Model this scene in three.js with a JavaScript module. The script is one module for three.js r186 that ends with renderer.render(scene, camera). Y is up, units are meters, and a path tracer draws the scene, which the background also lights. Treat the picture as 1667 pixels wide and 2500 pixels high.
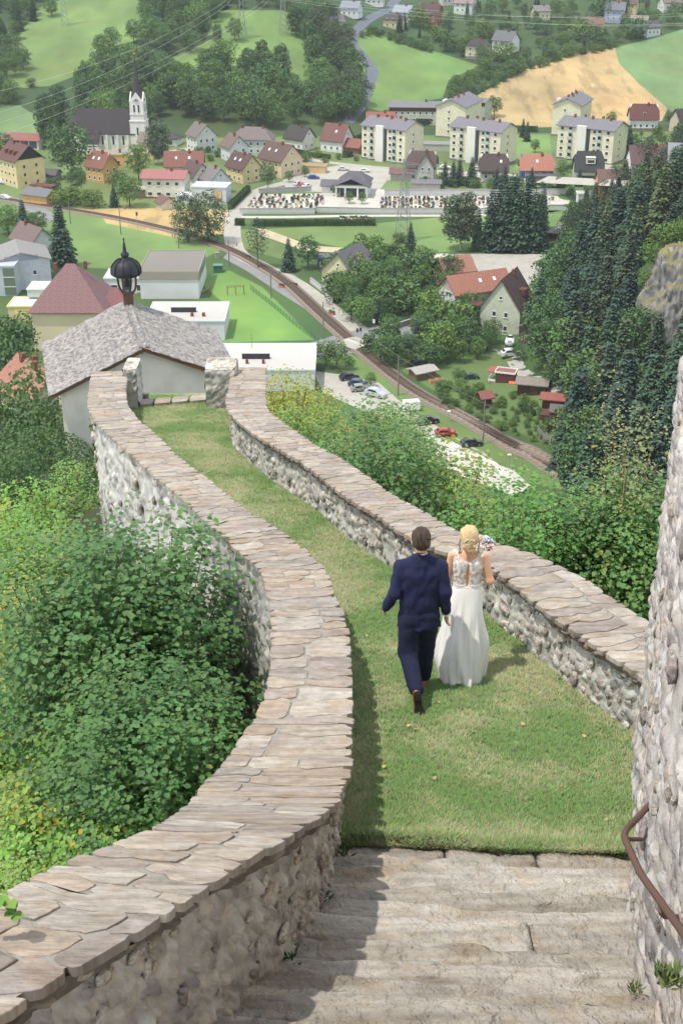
import * as THREE from 'three';
import { mergeGeometries, mergeVertices } from 'three/addons/utils/BufferGeometryUtils.js';
import { ImprovedNoise } from 'three/addons/math/ImprovedNoise.js';

// ---------------------------------------------------------------- camera, sky, sun, exposure
const FOCAL = 3113, PITCH = 26.5 * Math.PI / 180, EYE = 101;       // focal length in picture rows of 2500, eye height over the valley floor
const scene = new THREE.Scene();
const camera = new THREE.PerspectiveCamera(2 * Math.atan(1250 / FOCAL) * 180 / Math.PI, 682 / 1024, 0.2, 4000);
camera.position.set(0, EYE, 0);
camera.rotation.x = -PITCH;
scene.add(camera);
const SUN = new THREE.Vector3(-0.36, 1, 0.21).normalize();
{
  const W = 128, H = 64, data = new Float32Array(W * H * 4);
  for (let r = 0; r < H; r++) {
    const up = ((r + 0.5) / H - 0.5) * Math.PI, s = Math.max(0, Math.sin(up)), k = Math.pow(1 - s, 2.2);
    for (let c = 0; c < W; c++) {
      const o = (r * W + c) * 4;
      data[o] = 0.52 + 0.36 * k; data[o + 1] = 0.58 + 0.32 * k; data[o + 2] = 0.68 + 0.24 * k; data[o + 3] = 1;
    }
  }
  const sky = new THREE.DataTexture(data, W, H, THREE.RGBAFormat, THREE.FloatType);
  sky.mapping = THREE.EquirectangularReflectionMapping; sky.magFilter = THREE.LinearFilter; sky.needsUpdate = true;
  scene.background = sky; scene.environment = sky;
  scene.backgroundIntensity = 1.4; scene.environmentIntensity = 1.4;
}
const sun = new THREE.DirectionalLight(new THREE.Color(1.0, 0.94, 0.84), 3.1);
sun.position.copy(SUN).multiplyScalar(600).add(new THREE.Vector3(0, 0, -300));
sun.target.position.set(0, 0, -300); scene.add(sun.target);
sun.castShadow = true; sun.shadow.radius = 1.6; sun.shadow.mapSize.set(4096, 4096);
Object.assign(sun.shadow.camera, { left: -500, right: 500, top: 600, bottom: -600, near: 1, far: 1600 });
scene.add(sun);
const renderer = new THREE.WebGLRenderer({ antialias: true });
renderer.toneMapping = THREE.LinearToneMapping;
renderer.toneMappingExposure = 1.26;
renderer.shadowMap.enabled = true;
scene.fog = new THREE.FogExp2(new THREE.Color(0.80, 0.87, 0.92), 0.00010);

// ---------------------------------------------------------------- helpers
const perlin = new ImprovedNoise();
const N3 = (x, y, z) => perlin.noise(x + 31.7, y + 17.3, z + 9.1);
const fbm = (x, y, z, o = 4) => { let s = 0, a = 0.5, f = 1; for (let i = 0; i < o; i++) { s += a * N3(x * f, y * f, z * f); f *= 2.03; a *= 0.5; } return s; };
function rng(seed) { let a = seed >>> 0; return () => { a = (a + 0x6d2b79f5) | 0; let t = Math.imul(a ^ (a >>> 15), 1 | a); t = (t + Math.imul(t ^ (t >>> 7), 61 | t)) ^ t; return ((t ^ (t >>> 14)) >>> 0) / 4294967296; }; }
const R = rng(20);
const lerp = (a, b, t) => a + (b - a) * t, clamp = (x, a, b) => Math.min(b, Math.max(a, x)), sstep = (a, b, x) => { const t = clamp((x - a) / (b - a), 0, 1); return t * t * (3 - 2 * t); };
const soft = (x, k) => (x / k > 30 ? x : Math.log(1 + Math.exp(x / k)) * k);
const table = (pts) => (x) => { if (x <= pts[0][0]) return pts[0][1]; for (let i = 1; i < pts.length; i++) if (x <= pts[i][0]) return lerp(pts[i - 1][1], pts[i][1], (x - pts[i - 1][0]) / (pts[i][0] - pts[i - 1][0])); return pts[pts.length - 1][1]; };
const V = (x, y, z) => new THREE.Vector3(x, y, z);
const counts = {};
const numbered = (n) => { const k = counts[n] = (counts[n] ?? -1) + 1; return k ? `${n}_${String(k).padStart(3, '0')}` : n; };
function tag(o, label, category, group) { o.userData.label = label; o.userData.category = category; if (group) o.userData.group = group; return o; }
function thing(name, label, category, pos, yaw = 0, group) {
  const o = new THREE.Group(); o.name = numbered(name); if (pos) o.position.copy(pos); o.rotation.y = yaw; scene.add(o); return tag(o, label, category, group);
}
function part(name, geo, mat, parent) { const m = new THREE.Mesh(geo, mat); m.name = name; parent.add(m); return m; }
function struct(name, geo, mat) { const m = new THREE.Mesh(geo, mat); m.name = numbered(name); m.userData.kind = 'structure'; scene.add(m); return m; }
function copyOf(o, label, group) { const c = o.clone(); c.name = numbered(o.userData.base ?? o.name.replace(/_\d{3}$/, '')); if (label) c.userData.label = label; if (group) c.userData.group = group; scene.add(c); return c; }

// rays through the picture's pixels (1667 x 2500); z is the distance along the optical axis
const SP = Math.sin(PITCH), CP = Math.cos(PITCH);
const ray = (px, py) => { const u = (px - 833.5) / FOCAL, v = (py - 1250) / FOCAL; return V(u, -(SP + CP * v), -(CP - SP * v)); };
const atZ = (px, py, z) => ray(px, py).multiplyScalar(z).add(V(0, EYE, 0));
const onLevel = (px, py, y) => { const r = ray(px, py); return r.multiplyScalar((y - EYE) / r.y).add(V(0, EYE, 0)); };
function hit(px, py, height, z0, z1, dz) {         // first point of the ray below height(x, d)
  const r = ray(px, py); let a = z0;
  for (let z = z0; z < z1; z += dz) {
    if (EYE + r.y * z < height(r.x * z, -r.z * z)) { let b = z; for (let i = 0; i < 20; i++) { const m = (a + b) / 2; if (EYE + r.y * m < height(r.x * m, -r.z * m)) b = m; else a = m; } break; }
    a = z;
  }
  return r.multiplyScalar(a).add(V(0, EYE, 0));
}
const pixelOf = (p) => { const dy = p.y - EYE, d = -p.z, z = d * CP - dy * SP; return [833.5 + p.x / z * FOCAL, 1250 + (-dy * CP - d * SP) / z * FOCAL, z]; };

// tiling value noise and textures
function lattice(n, seed) { const r = rng(seed), a = new Float32Array(n * n); for (let i = 0; i < a.length; i++) a[i] = r(); return a; }
function tileNoise(nx, ny, seed) {
  const r = rng(seed), a = new Float32Array(nx * ny); for (let i = 0; i < a.length; i++) a[i] = r();
  return (u, v) => { const x = u * nx, y = v * ny, x0 = Math.floor(x), y0 = Math.floor(y), fx = x - x0, fy = y - y0, sx = fx * fx * (3 - 2 * fx), sy = fy * fy * (3 - 2 * fy); const g = (i, j) => a[((j % ny) + ny) % ny * nx + ((i % nx) + nx) % nx]; return lerp(lerp(g(x0, y0), g(x0 + 1, y0), sx), lerp(g(x0, y0 + 1), g(x0 + 1, y0 + 1), sx), sy); };
}
function tileFbm(nx, ny, oct, seed) { const ns = []; for (let i = 0; i < oct; i++) ns.push(tileNoise(nx << i, ny << i, seed + i)); return (u, v) => { let s = 0, a = 0.5, t = 0; for (const n of ns) { s += a * n(u, v); t += a; a *= 0.6; } return s / t; }; }
function texture(size, fn, srgb = true) {
  const d = new Uint8Array(size * size * 4);
  for (let y = 0; y < size; y++) for (let x = 0; x < size; x++) { const c = fn((x + 0.5) / size, (y + 0.5) / size), o = (y * size + x) * 4; for (let k = 0; k < 3; k++) d[o + k] = clamp(Math.round((c.length ? c[k] : c) * 255), 0, 255); d[o + 3] = 255; }
  const t = new THREE.DataTexture(d, size, size); t.wrapS = t.wrapT = THREE.RepeatWrapping; t.magFilter = THREE.LinearFilter; t.minFilter = THREE.LinearMipmapLinearFilter; t.generateMipmaps = true; if (srgb) t.colorSpace = THREE.SRGBColorSpace; t.needsUpdate = true; return t;
}
const scaled = (t, sx, sy = sx) => { const c = t.clone(); c.repeat.set(sx, sy); c.needsUpdate = true; return c; };
const nA = tileFbm(6, 6, 5, 11), nB = tileFbm(5, 28, 5, 31), nC = tileFbm(24, 24, 4, 51), nD = tileFbm(3, 9, 4, 71);
const TEX = {
  mottle: texture(512, (u, v) => 0.80 + 0.24 * (0.6 * nA(u, v) + 0.4 * nC(u, v))),
  mottleBump: texture(512, (u, v) => 0.5 * nA(u, v) + 0.5 * nC(u, v), false),
  streak: texture(512, (u, v) => { const a = nB(u, v), b = nD(u, v), c = nC(u, v), t = clamp(0.55 + 1.0 * (a - 0.5) + 0.6 * (b - 0.5) + 0.3 * (c - 0.5), 0, 1), w = sstep(0.42, 0.62, nD(v, u)); return [0.66 + 0.34 * t, 0.63 + 0.36 * t - 0.02 * w, 0.60 + 0.39 * t - 0.05 * w]; }),
  streakBump: texture(512, (u, v) => 0.7 * nB(u, v) + 0.3 * nC(u, v), false),
  rubble: texture(512, (u, v) => { const a = nA(u, v), c = nC(u, v); const t = clamp(0.5 + 1.3 * (a - 0.5) + 0.9 * (c - 0.5), 0, 1); return [0.50 + 0.48 * t, 0.48 + 0.49 * t, 0.45 + 0.51 * t]; }),
  tiles: texture(256, (u, v) => { const row = Math.floor(v * 16), x = u * 12 + (row % 2) * 0.5, col = Math.floor(x), fx = x - col, fy = v * 16 - row; const h = ((row * 73 + (col % 12) * 151) % 97) / 97; const e = Math.min(fx, 1 - fx) < 0.06 || fy < 0.12 ? 0.72 : 1; return e * (0.80 + 0.17 * h); }),
  tilesBump: texture(256, (u, v) => { const row = Math.floor(v * 16), x = u * 12 + (row % 2) * 0.5, fx = x - Math.floor(x), fy = v * 16 - row; return Math.min(fx, 1 - fx) < 0.06 ? 0.2 : 0.3 + 0.7 * fy; }, false),
  flag: texture(512, (u, v) => { const a = nB(u, v), b = nD(u, v), c = nC(u, v), e = nA(u, v), t = clamp(0.56 + 0.8 * (a - 0.5) + 0.5 * (b - 0.5) + 0.5 * (c - 0.5), 0, 1), w = sstep(0.5, 0.68, nA(v, u)), g = sstep(0.55, 0.75, e) * 0.5; const o = [0.64 + 0.36 * t, 0.61 + 0.38 * t - 0.03 * w, 0.58 + 0.40 * t - 0.07 * w]; return o.map((q) => lerp(q, 0.62 + 0.2 * c, g)); }),
  worn: texture(512, (u, v) => { const a = nA(u, v), c = nC(u, v), b = nA(v, u), d = nB(u, v), t = clamp(0.55 + 1.1 * (a - 0.5) + 0.7 * (c - 0.5) + 0.35 * (d - 0.5), 0, 1), w = sstep(0.48, 0.66, b); return [0.60 + 0.40 * t, 0.57 + 0.42 * t - 0.03 * w, 0.53 + 0.44 * t - 0.08 * w]; }),
  wood: texture(256, (u, v) => { const p = v * 8, f = p - Math.floor(p); const g = nB(u, v); return (f < 0.06 ? 0.5 : 1) * (0.7 + 0.3 * g); }),
};
const mats = {};
function material(color, kind = 'plain', rough = 0.9, extra = {}) {
  const key = color + kind + rough + JSON.stringify(extra);
  if (mats[key]) return mats[key];
  const m = new THREE.MeshStandardMaterial({ roughness: rough, side: THREE.DoubleSide, ...extra });
  m.color.set(color);
  if (kind === 'plaster') { m.map = scaled(TEX.mottle, 0.12); m.bumpMap = scaled(TEX.mottleBump, 0.4); m.bumpScale = 0.01; }
  if (kind === 'tile') { m.map = scaled(TEX.tiles, 1 / 3.6, 1 / 5.6); m.bumpMap = scaled(TEX.tilesBump, 1 / 3.6, 1 / 5.6); m.bumpScale = 0.03; }
  if (kind === 'wood') { m.map = scaled(TEX.wood, 0.3, 0.8); m.bumpMap = scaled(TEX.wood, 0.3, 0.8); m.bumpScale = 0.01; }
  if (kind === 'gravel') { m.map = scaled(TEX.mottle, 0.05); m.bumpMap = scaled(TEX.mottleBump, 0.6); m.bumpScale = 0.02; }
  return (mats[key] = m);
}
const boxGeos = {};
function box(w, h, d, x = 0, y = 0, z = 0) { const g = new THREE.BoxGeometry(w, h, d); g.translate(x, y, z); return g; }
const merge = (list) => mergeGeometries(list.map((g) => (g.index ? g.toNonIndexed() : g)).map((g) => { for (const k of Object.keys(g.attributes)) if (!['position', 'normal', 'uv'].includes(k)) g.deleteAttribute(k); if (!g.attributes.uv) g.setAttribute('uv', new THREE.BufferAttribute(new Float32Array(g.attributes.position.count * 2), 2)); return g; }));
function geoFrom(pos, idx, col, uv) {
  const g = new THREE.BufferGeometry(); g.setAttribute('position', new THREE.Float32BufferAttribute(pos, 3)); if (idx) g.setIndex(idx);
  if (col) g.setAttribute('color', new THREE.Float32BufferAttribute(col, 3)); if (uv) g.setAttribute('uv', new THREE.Float32BufferAttribute(uv, 2)); g.computeVertexNormals(); return g;
}
const linear = (c) => { const k = new THREE.Color(c); return [k.r, k.g, k.b]; };

// leaves
function leafSet() { return { pos: [], col: [], idx: [] }; }
function addLeaf(L, p, dir, nor, len, wid, c, round = false) {      // one folded leaf: base at p, pointing along dir
  const s = dir.clone().cross(nor).normalize(), i = L.pos.length / 3, fold = nor.clone().multiplyScalar(wid * 0.22);
  const v = (a, b, f) => { L.pos.push(p.x + dir.x * a + s.x * b + fold.x * f, p.y + dir.y * a + s.y * b + fold.y * f, p.z + dir.z * a + s.z * b + fold.z * f); L.col.push(...c); };
  if (round) { v(0, 0, 0); v(len * 0.3, wid * 0.5, 1); v(len * 0.72, wid * 0.42, 1); v(len, 0, -0.3); v(len * 0.72, -wid * 0.42, 1); v(len * 0.3, -wid * 0.5, 1); L.idx.push(i, i + 1, i + 2, i, i + 2, i + 3, i, i + 3, i + 4, i, i + 4, i + 5); } else { v(0, 0, 0); v(len * 0.5, wid * 0.5, 1); v(len, 0, 0); v(len * 0.5, -wid * 0.5, 1); L.idx.push(i, i + 1, i + 2, i, i + 2, i + 3); }
}
const rdir = (r) => { const z = r() * 2 - 1, a = r() * 6.2832, q = Math.sqrt(1 - z * z); return V(q * Math.cos(a), z, q * Math.sin(a)); };
const leafGeo = (L) => geoFrom(L.pos, L.idx, L.col);
const tint = (r, c, v) => { const k = 1 + (r() - 0.5) * v; return [c[0] * k * (1 + (r() - 0.5) * 0.25), c[1] * k, c[2] * k * (1 + (r() - 0.5) * 0.3)]; };
const farLeaf = new THREE.MeshStandardMaterial({ vertexColors: true, roughness: 0.8, side: THREE.DoubleSide });

// ---------------------------------------------------------------- terrain
// the path that leads down from the steps: drop below the eye at distance d ahead
const pathDrop = (d) => 5.317 + 0.182 * d - 0.303 * soft(7.6 - d, 0.16);
const pathMid = (d) => (d > 7.6 ? 1.1 - 0.257 * (d - 7.6) : 1.1 + 0.2 * (d - 7.6));
const hillLeft = table([[25, 0], [39, 7.2], [60, 21], [120, 49], [170, 70], [205, 92], [230, 120]]);
const hillRight = table([[25, 0.3], [39, 5], [60, 22], [120, 62], [170, 88], [190, 110]]);
function castleHill(x, d) {
  const e = Math.max(0, Math.abs(x - pathMid(Math.min(d, 25))) - 1.7), r = sstep(-2, 4, x - pathMid(Math.min(d, 30)));
  const out = lerp(0.38 * e + 0.5 * soft(e - 6, 1.5), 0.36 * e + 0.45 * soft(e - 6, 1.5), r);
  return EYE - (pathDrop(clamp(d, -2, 25)) + 2.3 + out * (1 - 0.75 * sstep(60, 140, d)) + lerp(hillLeft(d), hillRight(d), r)) + 0.35 * fbm(x * 0.25, d * 0.25, 3);
}
const woodFoot = table([[150, 36], [200, 41], [240, 47], [290, 47], [345, 60], [440, 86], [520, 135], [600, 260], [800, 500]]);
function valley(x, d) {
  const left = sstep(60, -60, x), d0 = lerp(598, 548, left), slope = lerp(0.135, 0.215, left);
  let h = slope * soft(d - d0, 14) + 4 * fbm(x * 0.006, d * 0.006, 7) * sstep(620, 760, d);
  h += sstep(700, 1300, d) * 60;
  const w = 0.85 * soft(x - woodFoot(d), 5) - 0.2;
  if (w > 0) h += 75 * (1 - Math.exp(-w / 75)) + 1.5 * fbm(x * 0.08, d * 0.08, 2);
  return h;
}
const terrain = (x, d) => Math.max(valley(x, d), castleHill(x, d));
const G = (px, py) => hit(px, py, valley, 60, 1700, 3);             // ground point of the valley seen at a pixel
const up = (p, h) => V(p.x, p.y + h, p.z);

// land use, painted in plan
const LAND = { x0: -340, x1: 340, d0: 0, d1: 1100, n: 2048 };
{
  const cv = document.createElement('canvas'); cv.width = cv.height = LAND.n; const c = cv.getContext('2d');
  const tx = (p) => [(p.x - LAND.x0) / (LAND.x1 - LAND.x0) * LAND.n, (-p.z - LAND.d0) / (LAND.d1 - LAND.d0) * LAND.n];
  const poly = (pts, color) => {
    c.beginPath(); let first = true;
    for (let i = 0; i < pts.length; i++) { const a = pts[i], b = pts[(i + 1) % pts.length]; for (let k = 0; k < 6; k++) { const q = tx(G(lerp(a[0], b[0], k / 6), lerp(a[1], b[1], k / 6))); first ? c.moveTo(...q) : c.lineTo(...q); first = false; } }
    c.closePath(); c.fillStyle = color; c.fill();
  };
  c.fillStyle = '#5f8a45'; c.fillRect(0, 0, LAND.n, LAND.n);
  c.fillStyle = '#4c5f33'; c.fillRect(0, 0, LAND.n, LAND.n * 205 / 1100);                        // scrubby castle hill
  poly([[-40, -20], [1700, -20], [1700, 330], [900, 330], [700, 330], [-40, 360]], '#587a48');     // wooded and built slopes
  const meadow = '#9bbf6c', bright = '#97c468', tan = '#dcc08a';
  poly([[15, 205], [30, 110], [95, 20], [175, -10], [365, -10], [362, 60], [330, 100], [240, 120], [200, 180], [120, 210], [60, 215]], meadow);
  poly([[-20, 250], [50, 258], [100, 290], [100, 335], [-20, 335]], '#97c282');
  poly([[530, 25], [690, 25], [760, 60], [762, 205], [720, 208], [690, 180], [600, 165], [470, 170], [420, 140], [500, 105]], bright);
  poly([[855, 80], [905, 70], [975, 95], [1060, 125], [1170, 160], [1095, 195], [1080, 240], [1000, 252], [930, 272], [885, 260], [905, 200], [900, 160], [870, 120]], bright);
  poly([[868, 140], [893, 160], [890, 200], [865, 235], [862, 190]], bright);
  poly([[1165, 232], [1260, 178], [1360, 138], [1500, 116], [1510, 150], [1560, 205], [1630, 262], [1615, 295], [1560, 305], [1280, 312], [1200, 300]], tan);
  poly([[1500, 116], [1600, 92], [1700, 60], [1700, 300], [1640, 275], [1560, 205], [1510, 155]], '#93c07c');
  // valley floor
  poly([[-30, 345], [1700, 320], [1700, 475], [1240, 470], [590, 520], [-30, 520]], '#8cac66');
  poly([[1230, 330], [1340, 330], [1350, 400], [1260, 410]], '#9fc56a');
  poly([[100, 505], [240, 515], [560, 600], [480, 640], [330, 660], [160, 650], [95, 560]], '#93c06a');
  poly([[240, 512], [420, 508], [555, 520], [562, 570], [420, 578], [260, 545]], '#d6bd82');
  poly([[100, 508], [240, 510], [420, 508], [565, 512], [560, 570], [430, 562], [280, 535]], '#d2ba80');
  poly([[620, 560], [920, 545], [1180, 520], [1300, 515], [1440, 510], [1390, 545], [1280, 600], [1050, 618], [870, 610], [700, 580]], '#97c26a');
  poly([[570, 560], [620, 560], [700, 600], [720, 640], [640, 620], [580, 600]], '#8aae62');
  poly([[480, 680], [560, 660], [640, 700], [770, 830], [540, 836], [545, 740]], '#8ec860');
  poly([[770, 860], [830, 850], [1330, 1110], [1400, 1200], [1300, 1180], [1000, 1020]], '#92ba64');
  poly([[860, 830], [1130, 780], [1230, 860], [1400, 1010], [1400, 1110], [1150, 1010]], '#88aa60');
  const im = c.getImageData(0, 0, LAND.n, LAND.n), q = im.data, a = tileFbm(40, 40, 4, 5), b = tileFbm(7, 7, 3, 6);
  for (let y = 0; y < LAND.n; y++) for (let x = 0; x < LAND.n; x++) {
    const o = (y * LAND.n + x) * 4, u = x / LAND.n, v = y / LAND.n, isTan = q[o] > q[o + 1], k = 0.50 + 0.26 * a(u, v) + 0.12 * b(u, v), t = (b(v, u) - 0.5) * 26 + (a(v, u) - 0.5) * 22;
    const g0 = 0.3 * q[o] + 0.6 * q[o + 1] + 0.1 * q[o + 2]; for (let z = 0; z < 3; z++) q[o + z] = lerp(q[o + z], g0, 0.12);
    const m = isTan ? 1 - 0.13 * sstep(0.56, 0.72, nB(v * 9 % 1, u * 5 % 1)) : 1;
    q[o] = clamp((q[o] + t) * k * m * (isTan ? 1.14 : 1), 0, 255); q[o + 1] = clamp(q[o + 1] * k * m * (isTan ? 1.12 : 1), 0, 255); q[o + 2] = clamp((q[o + 2] - t * 0.3) * k * m * (isTan ? 1.05 : 0.94), 0, 255);
  }
  c.putImageData(im, 0, 0);
  TEX.land = new THREE.CanvasTexture(cv); TEX.land.flipY = false; TEX.land.colorSpace = THREE.SRGBColorSpace; TEX.land.magFilter = THREE.LinearFilter;
}
{
  const pos = [], uv = [], idx = [], nx = 240, ds = [];
  for (let d = -25; d < 60; d += 1.2) ds.push(d);
  for (let d = 60; d < 240; d += 2.4) ds.push(d);
  for (let d = 240; d < 900; d += 4) ds.push(d);
  for (let d = 900; d <= 2600; d += 40) ds.push(d);
  for (const d of ds) for (let i = 0; i <= nx; i++) {
    const u = (i / nx) * 2 - 1, x = (u * 0.55 + u * u * u * 0.45) * (45 + 0.85 * Math.max(0, d));
    pos.push(x, terrain(x, d), -d); uv.push((x - LAND.x0) / (LAND.x1 - LAND.x0), (d - LAND.d0) / (LAND.d1 - LAND.d0));
  }
  for (let r = 0; r < ds.length - 1; r++) for (let i = 0; i < nx; i++) { const a = r * (nx + 1) + i, b = a + nx + 1; idx.push(a, a + 1, b, a + 1, b + 1, b); }
  const m = new THREE.MeshStandardMaterial({ map: TEX.land, roughness: 1, side: THREE.DoubleSide });
  struct('ground', geoFrom(pos, idx, null, uv), m);
}
// roads, yards and paths: sheets laid on the valley floor
function sheet(name, pts, mat, lift) {
  const w = pts.map(([px, py]) => G(px, py)), flat = w.map((p) => new THREE.Vector2(p.x, p.z)), tri = THREE.ShapeUtils.triangulateShape(flat, []);
  const wound = (t) => (flat[t[1]].x - flat[t[0]].x) * (flat[t[2]].y - flat[t[0]].y) - (flat[t[1]].y - flat[t[0]].y) * (flat[t[2]].x - flat[t[0]].x) > 0 ? [t[0], t[2], t[1]] : t;
  return struct(name, geoFrom(w.flatMap((p) => [p.x, p.y + lift, p.z]), tri.map(wound).flat(), null, w.flatMap((p) => [p.x, p.z])), mat);
}
function curvePts(pts, step) { const c = new THREE.CatmullRomCurve3(pts, false, 'centripetal'); return c.getSpacedPoints(Math.max(2, Math.ceil(c.getLength() / step))); }
function ribbonGeo(line, width, heightAt, rows = 1) {               // a draped strip along a line of ground points
  const pos = [], uv = [], idx = []; let s = 0;
  line.forEach((p, i) => {
    const a = line[Math.max(0, i - 1)], b = line[Math.min(line.length - 1, i + 1)], n = V(-(b.z - a.z), 0, b.x - a.x).normalize(); if (i) s += p.distanceTo(line[i - 1]);
    for (let k = 0; k <= rows; k++) { const t = (k / rows - 0.5) * width, q = V(p.x + n.x * t, 0, p.z + n.z * t); pos.push(q.x, heightAt(q.x, -q.z, k / rows), q.z); uv.push(t, s); }
  });
  const c = rows + 1; for (let i = 0; i < line.length - 1; i++) for (let k = 0; k < rows; k++) { const o = i * c + k; idx.push(o, o + 1, o + c, o + 1, o + c + 1, o + c); }
  return geoFrom(pos, idx, null, uv);
}
function road(name, pts, width, mat, lift) {
  const line = curvePts(pts.map(([px, py]) => G(px, py)), 2.5);
  return struct(name, ribbonGeo(line, width, (x, d) => valley(x, d) + lift, 2), mat);
}
const asphalt = material('#8f8f8f', 'gravel'), gravel = material('#b9b4a9', 'gravel'), paleGravel = material('#cdc8bc', 'gravel'), dirtPath = material('#c6b798', 'gravel');
const hillAsphalt = material('#6f7480', 'gravel'), concrete = material('#b7b5ae', 'gravel');
road('road', [[975, -15], [955, 15], [905, 45], [868, 80], [862, 105], [885, 135], [908, 170], [900, 205], [880, 260], [850, 300]], 5.4, hillAsphalt, 0.15);
road('lane', [[1190, 205], [1160, 215], [1145, 240], [1130, 270]], 4.2, asphalt, 0.12);
road('lane', [[-10, 480], [40, 490], [95, 515], [130, 540]], 6, asphalt, 0.03);
road('lane', [[575, 515], [568, 545], [570, 590], [585, 620], [640, 650], [720, 690], [800, 750], [880, 810], [905, 835]], 5.4, gravel, 0.034);
sheet('station_platform', [[560, 612], [640, 640], [720, 672], [800, 738], [900, 815], [850, 812], [770, 770], [690, 720], [600, 660], [545, 630]], asphalt, 0.028);
sheet('crossing_road', [[740, 842], [830, 815], [900, 800], [985, 790], [1065, 760], [1140, 735], [1190, 715], [1170, 745], [1090, 785], [960, 830], [850, 865], [750, 880]], asphalt, 0.04);
sheet('gravel_yard', [[900, 608], [1060, 622], [1250, 618], [1340, 622], [1332, 660], [1300, 712], [1260, 740], [1225, 700], [1130, 668], [1000, 655], [920, 640]], gravel, 0.024);
sheet('gravel_path', [[615, 555], [650, 560], [760, 600], [930, 610], [900, 622], [740, 612], [640, 575]], dirtPath, 0.03);
sheet('parking_yard', [[762, 905], [835, 915], [925, 935], [1000, 1000], [1100, 1062], [1180, 1105], [1260, 1165], [1210, 1200], [1080, 1140], [980, 1060], [880, 1000], [790, 960]], gravel, 0.026);
sheet('service_road', [[1000, 1062], [1070, 1062], [1140, 1095], [1255, 1150], [1300, 1190], [1250, 1210], [1120, 1160], [1020, 1110]], paleGravel, 0.032);
road('garden_lane', [[1215, 850], [1245, 868], [1265, 900], [1310, 930], [1370, 965], [1430, 1010]], 3.4, concrete, 0.03);
sheet('cemetery_ground', [[590, 518], [620, 475], [800, 472], [800, 515]], paleGravel, 0.03);
sheet('cemetery_ground', [[800, 515], [800, 470], [925, 462], [1170, 470], [1400, 470], [1380, 512], [1100, 518], [930, 520]], paleGravel, 0.034);
sheet('village_road', [[700, 465], [690, 440], [760, 415], [850, 400], [960, 410], [1300, 428], [1660, 448], [1660, 462], [1300, 446], [945, 440], [925, 465], [800, 470]], gravel, 0.026);
road('lane', [[575, 515], [600, 490], [640, 462], [720, 440], [760, 420]], 4.6, gravel, 0.036);
road('lane', [[720, 383], [790, 395], [880, 405], [960, 412]], 4, gravel, 0.036);
road('lane', [[500, 360], [460, 365], [420, 372]], 6, gravel, 0.036);
road('lane', [[1490, 440], [1480, 400], [1465, 370], [1450, 350]], 4, gravel, 0.036);
road('lane', [[560, 530], [700, 530], [860, 527], [1110, 526], [1240, 522]], 3.0, paleGravel, 0.03);

// ---------------------------------------------------------------- parapet walls along the grass path
const parapetH = (d) => lerp(1.08, 0.70, sstep(4.6, 8.0, d));
const capDrop = (d) => 5.317 + 0.182 * d - 0.303 * soft(7.5 - d, 0.4) - parapetH(d);
const capPoint = (px, py) => hit(px, py, (x, d) => EYE - capDrop(d), 2, 40, 0.05);
const flat = (pts) => pts.map(([a, b]) => { const p = capPoint(a, b); return [p.x, -p.z]; });
const leftIn = flat([[306, 905], [304, 945], [304, 981], [325, 1016], [379, 1065], [434, 1117], [488, 1160], [542, 1203], [596, 1247], [650, 1279], [705, 1317], [759, 1361], [786, 1393], [802, 1442], [827, 1500], [840, 1543], [845, 1581], [847, 1663], [847, 1735], [845, 1803], [837, 1879], [818, 1934], [786, 1977], [732, 2012], [677, 2047], [623, 2074], [553, 2118], [488, 2161], [417, 2199], [368, 2242], [303, 2280], [217, 2329], [135, 2367], [54, 2427], [0, 2454]]);
const leftOut = flat([[230, 908], [225, 943], [222, 981], [230, 1014], [255, 1044], [293, 1079], [336, 1117], [374, 1149], [396, 1171], [434, 1201], [472, 1231], [504, 1263], [542, 1301], [580, 1334], [623, 1372], [650, 1399], [664, 1431], [669, 1469], [672, 1510], [674, 1581], [672, 1652], [664, 1717], [645, 1760], [607, 1804], [569, 1841], [531, 1885], [488, 1934], [461, 1982], [423, 2009], [390, 2034], [325, 2047], [260, 2075], [190, 2112], [125, 2131], [54, 2167], [0, 2188]]);
const rightIn = flat([[572, 897], [566, 940], [558, 978], [563, 1002], [595, 1033], [644, 1069], [697, 1100], [742, 1127], [800, 1171], [840, 1203], [889, 1234], [943, 1265], [974, 1292], [1005, 1305], [1050, 1332], [1095, 1346], [1150, 1356], [1194, 1375], [1220, 1398], [1281, 1436], [1312, 1471], [1358, 1501], [1392, 1528], [1434, 1555], [1480, 1586], [1519, 1616], [1557, 1635], [1589, 1658], [1640, 1700]]);
const rightOut = flat([[645, 894], [646, 940], [644, 984], [657, 1011], [688, 1033], [729, 1060], [778, 1098], [827, 1118], [862, 1145], [903, 1171], [938, 1203], [996, 1234], [1041, 1256], [1086, 1287], [1108, 1296], [1159, 1318], [1193, 1329], [1235, 1337], [1297, 1356], [1343, 1379], [1381, 1386], [1411, 1407], [1450, 1430], [1488, 1463], [1526, 1494], [1564, 1517], [1595, 1532], [1660, 1570]]);
leftIn.push([-1.75, 2.0], [-2.6, 0.9], [-3.5, 0.1]); leftOut.push([-2.3, 2.75], [-3.2, 1.6], [-4.1, 0.7]);
function smoothLine(pts, step) {
  const line = curvePts(pts.map(([x, d]) => V(x, 0, -d)), step); let out = line;
  for (let k = 0; k < 6; k++) out = out.map((p, i) => (i === 0 || i === out.length - 1 ? p : p.clone().multiplyScalar(0.5).addScaledVector(out[i - 1], 0.25).addScaledVector(out[i + 1], 0.25)));
  return out;
}
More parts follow.
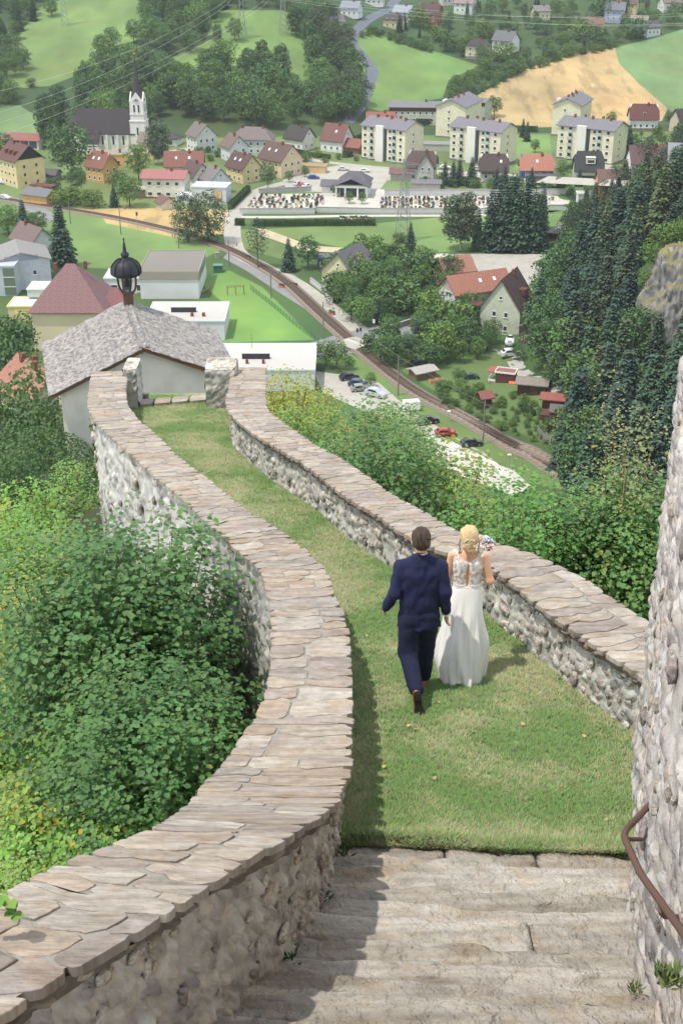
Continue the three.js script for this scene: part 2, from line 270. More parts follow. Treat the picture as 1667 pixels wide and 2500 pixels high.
function wallCourse(inner, outer, side) {            // stations along the inner cap edge: position, outward normal, cap width
  const a = smoothLine(inner, 0.1), b = smoothLine(outer, 0.1), st = []; let s = 0;
  a.forEach((p, i) => {
    const q0 = a[Math.max(0, i - 3)], q1 = a[Math.min(a.length - 1, i + 3)], t = q1.clone().sub(q0).normalize(), n = V(t.z, 0, -t.x).multiplyScalar(side); if (i) s += p.distanceTo(a[i - 1]);
    let w = 0.7, best = 0.12; for (const q of b) { const v = q.clone().sub(p), off = Math.abs(v.dot(t)); if (off < best && v.dot(n) > 0.1 && v.dot(n) < 1.4) { best = off; w = v.dot(n); } }
    st.push({ p, n, t, s, w });
  });
  for (let k = 0; k < 30; k++) for (let i = 1; i < st.length - 1; i++) st[i].w = (st[i - 1].w + 2 * st[i].w + st[i + 1].w) / 4;
  for (let k = 0; k < 10; k++) for (let i = 1; i < st.length - 1; i++) st[i].n.multiplyScalar(2).add(st[i - 1].n).add(st[i + 1].n).normalize();
  const at = (q) => { q = clamp(q, 0, s - 1e-4); let i = Math.min(st.length - 2, Math.floor(q / s * (st.length - 1))); while (i > 0 && st[i].s > q) i--; while (i < st.length - 2 && st[i + 1].s < q) i++; const f = (q - st[i].s) / (st[i + 1].s - st[i].s); return { p: st[i].p.clone().lerp(st[i + 1].p, f), n: st[i].n.clone().lerp(st[i + 1].n, f), w: lerp(st[i].w, st[i + 1].w, f) }; };
  return { length: s, at };
}
const courseL = wallCourse(leftIn, leftOut, -1), courseR = wallCourse(rightIn, rightOut, 1);
{ const probe = courseL.at(courseL.length / 2); if (probe.n.x > 0) throw new Error('left wall normal'); const pr = courseR.at(courseR.length / 2); if (pr.n.x < 0) throw new Error('right wall normal'); }

const capTints = ['#c3bbb0', '#bdb4a8', '#b6aca4', '#c6c0b7', '#aea59f', '#bcae9f', '#b4ada6', '#bdb2a8'];
const capMats = capTints.map((c, i) => { const m = new THREE.MeshStandardMaterial({ color: c, roughness: 0.88, map: scaled(TEX.flag, 0.7, 0.7), bumpMap: scaled(TEX.streakBump, 0.85, 0.85), bumpScale: 0.03, side: THREE.DoubleSide }); m.map.offset.set(i * 0.37, i * 0.21); m.bumpMap.offset.copy(m.map.offset); return m; });
const mortarMat = new THREE.MeshStandardMaterial({ color: '#a39c93', roughness: 1, map: scaled(TEX.mottle, 2.2), bumpMap: scaled(TEX.mottleBump, 3), bumpScale: 0.012, side: THREE.DoubleSide });
// an irregular slab: cell (s, t in -1..1) -> world, with worn rim
function slabGeo(cell, top, thick, seed, pow = 4, m = 16) {
  const r = rng(seed), rx = r() * 50, pos = [], uv = [], idx = [];
  const ring = []; for (let i = 0; i < m; i++) { const a = (i + 0.3 * (r() - 0.5)) / m * Math.PI * 2, c = Math.cos(a), s = Math.sin(a), k = 1 / Math.pow(Math.pow(Math.abs(c), pow) + Math.pow(Math.abs(s), pow), 1 / pow); const cut = 1 - 0.13 * r() * r(); ring.push([c * k * cut, s * k * (1 - (1 - cut) * 0.5)]); }
  const tilt = [(r() - 0.5) * 0.008, (r() - 0.5) * 0.008];
  const put = (u, v, k, y) => { const q = cell(u * k, v * k); pos.push(q.x, q.y + y + tilt[0] * u * k + tilt[1] * v * k, q.z); uv.push(q.x + rx, q.z + rx); };
  put(0, 0, 0, top + 0.004 * (r() - 0.5));
  for (const [u, v] of ring) put(u, v, 0.55, top + 0.008 * (r() - 0.5));
  for (const [u, v] of ring) put(u, v, 0.965, top - 0.001 + 0.006 * (r() - 0.5));
  for (const [u, v] of ring) put(u, v, 1, top - 0.006);
  for (const [u, v] of ring) put(u, v, 0.985, top - thick);
  for (let i = 0; i < m; i++) { const j = (i + 1) % m; idx.push(0, 1 + i, 1 + j); for (let l = 0; l < 3; l++) { const a = 1 + l * m, b = a + m; idx.push(a + i, b + i, a + j, a + j, b + i, b + j); } }
  const g = geoFrom(pos, idx, null, uv), n = g.attributes.normal; if (n.getY(0) < 0) { const ix = g.index.array; for (let i = 0; i < ix.length; i += 3) { const t = ix[i]; ix[i] = ix[i + 1]; ix[i + 1] = t; } g.computeVertexNormals(); }
  return g;
}
const capY = (q) => EYE - capDrop(-q.z);
function layCap(course, wall, seed) {
  const r = rng(seed), rows = []; let s = 0; while (s < course.length) { rows.push(s); s += 0.13 + 0.20 * r() * r() + 0.07 * r(); } rows.push(course.length);
  const wob = (k, t) => (k === 0 || k === rows.length - 1 ? 0 : 0.11 * N3(k * 3.7 + seed, t * 2.8, 1) + 0.04 * N3(k * 1.7, t * 9, 4));
  const cellOf = (k, t0, t1, g) => (u, v) => { const t = lerp(t0 + g, t1 - g, (v + 1) / 2), a = rows[k] + wob(k, t) + g * 0.6, b = rows[k + 1] + wob(k + 1, t) - g * 0.6, q = course.at(lerp(a, Math.max(a + 0.05, b), (u + 1) / 2)), w = q.w + 0.10; const p = q.p.clone().addScaledVector(q.n, -0.05 + t * w); p.y = capY(p); return p; };
  let lastSplit = 0.5;
  for (let k = 0; k < rows.length - 1; k++) {
    lastSplit = clamp(lastSplit + (r() - 0.5) * 0.3, 0.28, 0.72);
    const cuts = [-0.03 * r(), ...(r() < 0.16 ? [] : r() < 0.16 ? [lastSplit * 0.55, lastSplit * 0.55 + 0.4] : [lastSplit]), 1 + 0.03 * r()];
    for (let i = 0; i < cuts.length - 1; i++) part('cap_stone', slabGeo(cellOf(k, cuts[i], cuts[i + 1], 0.002 + 0.011 * r() * r()), 0.005 * r(), 0.055, seed * 1000 + k * 7 + i, 5 + 6 * r(), 20), capMats[Math.floor(r() * capMats.length)], wall);
  }
  // mortar bed under and between the stones
  const pos = [], uv = [], idx = [], n = Math.ceil(course.length / 0.07), c = 9;
  for (let i = 0; i <= n; i++) { const q = course.at(i / n * course.length); for (let k = 0; k < c; k++) { const p = q.p.clone().addScaledVector(q.n, lerp(0.0, q.w, k / (c - 1))); p.y = capY(p) - 0.007 + 0.008 * fbm(p.x * 9, p.z * 9, 1, 2); pos.push(p.x, p.y, p.z); uv.push(p.x, p.z); } }
  for (let i = 0; i < n; i++) for (let k = 0; k < c - 1; k++) { const o = i * c + k; idx.push(o, o + 1, o + c, o + 1, o + c + 1, o + c); }
  part('mortar_bed', geoFrom(pos, idx, null, uv), mortarMat, wall);
}
// rubble face: a lumpy masonry skin with stones set into it
const rubbleMat = new THREE.MeshStandardMaterial({ vertexColors: true, roughness: 0.95, map: scaled(TEX.mottle, 1.3), bumpMap: scaled(TEX.mottleBump, 2.2), bumpScale: 0.012, side: THREE.DoubleSide });
const lump = (() => { const n = 64, r = rng(77), pts = []; for (let i = 0; i < n * n; i++) pts.push([r(), r(), r(), r()]); return (x, y) => { const ix = Math.floor(x), iy = Math.floor(y); let b1 = 9, b2 = 9, id = 0; for (let j = -1; j <= 1; j++) for (let i = -1; i <= 1; i++) { const k = (((iy + j) % n + n) % n) * n + ((ix + i) % n + n) % n, q = pts[k], dx = ix + i + q[0] - x, dy = iy + j + q[1] - y, d = Math.sqrt(dx * dx + dy * dy); if (d < b1) { b2 = b1; b1 = d; id = k; } else if (d < b2) b2 = d; } return { edge: b2 - b1, r: pts[id][2], q: pts[id][3] }; }; })();
const pale = [[0.62, 0.59, 0.54], [0.72, 0.69, 0.63], [0.50, 0.47, 0.43], [0.66, 0.59, 0.49], [0.36, 0.35, 0.34], [0.76, 0.74, 0.69]];
const warm = [[0.64, 0.58, 0.51], [0.72, 0.67, 0.60], [0.52, 0.46, 0.41], [0.68, 0.59, 0.48], [0.40, 0.36, 0.34], [0.74, 0.71, 0.65]];
const dark = [[0.60, 0.58, 0.53], [0.72, 0.69, 0.63], [0.48, 0.46, 0.43], [0.66, 0.60, 0.51], [0.34, 0.34, 0.32], [0.74, 0.72, 0.67]];
function rubbleSkin(nx, ny, at, palette, mortar, cellW, cellH, amp, fill = 0) {   // at(u, v) -> {p, n, a, b}: place, outward normal, metres along and up
  const pos = [], col = [], uv = [], idx = [];
  for (let j = 0; j <= ny; j++) for (let i = 0; i <= nx; i++) {
    const q = at(i / nx, j / ny), wx = q.a + 0.06 * N3(q.a * 6, q.b * 6, 2), wy = q.b + 0.05 * N3(q.a * 6, q.b * 6, 8), L = lump(wx / cellW, wy / cellH), e = sstep(0.05, 0.35, L.edge), cov = sstep(-0.24, 0.06, fbm(q.a * 1.1, q.b * 1.6, 5) + (L.r - 0.5) * 0.5 + fill), st = e * cov;
    const h = amp * (st * (0.35 + 0.65 * L.q) + 0.5 * fbm(q.a * 7, q.b * 7, 4, 3) + 0.6 * fbm(q.a * 2, q.b * 2, 9, 2));
    pos.push(q.p.x + q.n.x * h, q.p.y + q.n.y * h, q.p.z + q.n.z * h); uv.push(q.a, q.b);
    const c = palette[Math.floor(L.r * palette.length)], g = 0.9 + 0.5 * fbm(q.a * 5, q.b * 5, 12, 3); for (let k = 0; k < 3; k++) col.push(lerp(mortar[k], c[k], st) * g);
  }
  for (let j = 0; j < ny; j++) for (let i = 0; i < nx; i++) { const o = j * (nx + 1) + i; idx.push(o, o + 1, o + nx + 1, o + 1, o + nx + 2, o + nx + 1); }
  return geoFrom(pos, idx, col, uv);
}
const stoneGeos = Array.from({ length: 8 }, (_, i) => {
  const g = mergeVertices((() => { const b = new THREE.IcosahedronGeometry(1, 2); b.deleteAttribute('normal'); b.deleteAttribute('uv'); return b; })()), p = g.attributes.position, uv = [];
  for (let k = 0; k < p.count; k++) { const v = V().fromBufferAttribute(p, k), s = 1 + 0.5 * N3(v.x * 1.1 + i * 9, v.y * 1.1, v.z * 1.1) + 0.22 * N3(v.x * 3 + i * 5, v.y * 3, v.z * 3); const q = 0.82; v.set(Math.sign(v.x) * Math.pow(Math.abs(v.x), q), Math.sign(v.y) * Math.pow(Math.abs(v.y), q), Math.sign(v.z) * Math.pow(Math.abs(v.z), q)).multiplyScalar(s); p.setXYZ(k, v.x, v.y, v.z); uv.push(v.x * 0.15 + i * 0.3, v.y * 0.15); }
  g.setAttribute('uv', new THREE.Float32BufferAttribute(uv, 2)); g.computeVertexNormals(); return g;
});
const stoneMats = (palette) => palette.map((c) => { const m = new THREE.MeshStandardMaterial({ roughness: 0.92, map: scaled(TEX.rubble, 1), bumpMap: scaled(TEX.mottleBump, 1), bumpScale: 0.012, side: THREE.DoubleSide }); m.color.setRGB(c[0] * 1.25, c[1] * 1.25, c[2] * 1.25); return m; });
const paleStones = stoneMats(pale), warmStones = stoneMats(warm), darkStones = stoneMats(dark);
function setStones(name, wall, count, at, ms, seed, size = 0.075, proud = 0.35) {
  const r = rng(seed), taken = []; let tries = 0, made = 0;
  while (made < count && tries++ < count * 12) {
    const q = at(r(), r()); if (!q) continue; const k = size * (0.55 + 1.0 * r() * r());
    if (taken.some((t) => Math.abs(t[0] - q.a) < (t[2] + k) * 0.95 && Math.abs(t[1] - q.b) < (t[2] + k) * 0.8)) continue; taken.push([q.a, q.b, k]);
    const m = part(name, stoneGeos[Math.floor(r() * 8)], ms[Math.floor(r() * ms.length)], wall);
    const z = q.n.clone(), x = V(0, 1, 0).cross(z).normalize(), y = z.clone().cross(x), basis = new THREE.Matrix4().makeBasis(x, y, z); m.quaternion.setFromRotationMatrix(basis); m.rotateZ((r() - 0.5) * 0.9 + (r() < 0.35 ? 1.4 : 0));
    m.scale.set(k * (0.9 + 0.6 * r()), k * (0.55 + 0.35 * r()), k * 0.42); m.position.copy(q.p).addScaledVector(q.n, k * (proud - 0.3) + 0.004); made++;
  }
}
const faceAt = (course, outer, depth) => (s0, s1) => (u, v) => { const s = lerp(s0, s1, u), q = course.at(s), p = q.p.clone().addScaledVector(q.n, outer ? q.w - 0.05 : 0.05), top = capY(p) - 0.05, h = depth(-p.z) * v; p.y = top - h; return { p, n: outer ? q.n.clone() : q.n.clone().negate(), a: s, b: -h }; };
const innerDepth = (d) => parapetH(d) + 0.25 + 0.5 * sstep(7.6, 5, d), outerDepth = (d) => 3.4;
{
  const wl = thing('parapet_wall', 'curving stone parapet with flagstone coping along the left side of the path', 'wall');
  layCap(courseL, wl, 3);
  const fi = faceAt(courseL, false, innerDepth)(0, courseL.length), fo = faceAt(courseL, true, outerDepth)(0, courseL.length);
  part('masonry_face', rubbleSkin(1150, 56, fi, warm, [0.71, 0.66, 0.59], 0.085, 0.115, 0.042, 0.22), rubbleMat, wl);
  part('masonry_face', rubbleSkin(560, 70, fo, dark, [0.70, 0.67, 0.62], 0.19, 0.14, 0.05), rubbleMat, wl);
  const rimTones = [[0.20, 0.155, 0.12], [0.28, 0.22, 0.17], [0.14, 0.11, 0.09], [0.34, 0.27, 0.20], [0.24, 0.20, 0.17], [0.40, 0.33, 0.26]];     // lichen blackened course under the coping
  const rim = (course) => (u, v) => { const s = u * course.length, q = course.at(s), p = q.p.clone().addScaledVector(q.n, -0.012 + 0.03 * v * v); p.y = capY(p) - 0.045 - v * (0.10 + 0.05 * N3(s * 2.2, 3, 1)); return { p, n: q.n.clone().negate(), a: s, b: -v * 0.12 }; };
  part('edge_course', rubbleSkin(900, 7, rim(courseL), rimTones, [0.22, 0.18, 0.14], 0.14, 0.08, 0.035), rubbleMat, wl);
  const near = (f, s0, s1) => (u, v) => f(lerp(s0, s1, u) / courseL.length, v);
  let sStairs = 0; while (sStairs < courseL.length && -courseL.at(sStairs).p.z > 8.2) sStairs += 0.1;
  setStones('wall_stone', wl, 200, near(fi, sStairs, Math.min(courseL.length, sStairs + 6.5)), warmStones, 91, 0.042, 0.95);
  setStones('wall_stone', wl, 100, near(fo, 2, 15), darkStones, 92, 0.09, 0.8);
  const wr = thing('parapet_wall', 'stone parapet with flagstone coping along the right side of the path, beside the couple', 'wall');
  layCap(courseR, wr, 8);
  const gi = faceAt(courseR, false, innerDepth)(0, courseR.length), go = faceAt(courseR, true, outerDepth)(0, courseR.length);
  part('masonry_face', rubbleSkin(800, 32, gi, pale, [0.72, 0.69, 0.63], 0.15, 0.11, 0.036), rubbleMat, wr);
  part('masonry_face', rubbleSkin(300, 40, go, dark, [0.70, 0.67, 0.62], 0.20, 0.15, 0.06), rubbleMat, wr);
  setStones('wall_stone', wr, 290, (u, v) => gi(1 - Math.pow(u, 1.3) * 0.97, 0.06 + v * 0.74), paleStones, 93, 0.06, 0.5);
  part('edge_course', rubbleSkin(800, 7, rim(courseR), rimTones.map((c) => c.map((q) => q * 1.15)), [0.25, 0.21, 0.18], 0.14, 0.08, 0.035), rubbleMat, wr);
  // end piers of the two walls at the gap
  for (const [px0, px1, wall, seed] of [[503, 575, wr, 4], [306, 336, wl, 5]]) {
    const z = 25.9, a = atZ(px0, 893, z), b = atZ(px1, 893, z), w = b.x - a.x, hgt = 1.0, cx = (a.x + b.x) / 2, zz = a.z + 0.0, y1 = a.y;
    for (const [g0, n, ww] of [[V(cx, y1, zz + 0.25), V(0, 0, 1), w], [V(cx + (wall === wr ? -w / 2 : w / 2), y1, zz - 0.1), V(wall === wr ? -1 : 1, 0, 0), 0.7], [V(cx + (wall === wr ? w / 2 : -w / 2), y1, zz - 0.1), V(wall === wr ? 1 : -1, 0, 0), 0.7], [V(cx, y1, zz - 0.45), V(0, 0, -1), w]]) {
      const t = V(n.z, 0, -n.x); const f = (u, v) => ({ p: V(g0.x + t.x * (u - 0.5) * ww, g0.y - v * hgt, g0.z + t.z * (u - 0.5) * ww), n, a: u * ww + seed * 3 + n.x, b: -v * hgt });
      part('pier_face', rubbleSkin(Math.ceil(ww / 0.04), 26, f, dark, [0.66, 0.63, 0.57], 0.15, 0.09, 0.04), rubbleMat, wall);
    }
    part('pier_cap', slabGeo((u, v) => V(cx + u * (w / 2 + 0.02), y1 + 0.005, zz - 0.1 + v * 0.37), 0.012, 0.03, seed, 10), darkStones[1], wall);
  }
}
// the path between the walls
const edgeX = (course) => { const pts = []; for (let s = 0; s < course.length; s += 0.1) { const q = course.at(s); pts.push([-q.p.z, q.p.x + q.n.x * 0.14]); } pts.sort((a, b) => a[0] - b[0]); return table(pts); };
const pathLeft = edgeX(courseL), pathRight0 = edgeX(courseR), pathRight = (d) => (d < 9.2 ? lerp(2.45, pathRight0(9.2), sstep(7.2, 9.2, d)) : pathRight0(d));
const pathY = (x, d) => EYE - pathDrop(d) + 0.03 * fbm(x * 1.2, d * 1.2, 6, 3);
const grassNoise = (x, d) => 0.08 + fbm(x * 0.9, d * 0.9, 21, 3) * 1.3 + 0.35 * fbm(x * 4, d * 4, 23, 2);
{
  const pos = [], col = [], uv = [], idx = [], nd = 190, nx = 40;
  for (let j = 0; j <= nd; j++) { const d = lerp(7.30, 25.9, j / nd), a = pathLeft(d) , b = pathRight(d); for (let i = 0; i <= nx; i++) { const x = lerp(a, b, i / nx), g = clamp(0.5 + grassNoise(x, d), 0, 1); pos.push(x, pathY(x, d) - 0.16 * sstep(7.63, 7.55, d + 0.06 * (x - 1.1)), -d); uv.push(x, d); col.push(lerp(0.21, 0.42, g), lerp(0.29, 0.42, g), lerp(0.10, 0.22, g)); } }
  for (let j = 0; j < nd; j++) for (let i = 0; i < nx; i++) { const o = j * (nx + 1) + i; idx.push(o, o + 1, o + nx + 1, o + 1, o + nx + 2, o + nx + 1); }
  struct('grass_path', geoFrom(pos, idx, col, uv), new THREE.MeshStandardMaterial({ vertexColors: true, roughness: 1, map: scaled(TEX.mottle, 1.5), side: THREE.DoubleSide }));
}
{ // mown lawn: short tufts
  const r = rng(5), pos = [], idx = []; 
  for (let k = 0; k < 7; k++) { const a = r() * 6.28, o = 0.016 * r(), l = 0.014 + 0.016 * r(), w = 0.0028, x = Math.cos(a * 3) * o, z = Math.sin(a * 5) * o, lean = 0.6 + 1.1 * r(), dx = Math.cos(a), dz = Math.sin(a), i = pos.length / 3; pos.push(x - dz * w, -0.004, z + dx * w, x + dz * w, -0.004, z - dx * w, x + dx * l * lean, l, z + dz * l * lean); idx.push(i, i + 1, i + 2); }
  const g = geoFrom(pos, idx); const n = 130000, m = new THREE.InstancedMesh(g, new THREE.MeshStandardMaterial({ color: '#ffffff', roughness: 0.9, side: THREE.DoubleSide }), n);
  const M = new THREE.Matrix4(), Q = new THREE.Quaternion(), Y = V(0, 1, 0), c = new THREE.Color(); let i = 0;
  while (i < n) {
    let d = 7.57 + 18.1 * Math.pow(r(), 1.35); const a = pathLeft(d) - 0.05, b = pathRight(d) + 0.05, x = lerp(a, b, r()); d -= 0.06 * (x - 1.1) * sstep(8.6, 7.6, d); const t = clamp(0.5 + grassNoise(x, d) + (r() - 0.5) * 0.5, 0, 1), s = 0.8 + 0.8 * r();
    M.compose(V(x, pathY(x, d), -d), Q.setFromAxisAngle(Y, r() * 6.28), V(s, s * (0.7 + 0.6 * r()), s)); m.setMatrixAt(i, M);
    const dry = sstep(0.5, 0.8, t); c.setRGB(lerp(0.20, 0.42, dry) * (0.8 + 0.4 * r()), lerp(0.31, 0.43, dry) * (0.8 + 0.4 * r()), lerp(0.105, 0.235, dry)); m.setColorAt(i, c); i++;
  }
  for (let k = 0; k < 5000; k++) { const x = lerp(pathLeft(7.7), 2.5, r()), d = 7.60 + 0.035 * N3(x * 2.3, 1, 4) - 0.06 * (x - 1.1) + 0.10 * r(), s = 1.3 + 1.1 * r(); M.compose(V(x, EYE - 6.695 + 0.03 * fbm(x * 1.2, d * 1.2, 6, 3), -d), Q.setFromAxisAngle(Y, r() * 6.28), V(s, s * (0.8 + 0.8 * r()), s)); m.setMatrixAt(k * 26, M); }
  m.name = 'lawn_grass'; m.userData.kind = 'stuff'; tag(m, 'short mown grass with dry patches covering the path', 'grass'); scene.add(m);
}
{ // a few fallen leaves on the grass
  const r = rng(66), L = leafSet(); for (let k = 0; k < 26; k++) { const d = 8 + 15 * Math.pow(r(), 1.6), x = lerp(pathLeft(d), pathRight(d), r()); addLeaf(L, V(x, pathY(x, d) + 0.03, -d), rdir(r).setY(0.1).normalize(), V(r() - 0.5, 1.2, r() - 0.5).normalize(), 0.045, 0.04, tint(r, r() < 0.5 ? [0.45, 0.36, 0.12] : [0.34, 0.24, 0.12], 0.4), true); }
  const m = new THREE.Mesh(geoFrom(L.pos, L.idx, L.col), farLeaf); m.name = 'fallen_leaves'; m.userData.kind = 'stuff'; tag(m, 'scattered dry leaves lying on the grass path', 'leaves'); scene.add(m);
}
// sill stones across the gap at the end of the path
{
  const t = thing('stone_sill', 'row of flat sill stones across the far end of the grass path', 'sill'), a = hit(330, 990, (x, d) => EYE - pathDrop(d) + 0.05, 5, 40, 0.1), b = hit(505, 977, (x, d) => EYE - pathDrop(d) + 0.05, 5, 40, 0.1), r = rng(61);
  for (let k = 0; k < 4; k++) part('sill_stone', slabGeo((u, v) => a.clone().lerp(b, (k + 0.5 + u * 0.48) / 4).add(V(0, 0.02, v * 0.16 - 0.1)), 0.02 * r(), 0.35, 300 + k, 7), capMats[(k * 3 + 2) % 8], t);
}
// stone steps, seen from the top
const stepMats = ['#b4b0a9', '#c4c0b9', '#bab6ae', '#cbc8c1'].map((c, i) => { const m = new THREE.MeshStandardMaterial({ color: c, vertexColors: true, roughness: 0.95, map: scaled(TEX.flag, 0.5, 0.7), bumpMap: scaled(TEX.mottleBump, 1.1, 1.1), bumpScale: 0.06, side: THREE.DoubleSide }); m.map.offset.set(i * 0.31, i * 0.53); return m; });
const towerPlan = new THREE.CatmullRomCurve3([[1.35, 0.2], [1.5, 2], [1.6, 4], [1.72, 5.4], [1.98, 6.6], [2.26, 7.6], [2.63, 9.3]].map(([x, d]) => V(x, 0, -d)));   // foot line of the tower wall
const towerX = (() => { const p = towerPlan.getPoints(60); return table(p.map((q) => [-q.z, q.x])); })();
function stepSlab(x0, x1, dFront, dBack, yTop, thick, seed) {      // front edge away from the eye
  const nx = Math.max(6, Math.round((x1 - x0) / 0.035)), nz = 14, ny = 3, g = new THREE.BoxGeometry(1, 1, 1, nx, ny, nz); g.deleteAttribute('normal'); g.deleteAttribute('uv');
  const w = mergeVertices(g), p = w.attributes.position, uv = [], col = [];
  for (let i = 0; i < p.count; i++) {
    let a = p.getX(i), b = p.getY(i), c = p.getZ(i); const X = lerp(x0, x1, a + 0.5), wav = 0.03 * N3(X * 1.1, seed * 3.3, 4) + 0.02 * N3(X * 4, seed, 1) + 0.012 * N3(X * 13, seed, 5);
    const rim = Math.max(sstep(0.28, 0.5, -c), sstep(0.46, 0.5, Math.abs(a)) * 0.6), D = lerp(dBack, dFront + wav, 0.5 - c) - 0.06 * (X - 1.1) + 0.02 * N3(X * 0.6, seed * 1.7, 9), e = b > 0 ? 1 : 0;
    let y = yTop - (0.5 - b) * thick; y += e * (0.045 * fbm(X * 2.2, D * 3 + seed * 5, 3, 5) - 0.02 * sstep(0.12, 0.3, N3(X * 3.1, D * 5, seed)) - 0.025 * sstep(-0.1, 0.4, N3(X * 0.9, seed * 9, 2)) - 0.06 * rim * (b > 0.4 ? 1 : 0.3));
    const fr = c < -0.49 ? 0.02 * N3(X * 5, y * 9, seed) - (b > 0.4 ? 0.03 : 0) : 0;
    p.setXYZ(i, X, y, -(D + fr)); uv.push(X, D + y); const edge = sstep(0.18, 0.5, -c + 0.35 * fbm(X * 3, D * 9, seed, 3)), dirt = sstep(-0.05, 0.35, fbm(X * 1.3, D * 4, seed + 2, 4)); for (let q = 0; q < 3; q++) col.push(lerp(lerp(0.94, [0.74, 0.72, 0.68][q], dirt), 1.12, edge));     // pale worn nosing, brown grime on the tread
  }
  w.setAttribute('color', new THREE.Float32BufferAttribute(col, 3));
  w.setAttribute('uv', new THREE.Float32BufferAttribute(uv, 2)); w.computeVertexNormals(); return w;
}
{
  const t = thing('stone_staircase', 'worn pale stone steps descending to the grass path', 'stairs'), r = rng(40); let d = 7.66, drop = 6.655;
  for (let k = 0; k < 15; k++) {
    const run = 0.27 + 0.07 * r(), l = pathLeft(d) - 0.05, rt = towerX(d) + 0.15, cuts = [l]; let n = r() < 0.8 ? 1 : 2; if (k === 0) n = 3; const tone = (k * 3 + Math.floor(r() * 2)) % 4;
    for (let i = 1; i < n; i++) cuts.push(lerp(l, rt, (i + (r() - 0.5) * 0.6) / n)); cuts.push(rt);
    for (let i = 0; i < n; i++) part('step_slab', stepSlab(cuts[i] + 0.005, cuts[i + 1] - 0.005, d + (r() - 0.5) * 0.035, d - run - 0.12, EYE - drop + (r() - 0.5) * 0.02, 0.24, k * 10 + i + 1), stepMats[(tone + i) % 4], t);
    d -= run; drop -= 0.14 + 0.03 * r();
  }
}
// rough tower wall that closes the steps on the right
const towerPaleMortar = [0.64, 0.59, 0.53];
{
  const t = thing('tower_wall', 'rough pale rubble wall of the tower rising beside the steps', 'wall'), L = towerPlan.getLength();
  const f = (u, v) => { const p = towerPlan.getPointAt(u), g = towerPlan.getTangentAt(u), y = lerp(103.5, 93.2, v); return { p: V(p.x, y, p.z), n: V(g.z, 0, -g.x).normalize(), a: u * L, b: y }; };
  if (f(0.5, 0.5).n.x > 0) throw new Error('tower normal');
  const tw = [[0.52, 0.48, 0.45], [0.60, 0.55, 0.51], [0.42, 0.36, 0.34], [0.56, 0.47, 0.39], [0.34, 0.30, 0.29], [0.62, 0.60, 0.57]];
  part('masonry_face', rubbleSkin(330, 360, f, tw, towerPaleMortar, 0.13, 0.10, 0.042), rubbleMat, t);
  const ret = (u, v) => ({ p: V(2.63 + u * 3.5, lerp(103.5, 93.2, v), -9.3 + u * 1.2), n: V(0.32, 0, -0.95), a: 20 + u * 4, b: lerp(103.5, 93.2, v) });
  part('masonry_face', rubbleSkin(80, 200, ret, tw, towerPaleMortar, 0.15, 0.10, 0.08), rubbleMat, t);
  setStones('wall_stone', t, 290, (u, v) => f(0.36 + 0.64 * u, 0.06 + 0.90 * v), stoneMats(tw), 94, 0.055, 0.6);
}
{ // iron handrail held off the tower wall
  const t = thing('iron_handrail', 'rusty bent iron handrail fixed to the tower wall', 'handrail'), iron = material('#6b5148', 'plain', 0.75, { metalness: 0.35 });
  const tube = (pts, rad) => new THREE.TubeGeometry(new THREE.CatmullRomCurve3(pts, false, 'catmullrom', 0.15), 40, rad, 8);
  part('rail', tube([atZ(1583, 1966, 7.5), atZ(1560, 1992, 7.3), atZ(1530, 2022, 7.0), atZ(1522, 2040, 6.9), atZ(1536, 2075, 6.65), atZ(1563, 2133, 6.3), atZ(1610, 2200, 5.9), atZ(1667, 2278, 5.4), atZ(1740, 2400, 4.8)], 0.019), iron, t);
  part('bracket', tube([atZ(1526, 2044, 6.88), atZ(1536, 2049, 6.95), atZ(1566, 2049, 7.1)], 0.012), iron, t);
  part('bracket', tube([atZ(1611, 2203, 5.88), atZ(1612, 2228, 5.85), atZ(1622, 2238, 5.9), atZ(1656, 2238, 6.0)], 0.012), iron, t);
}

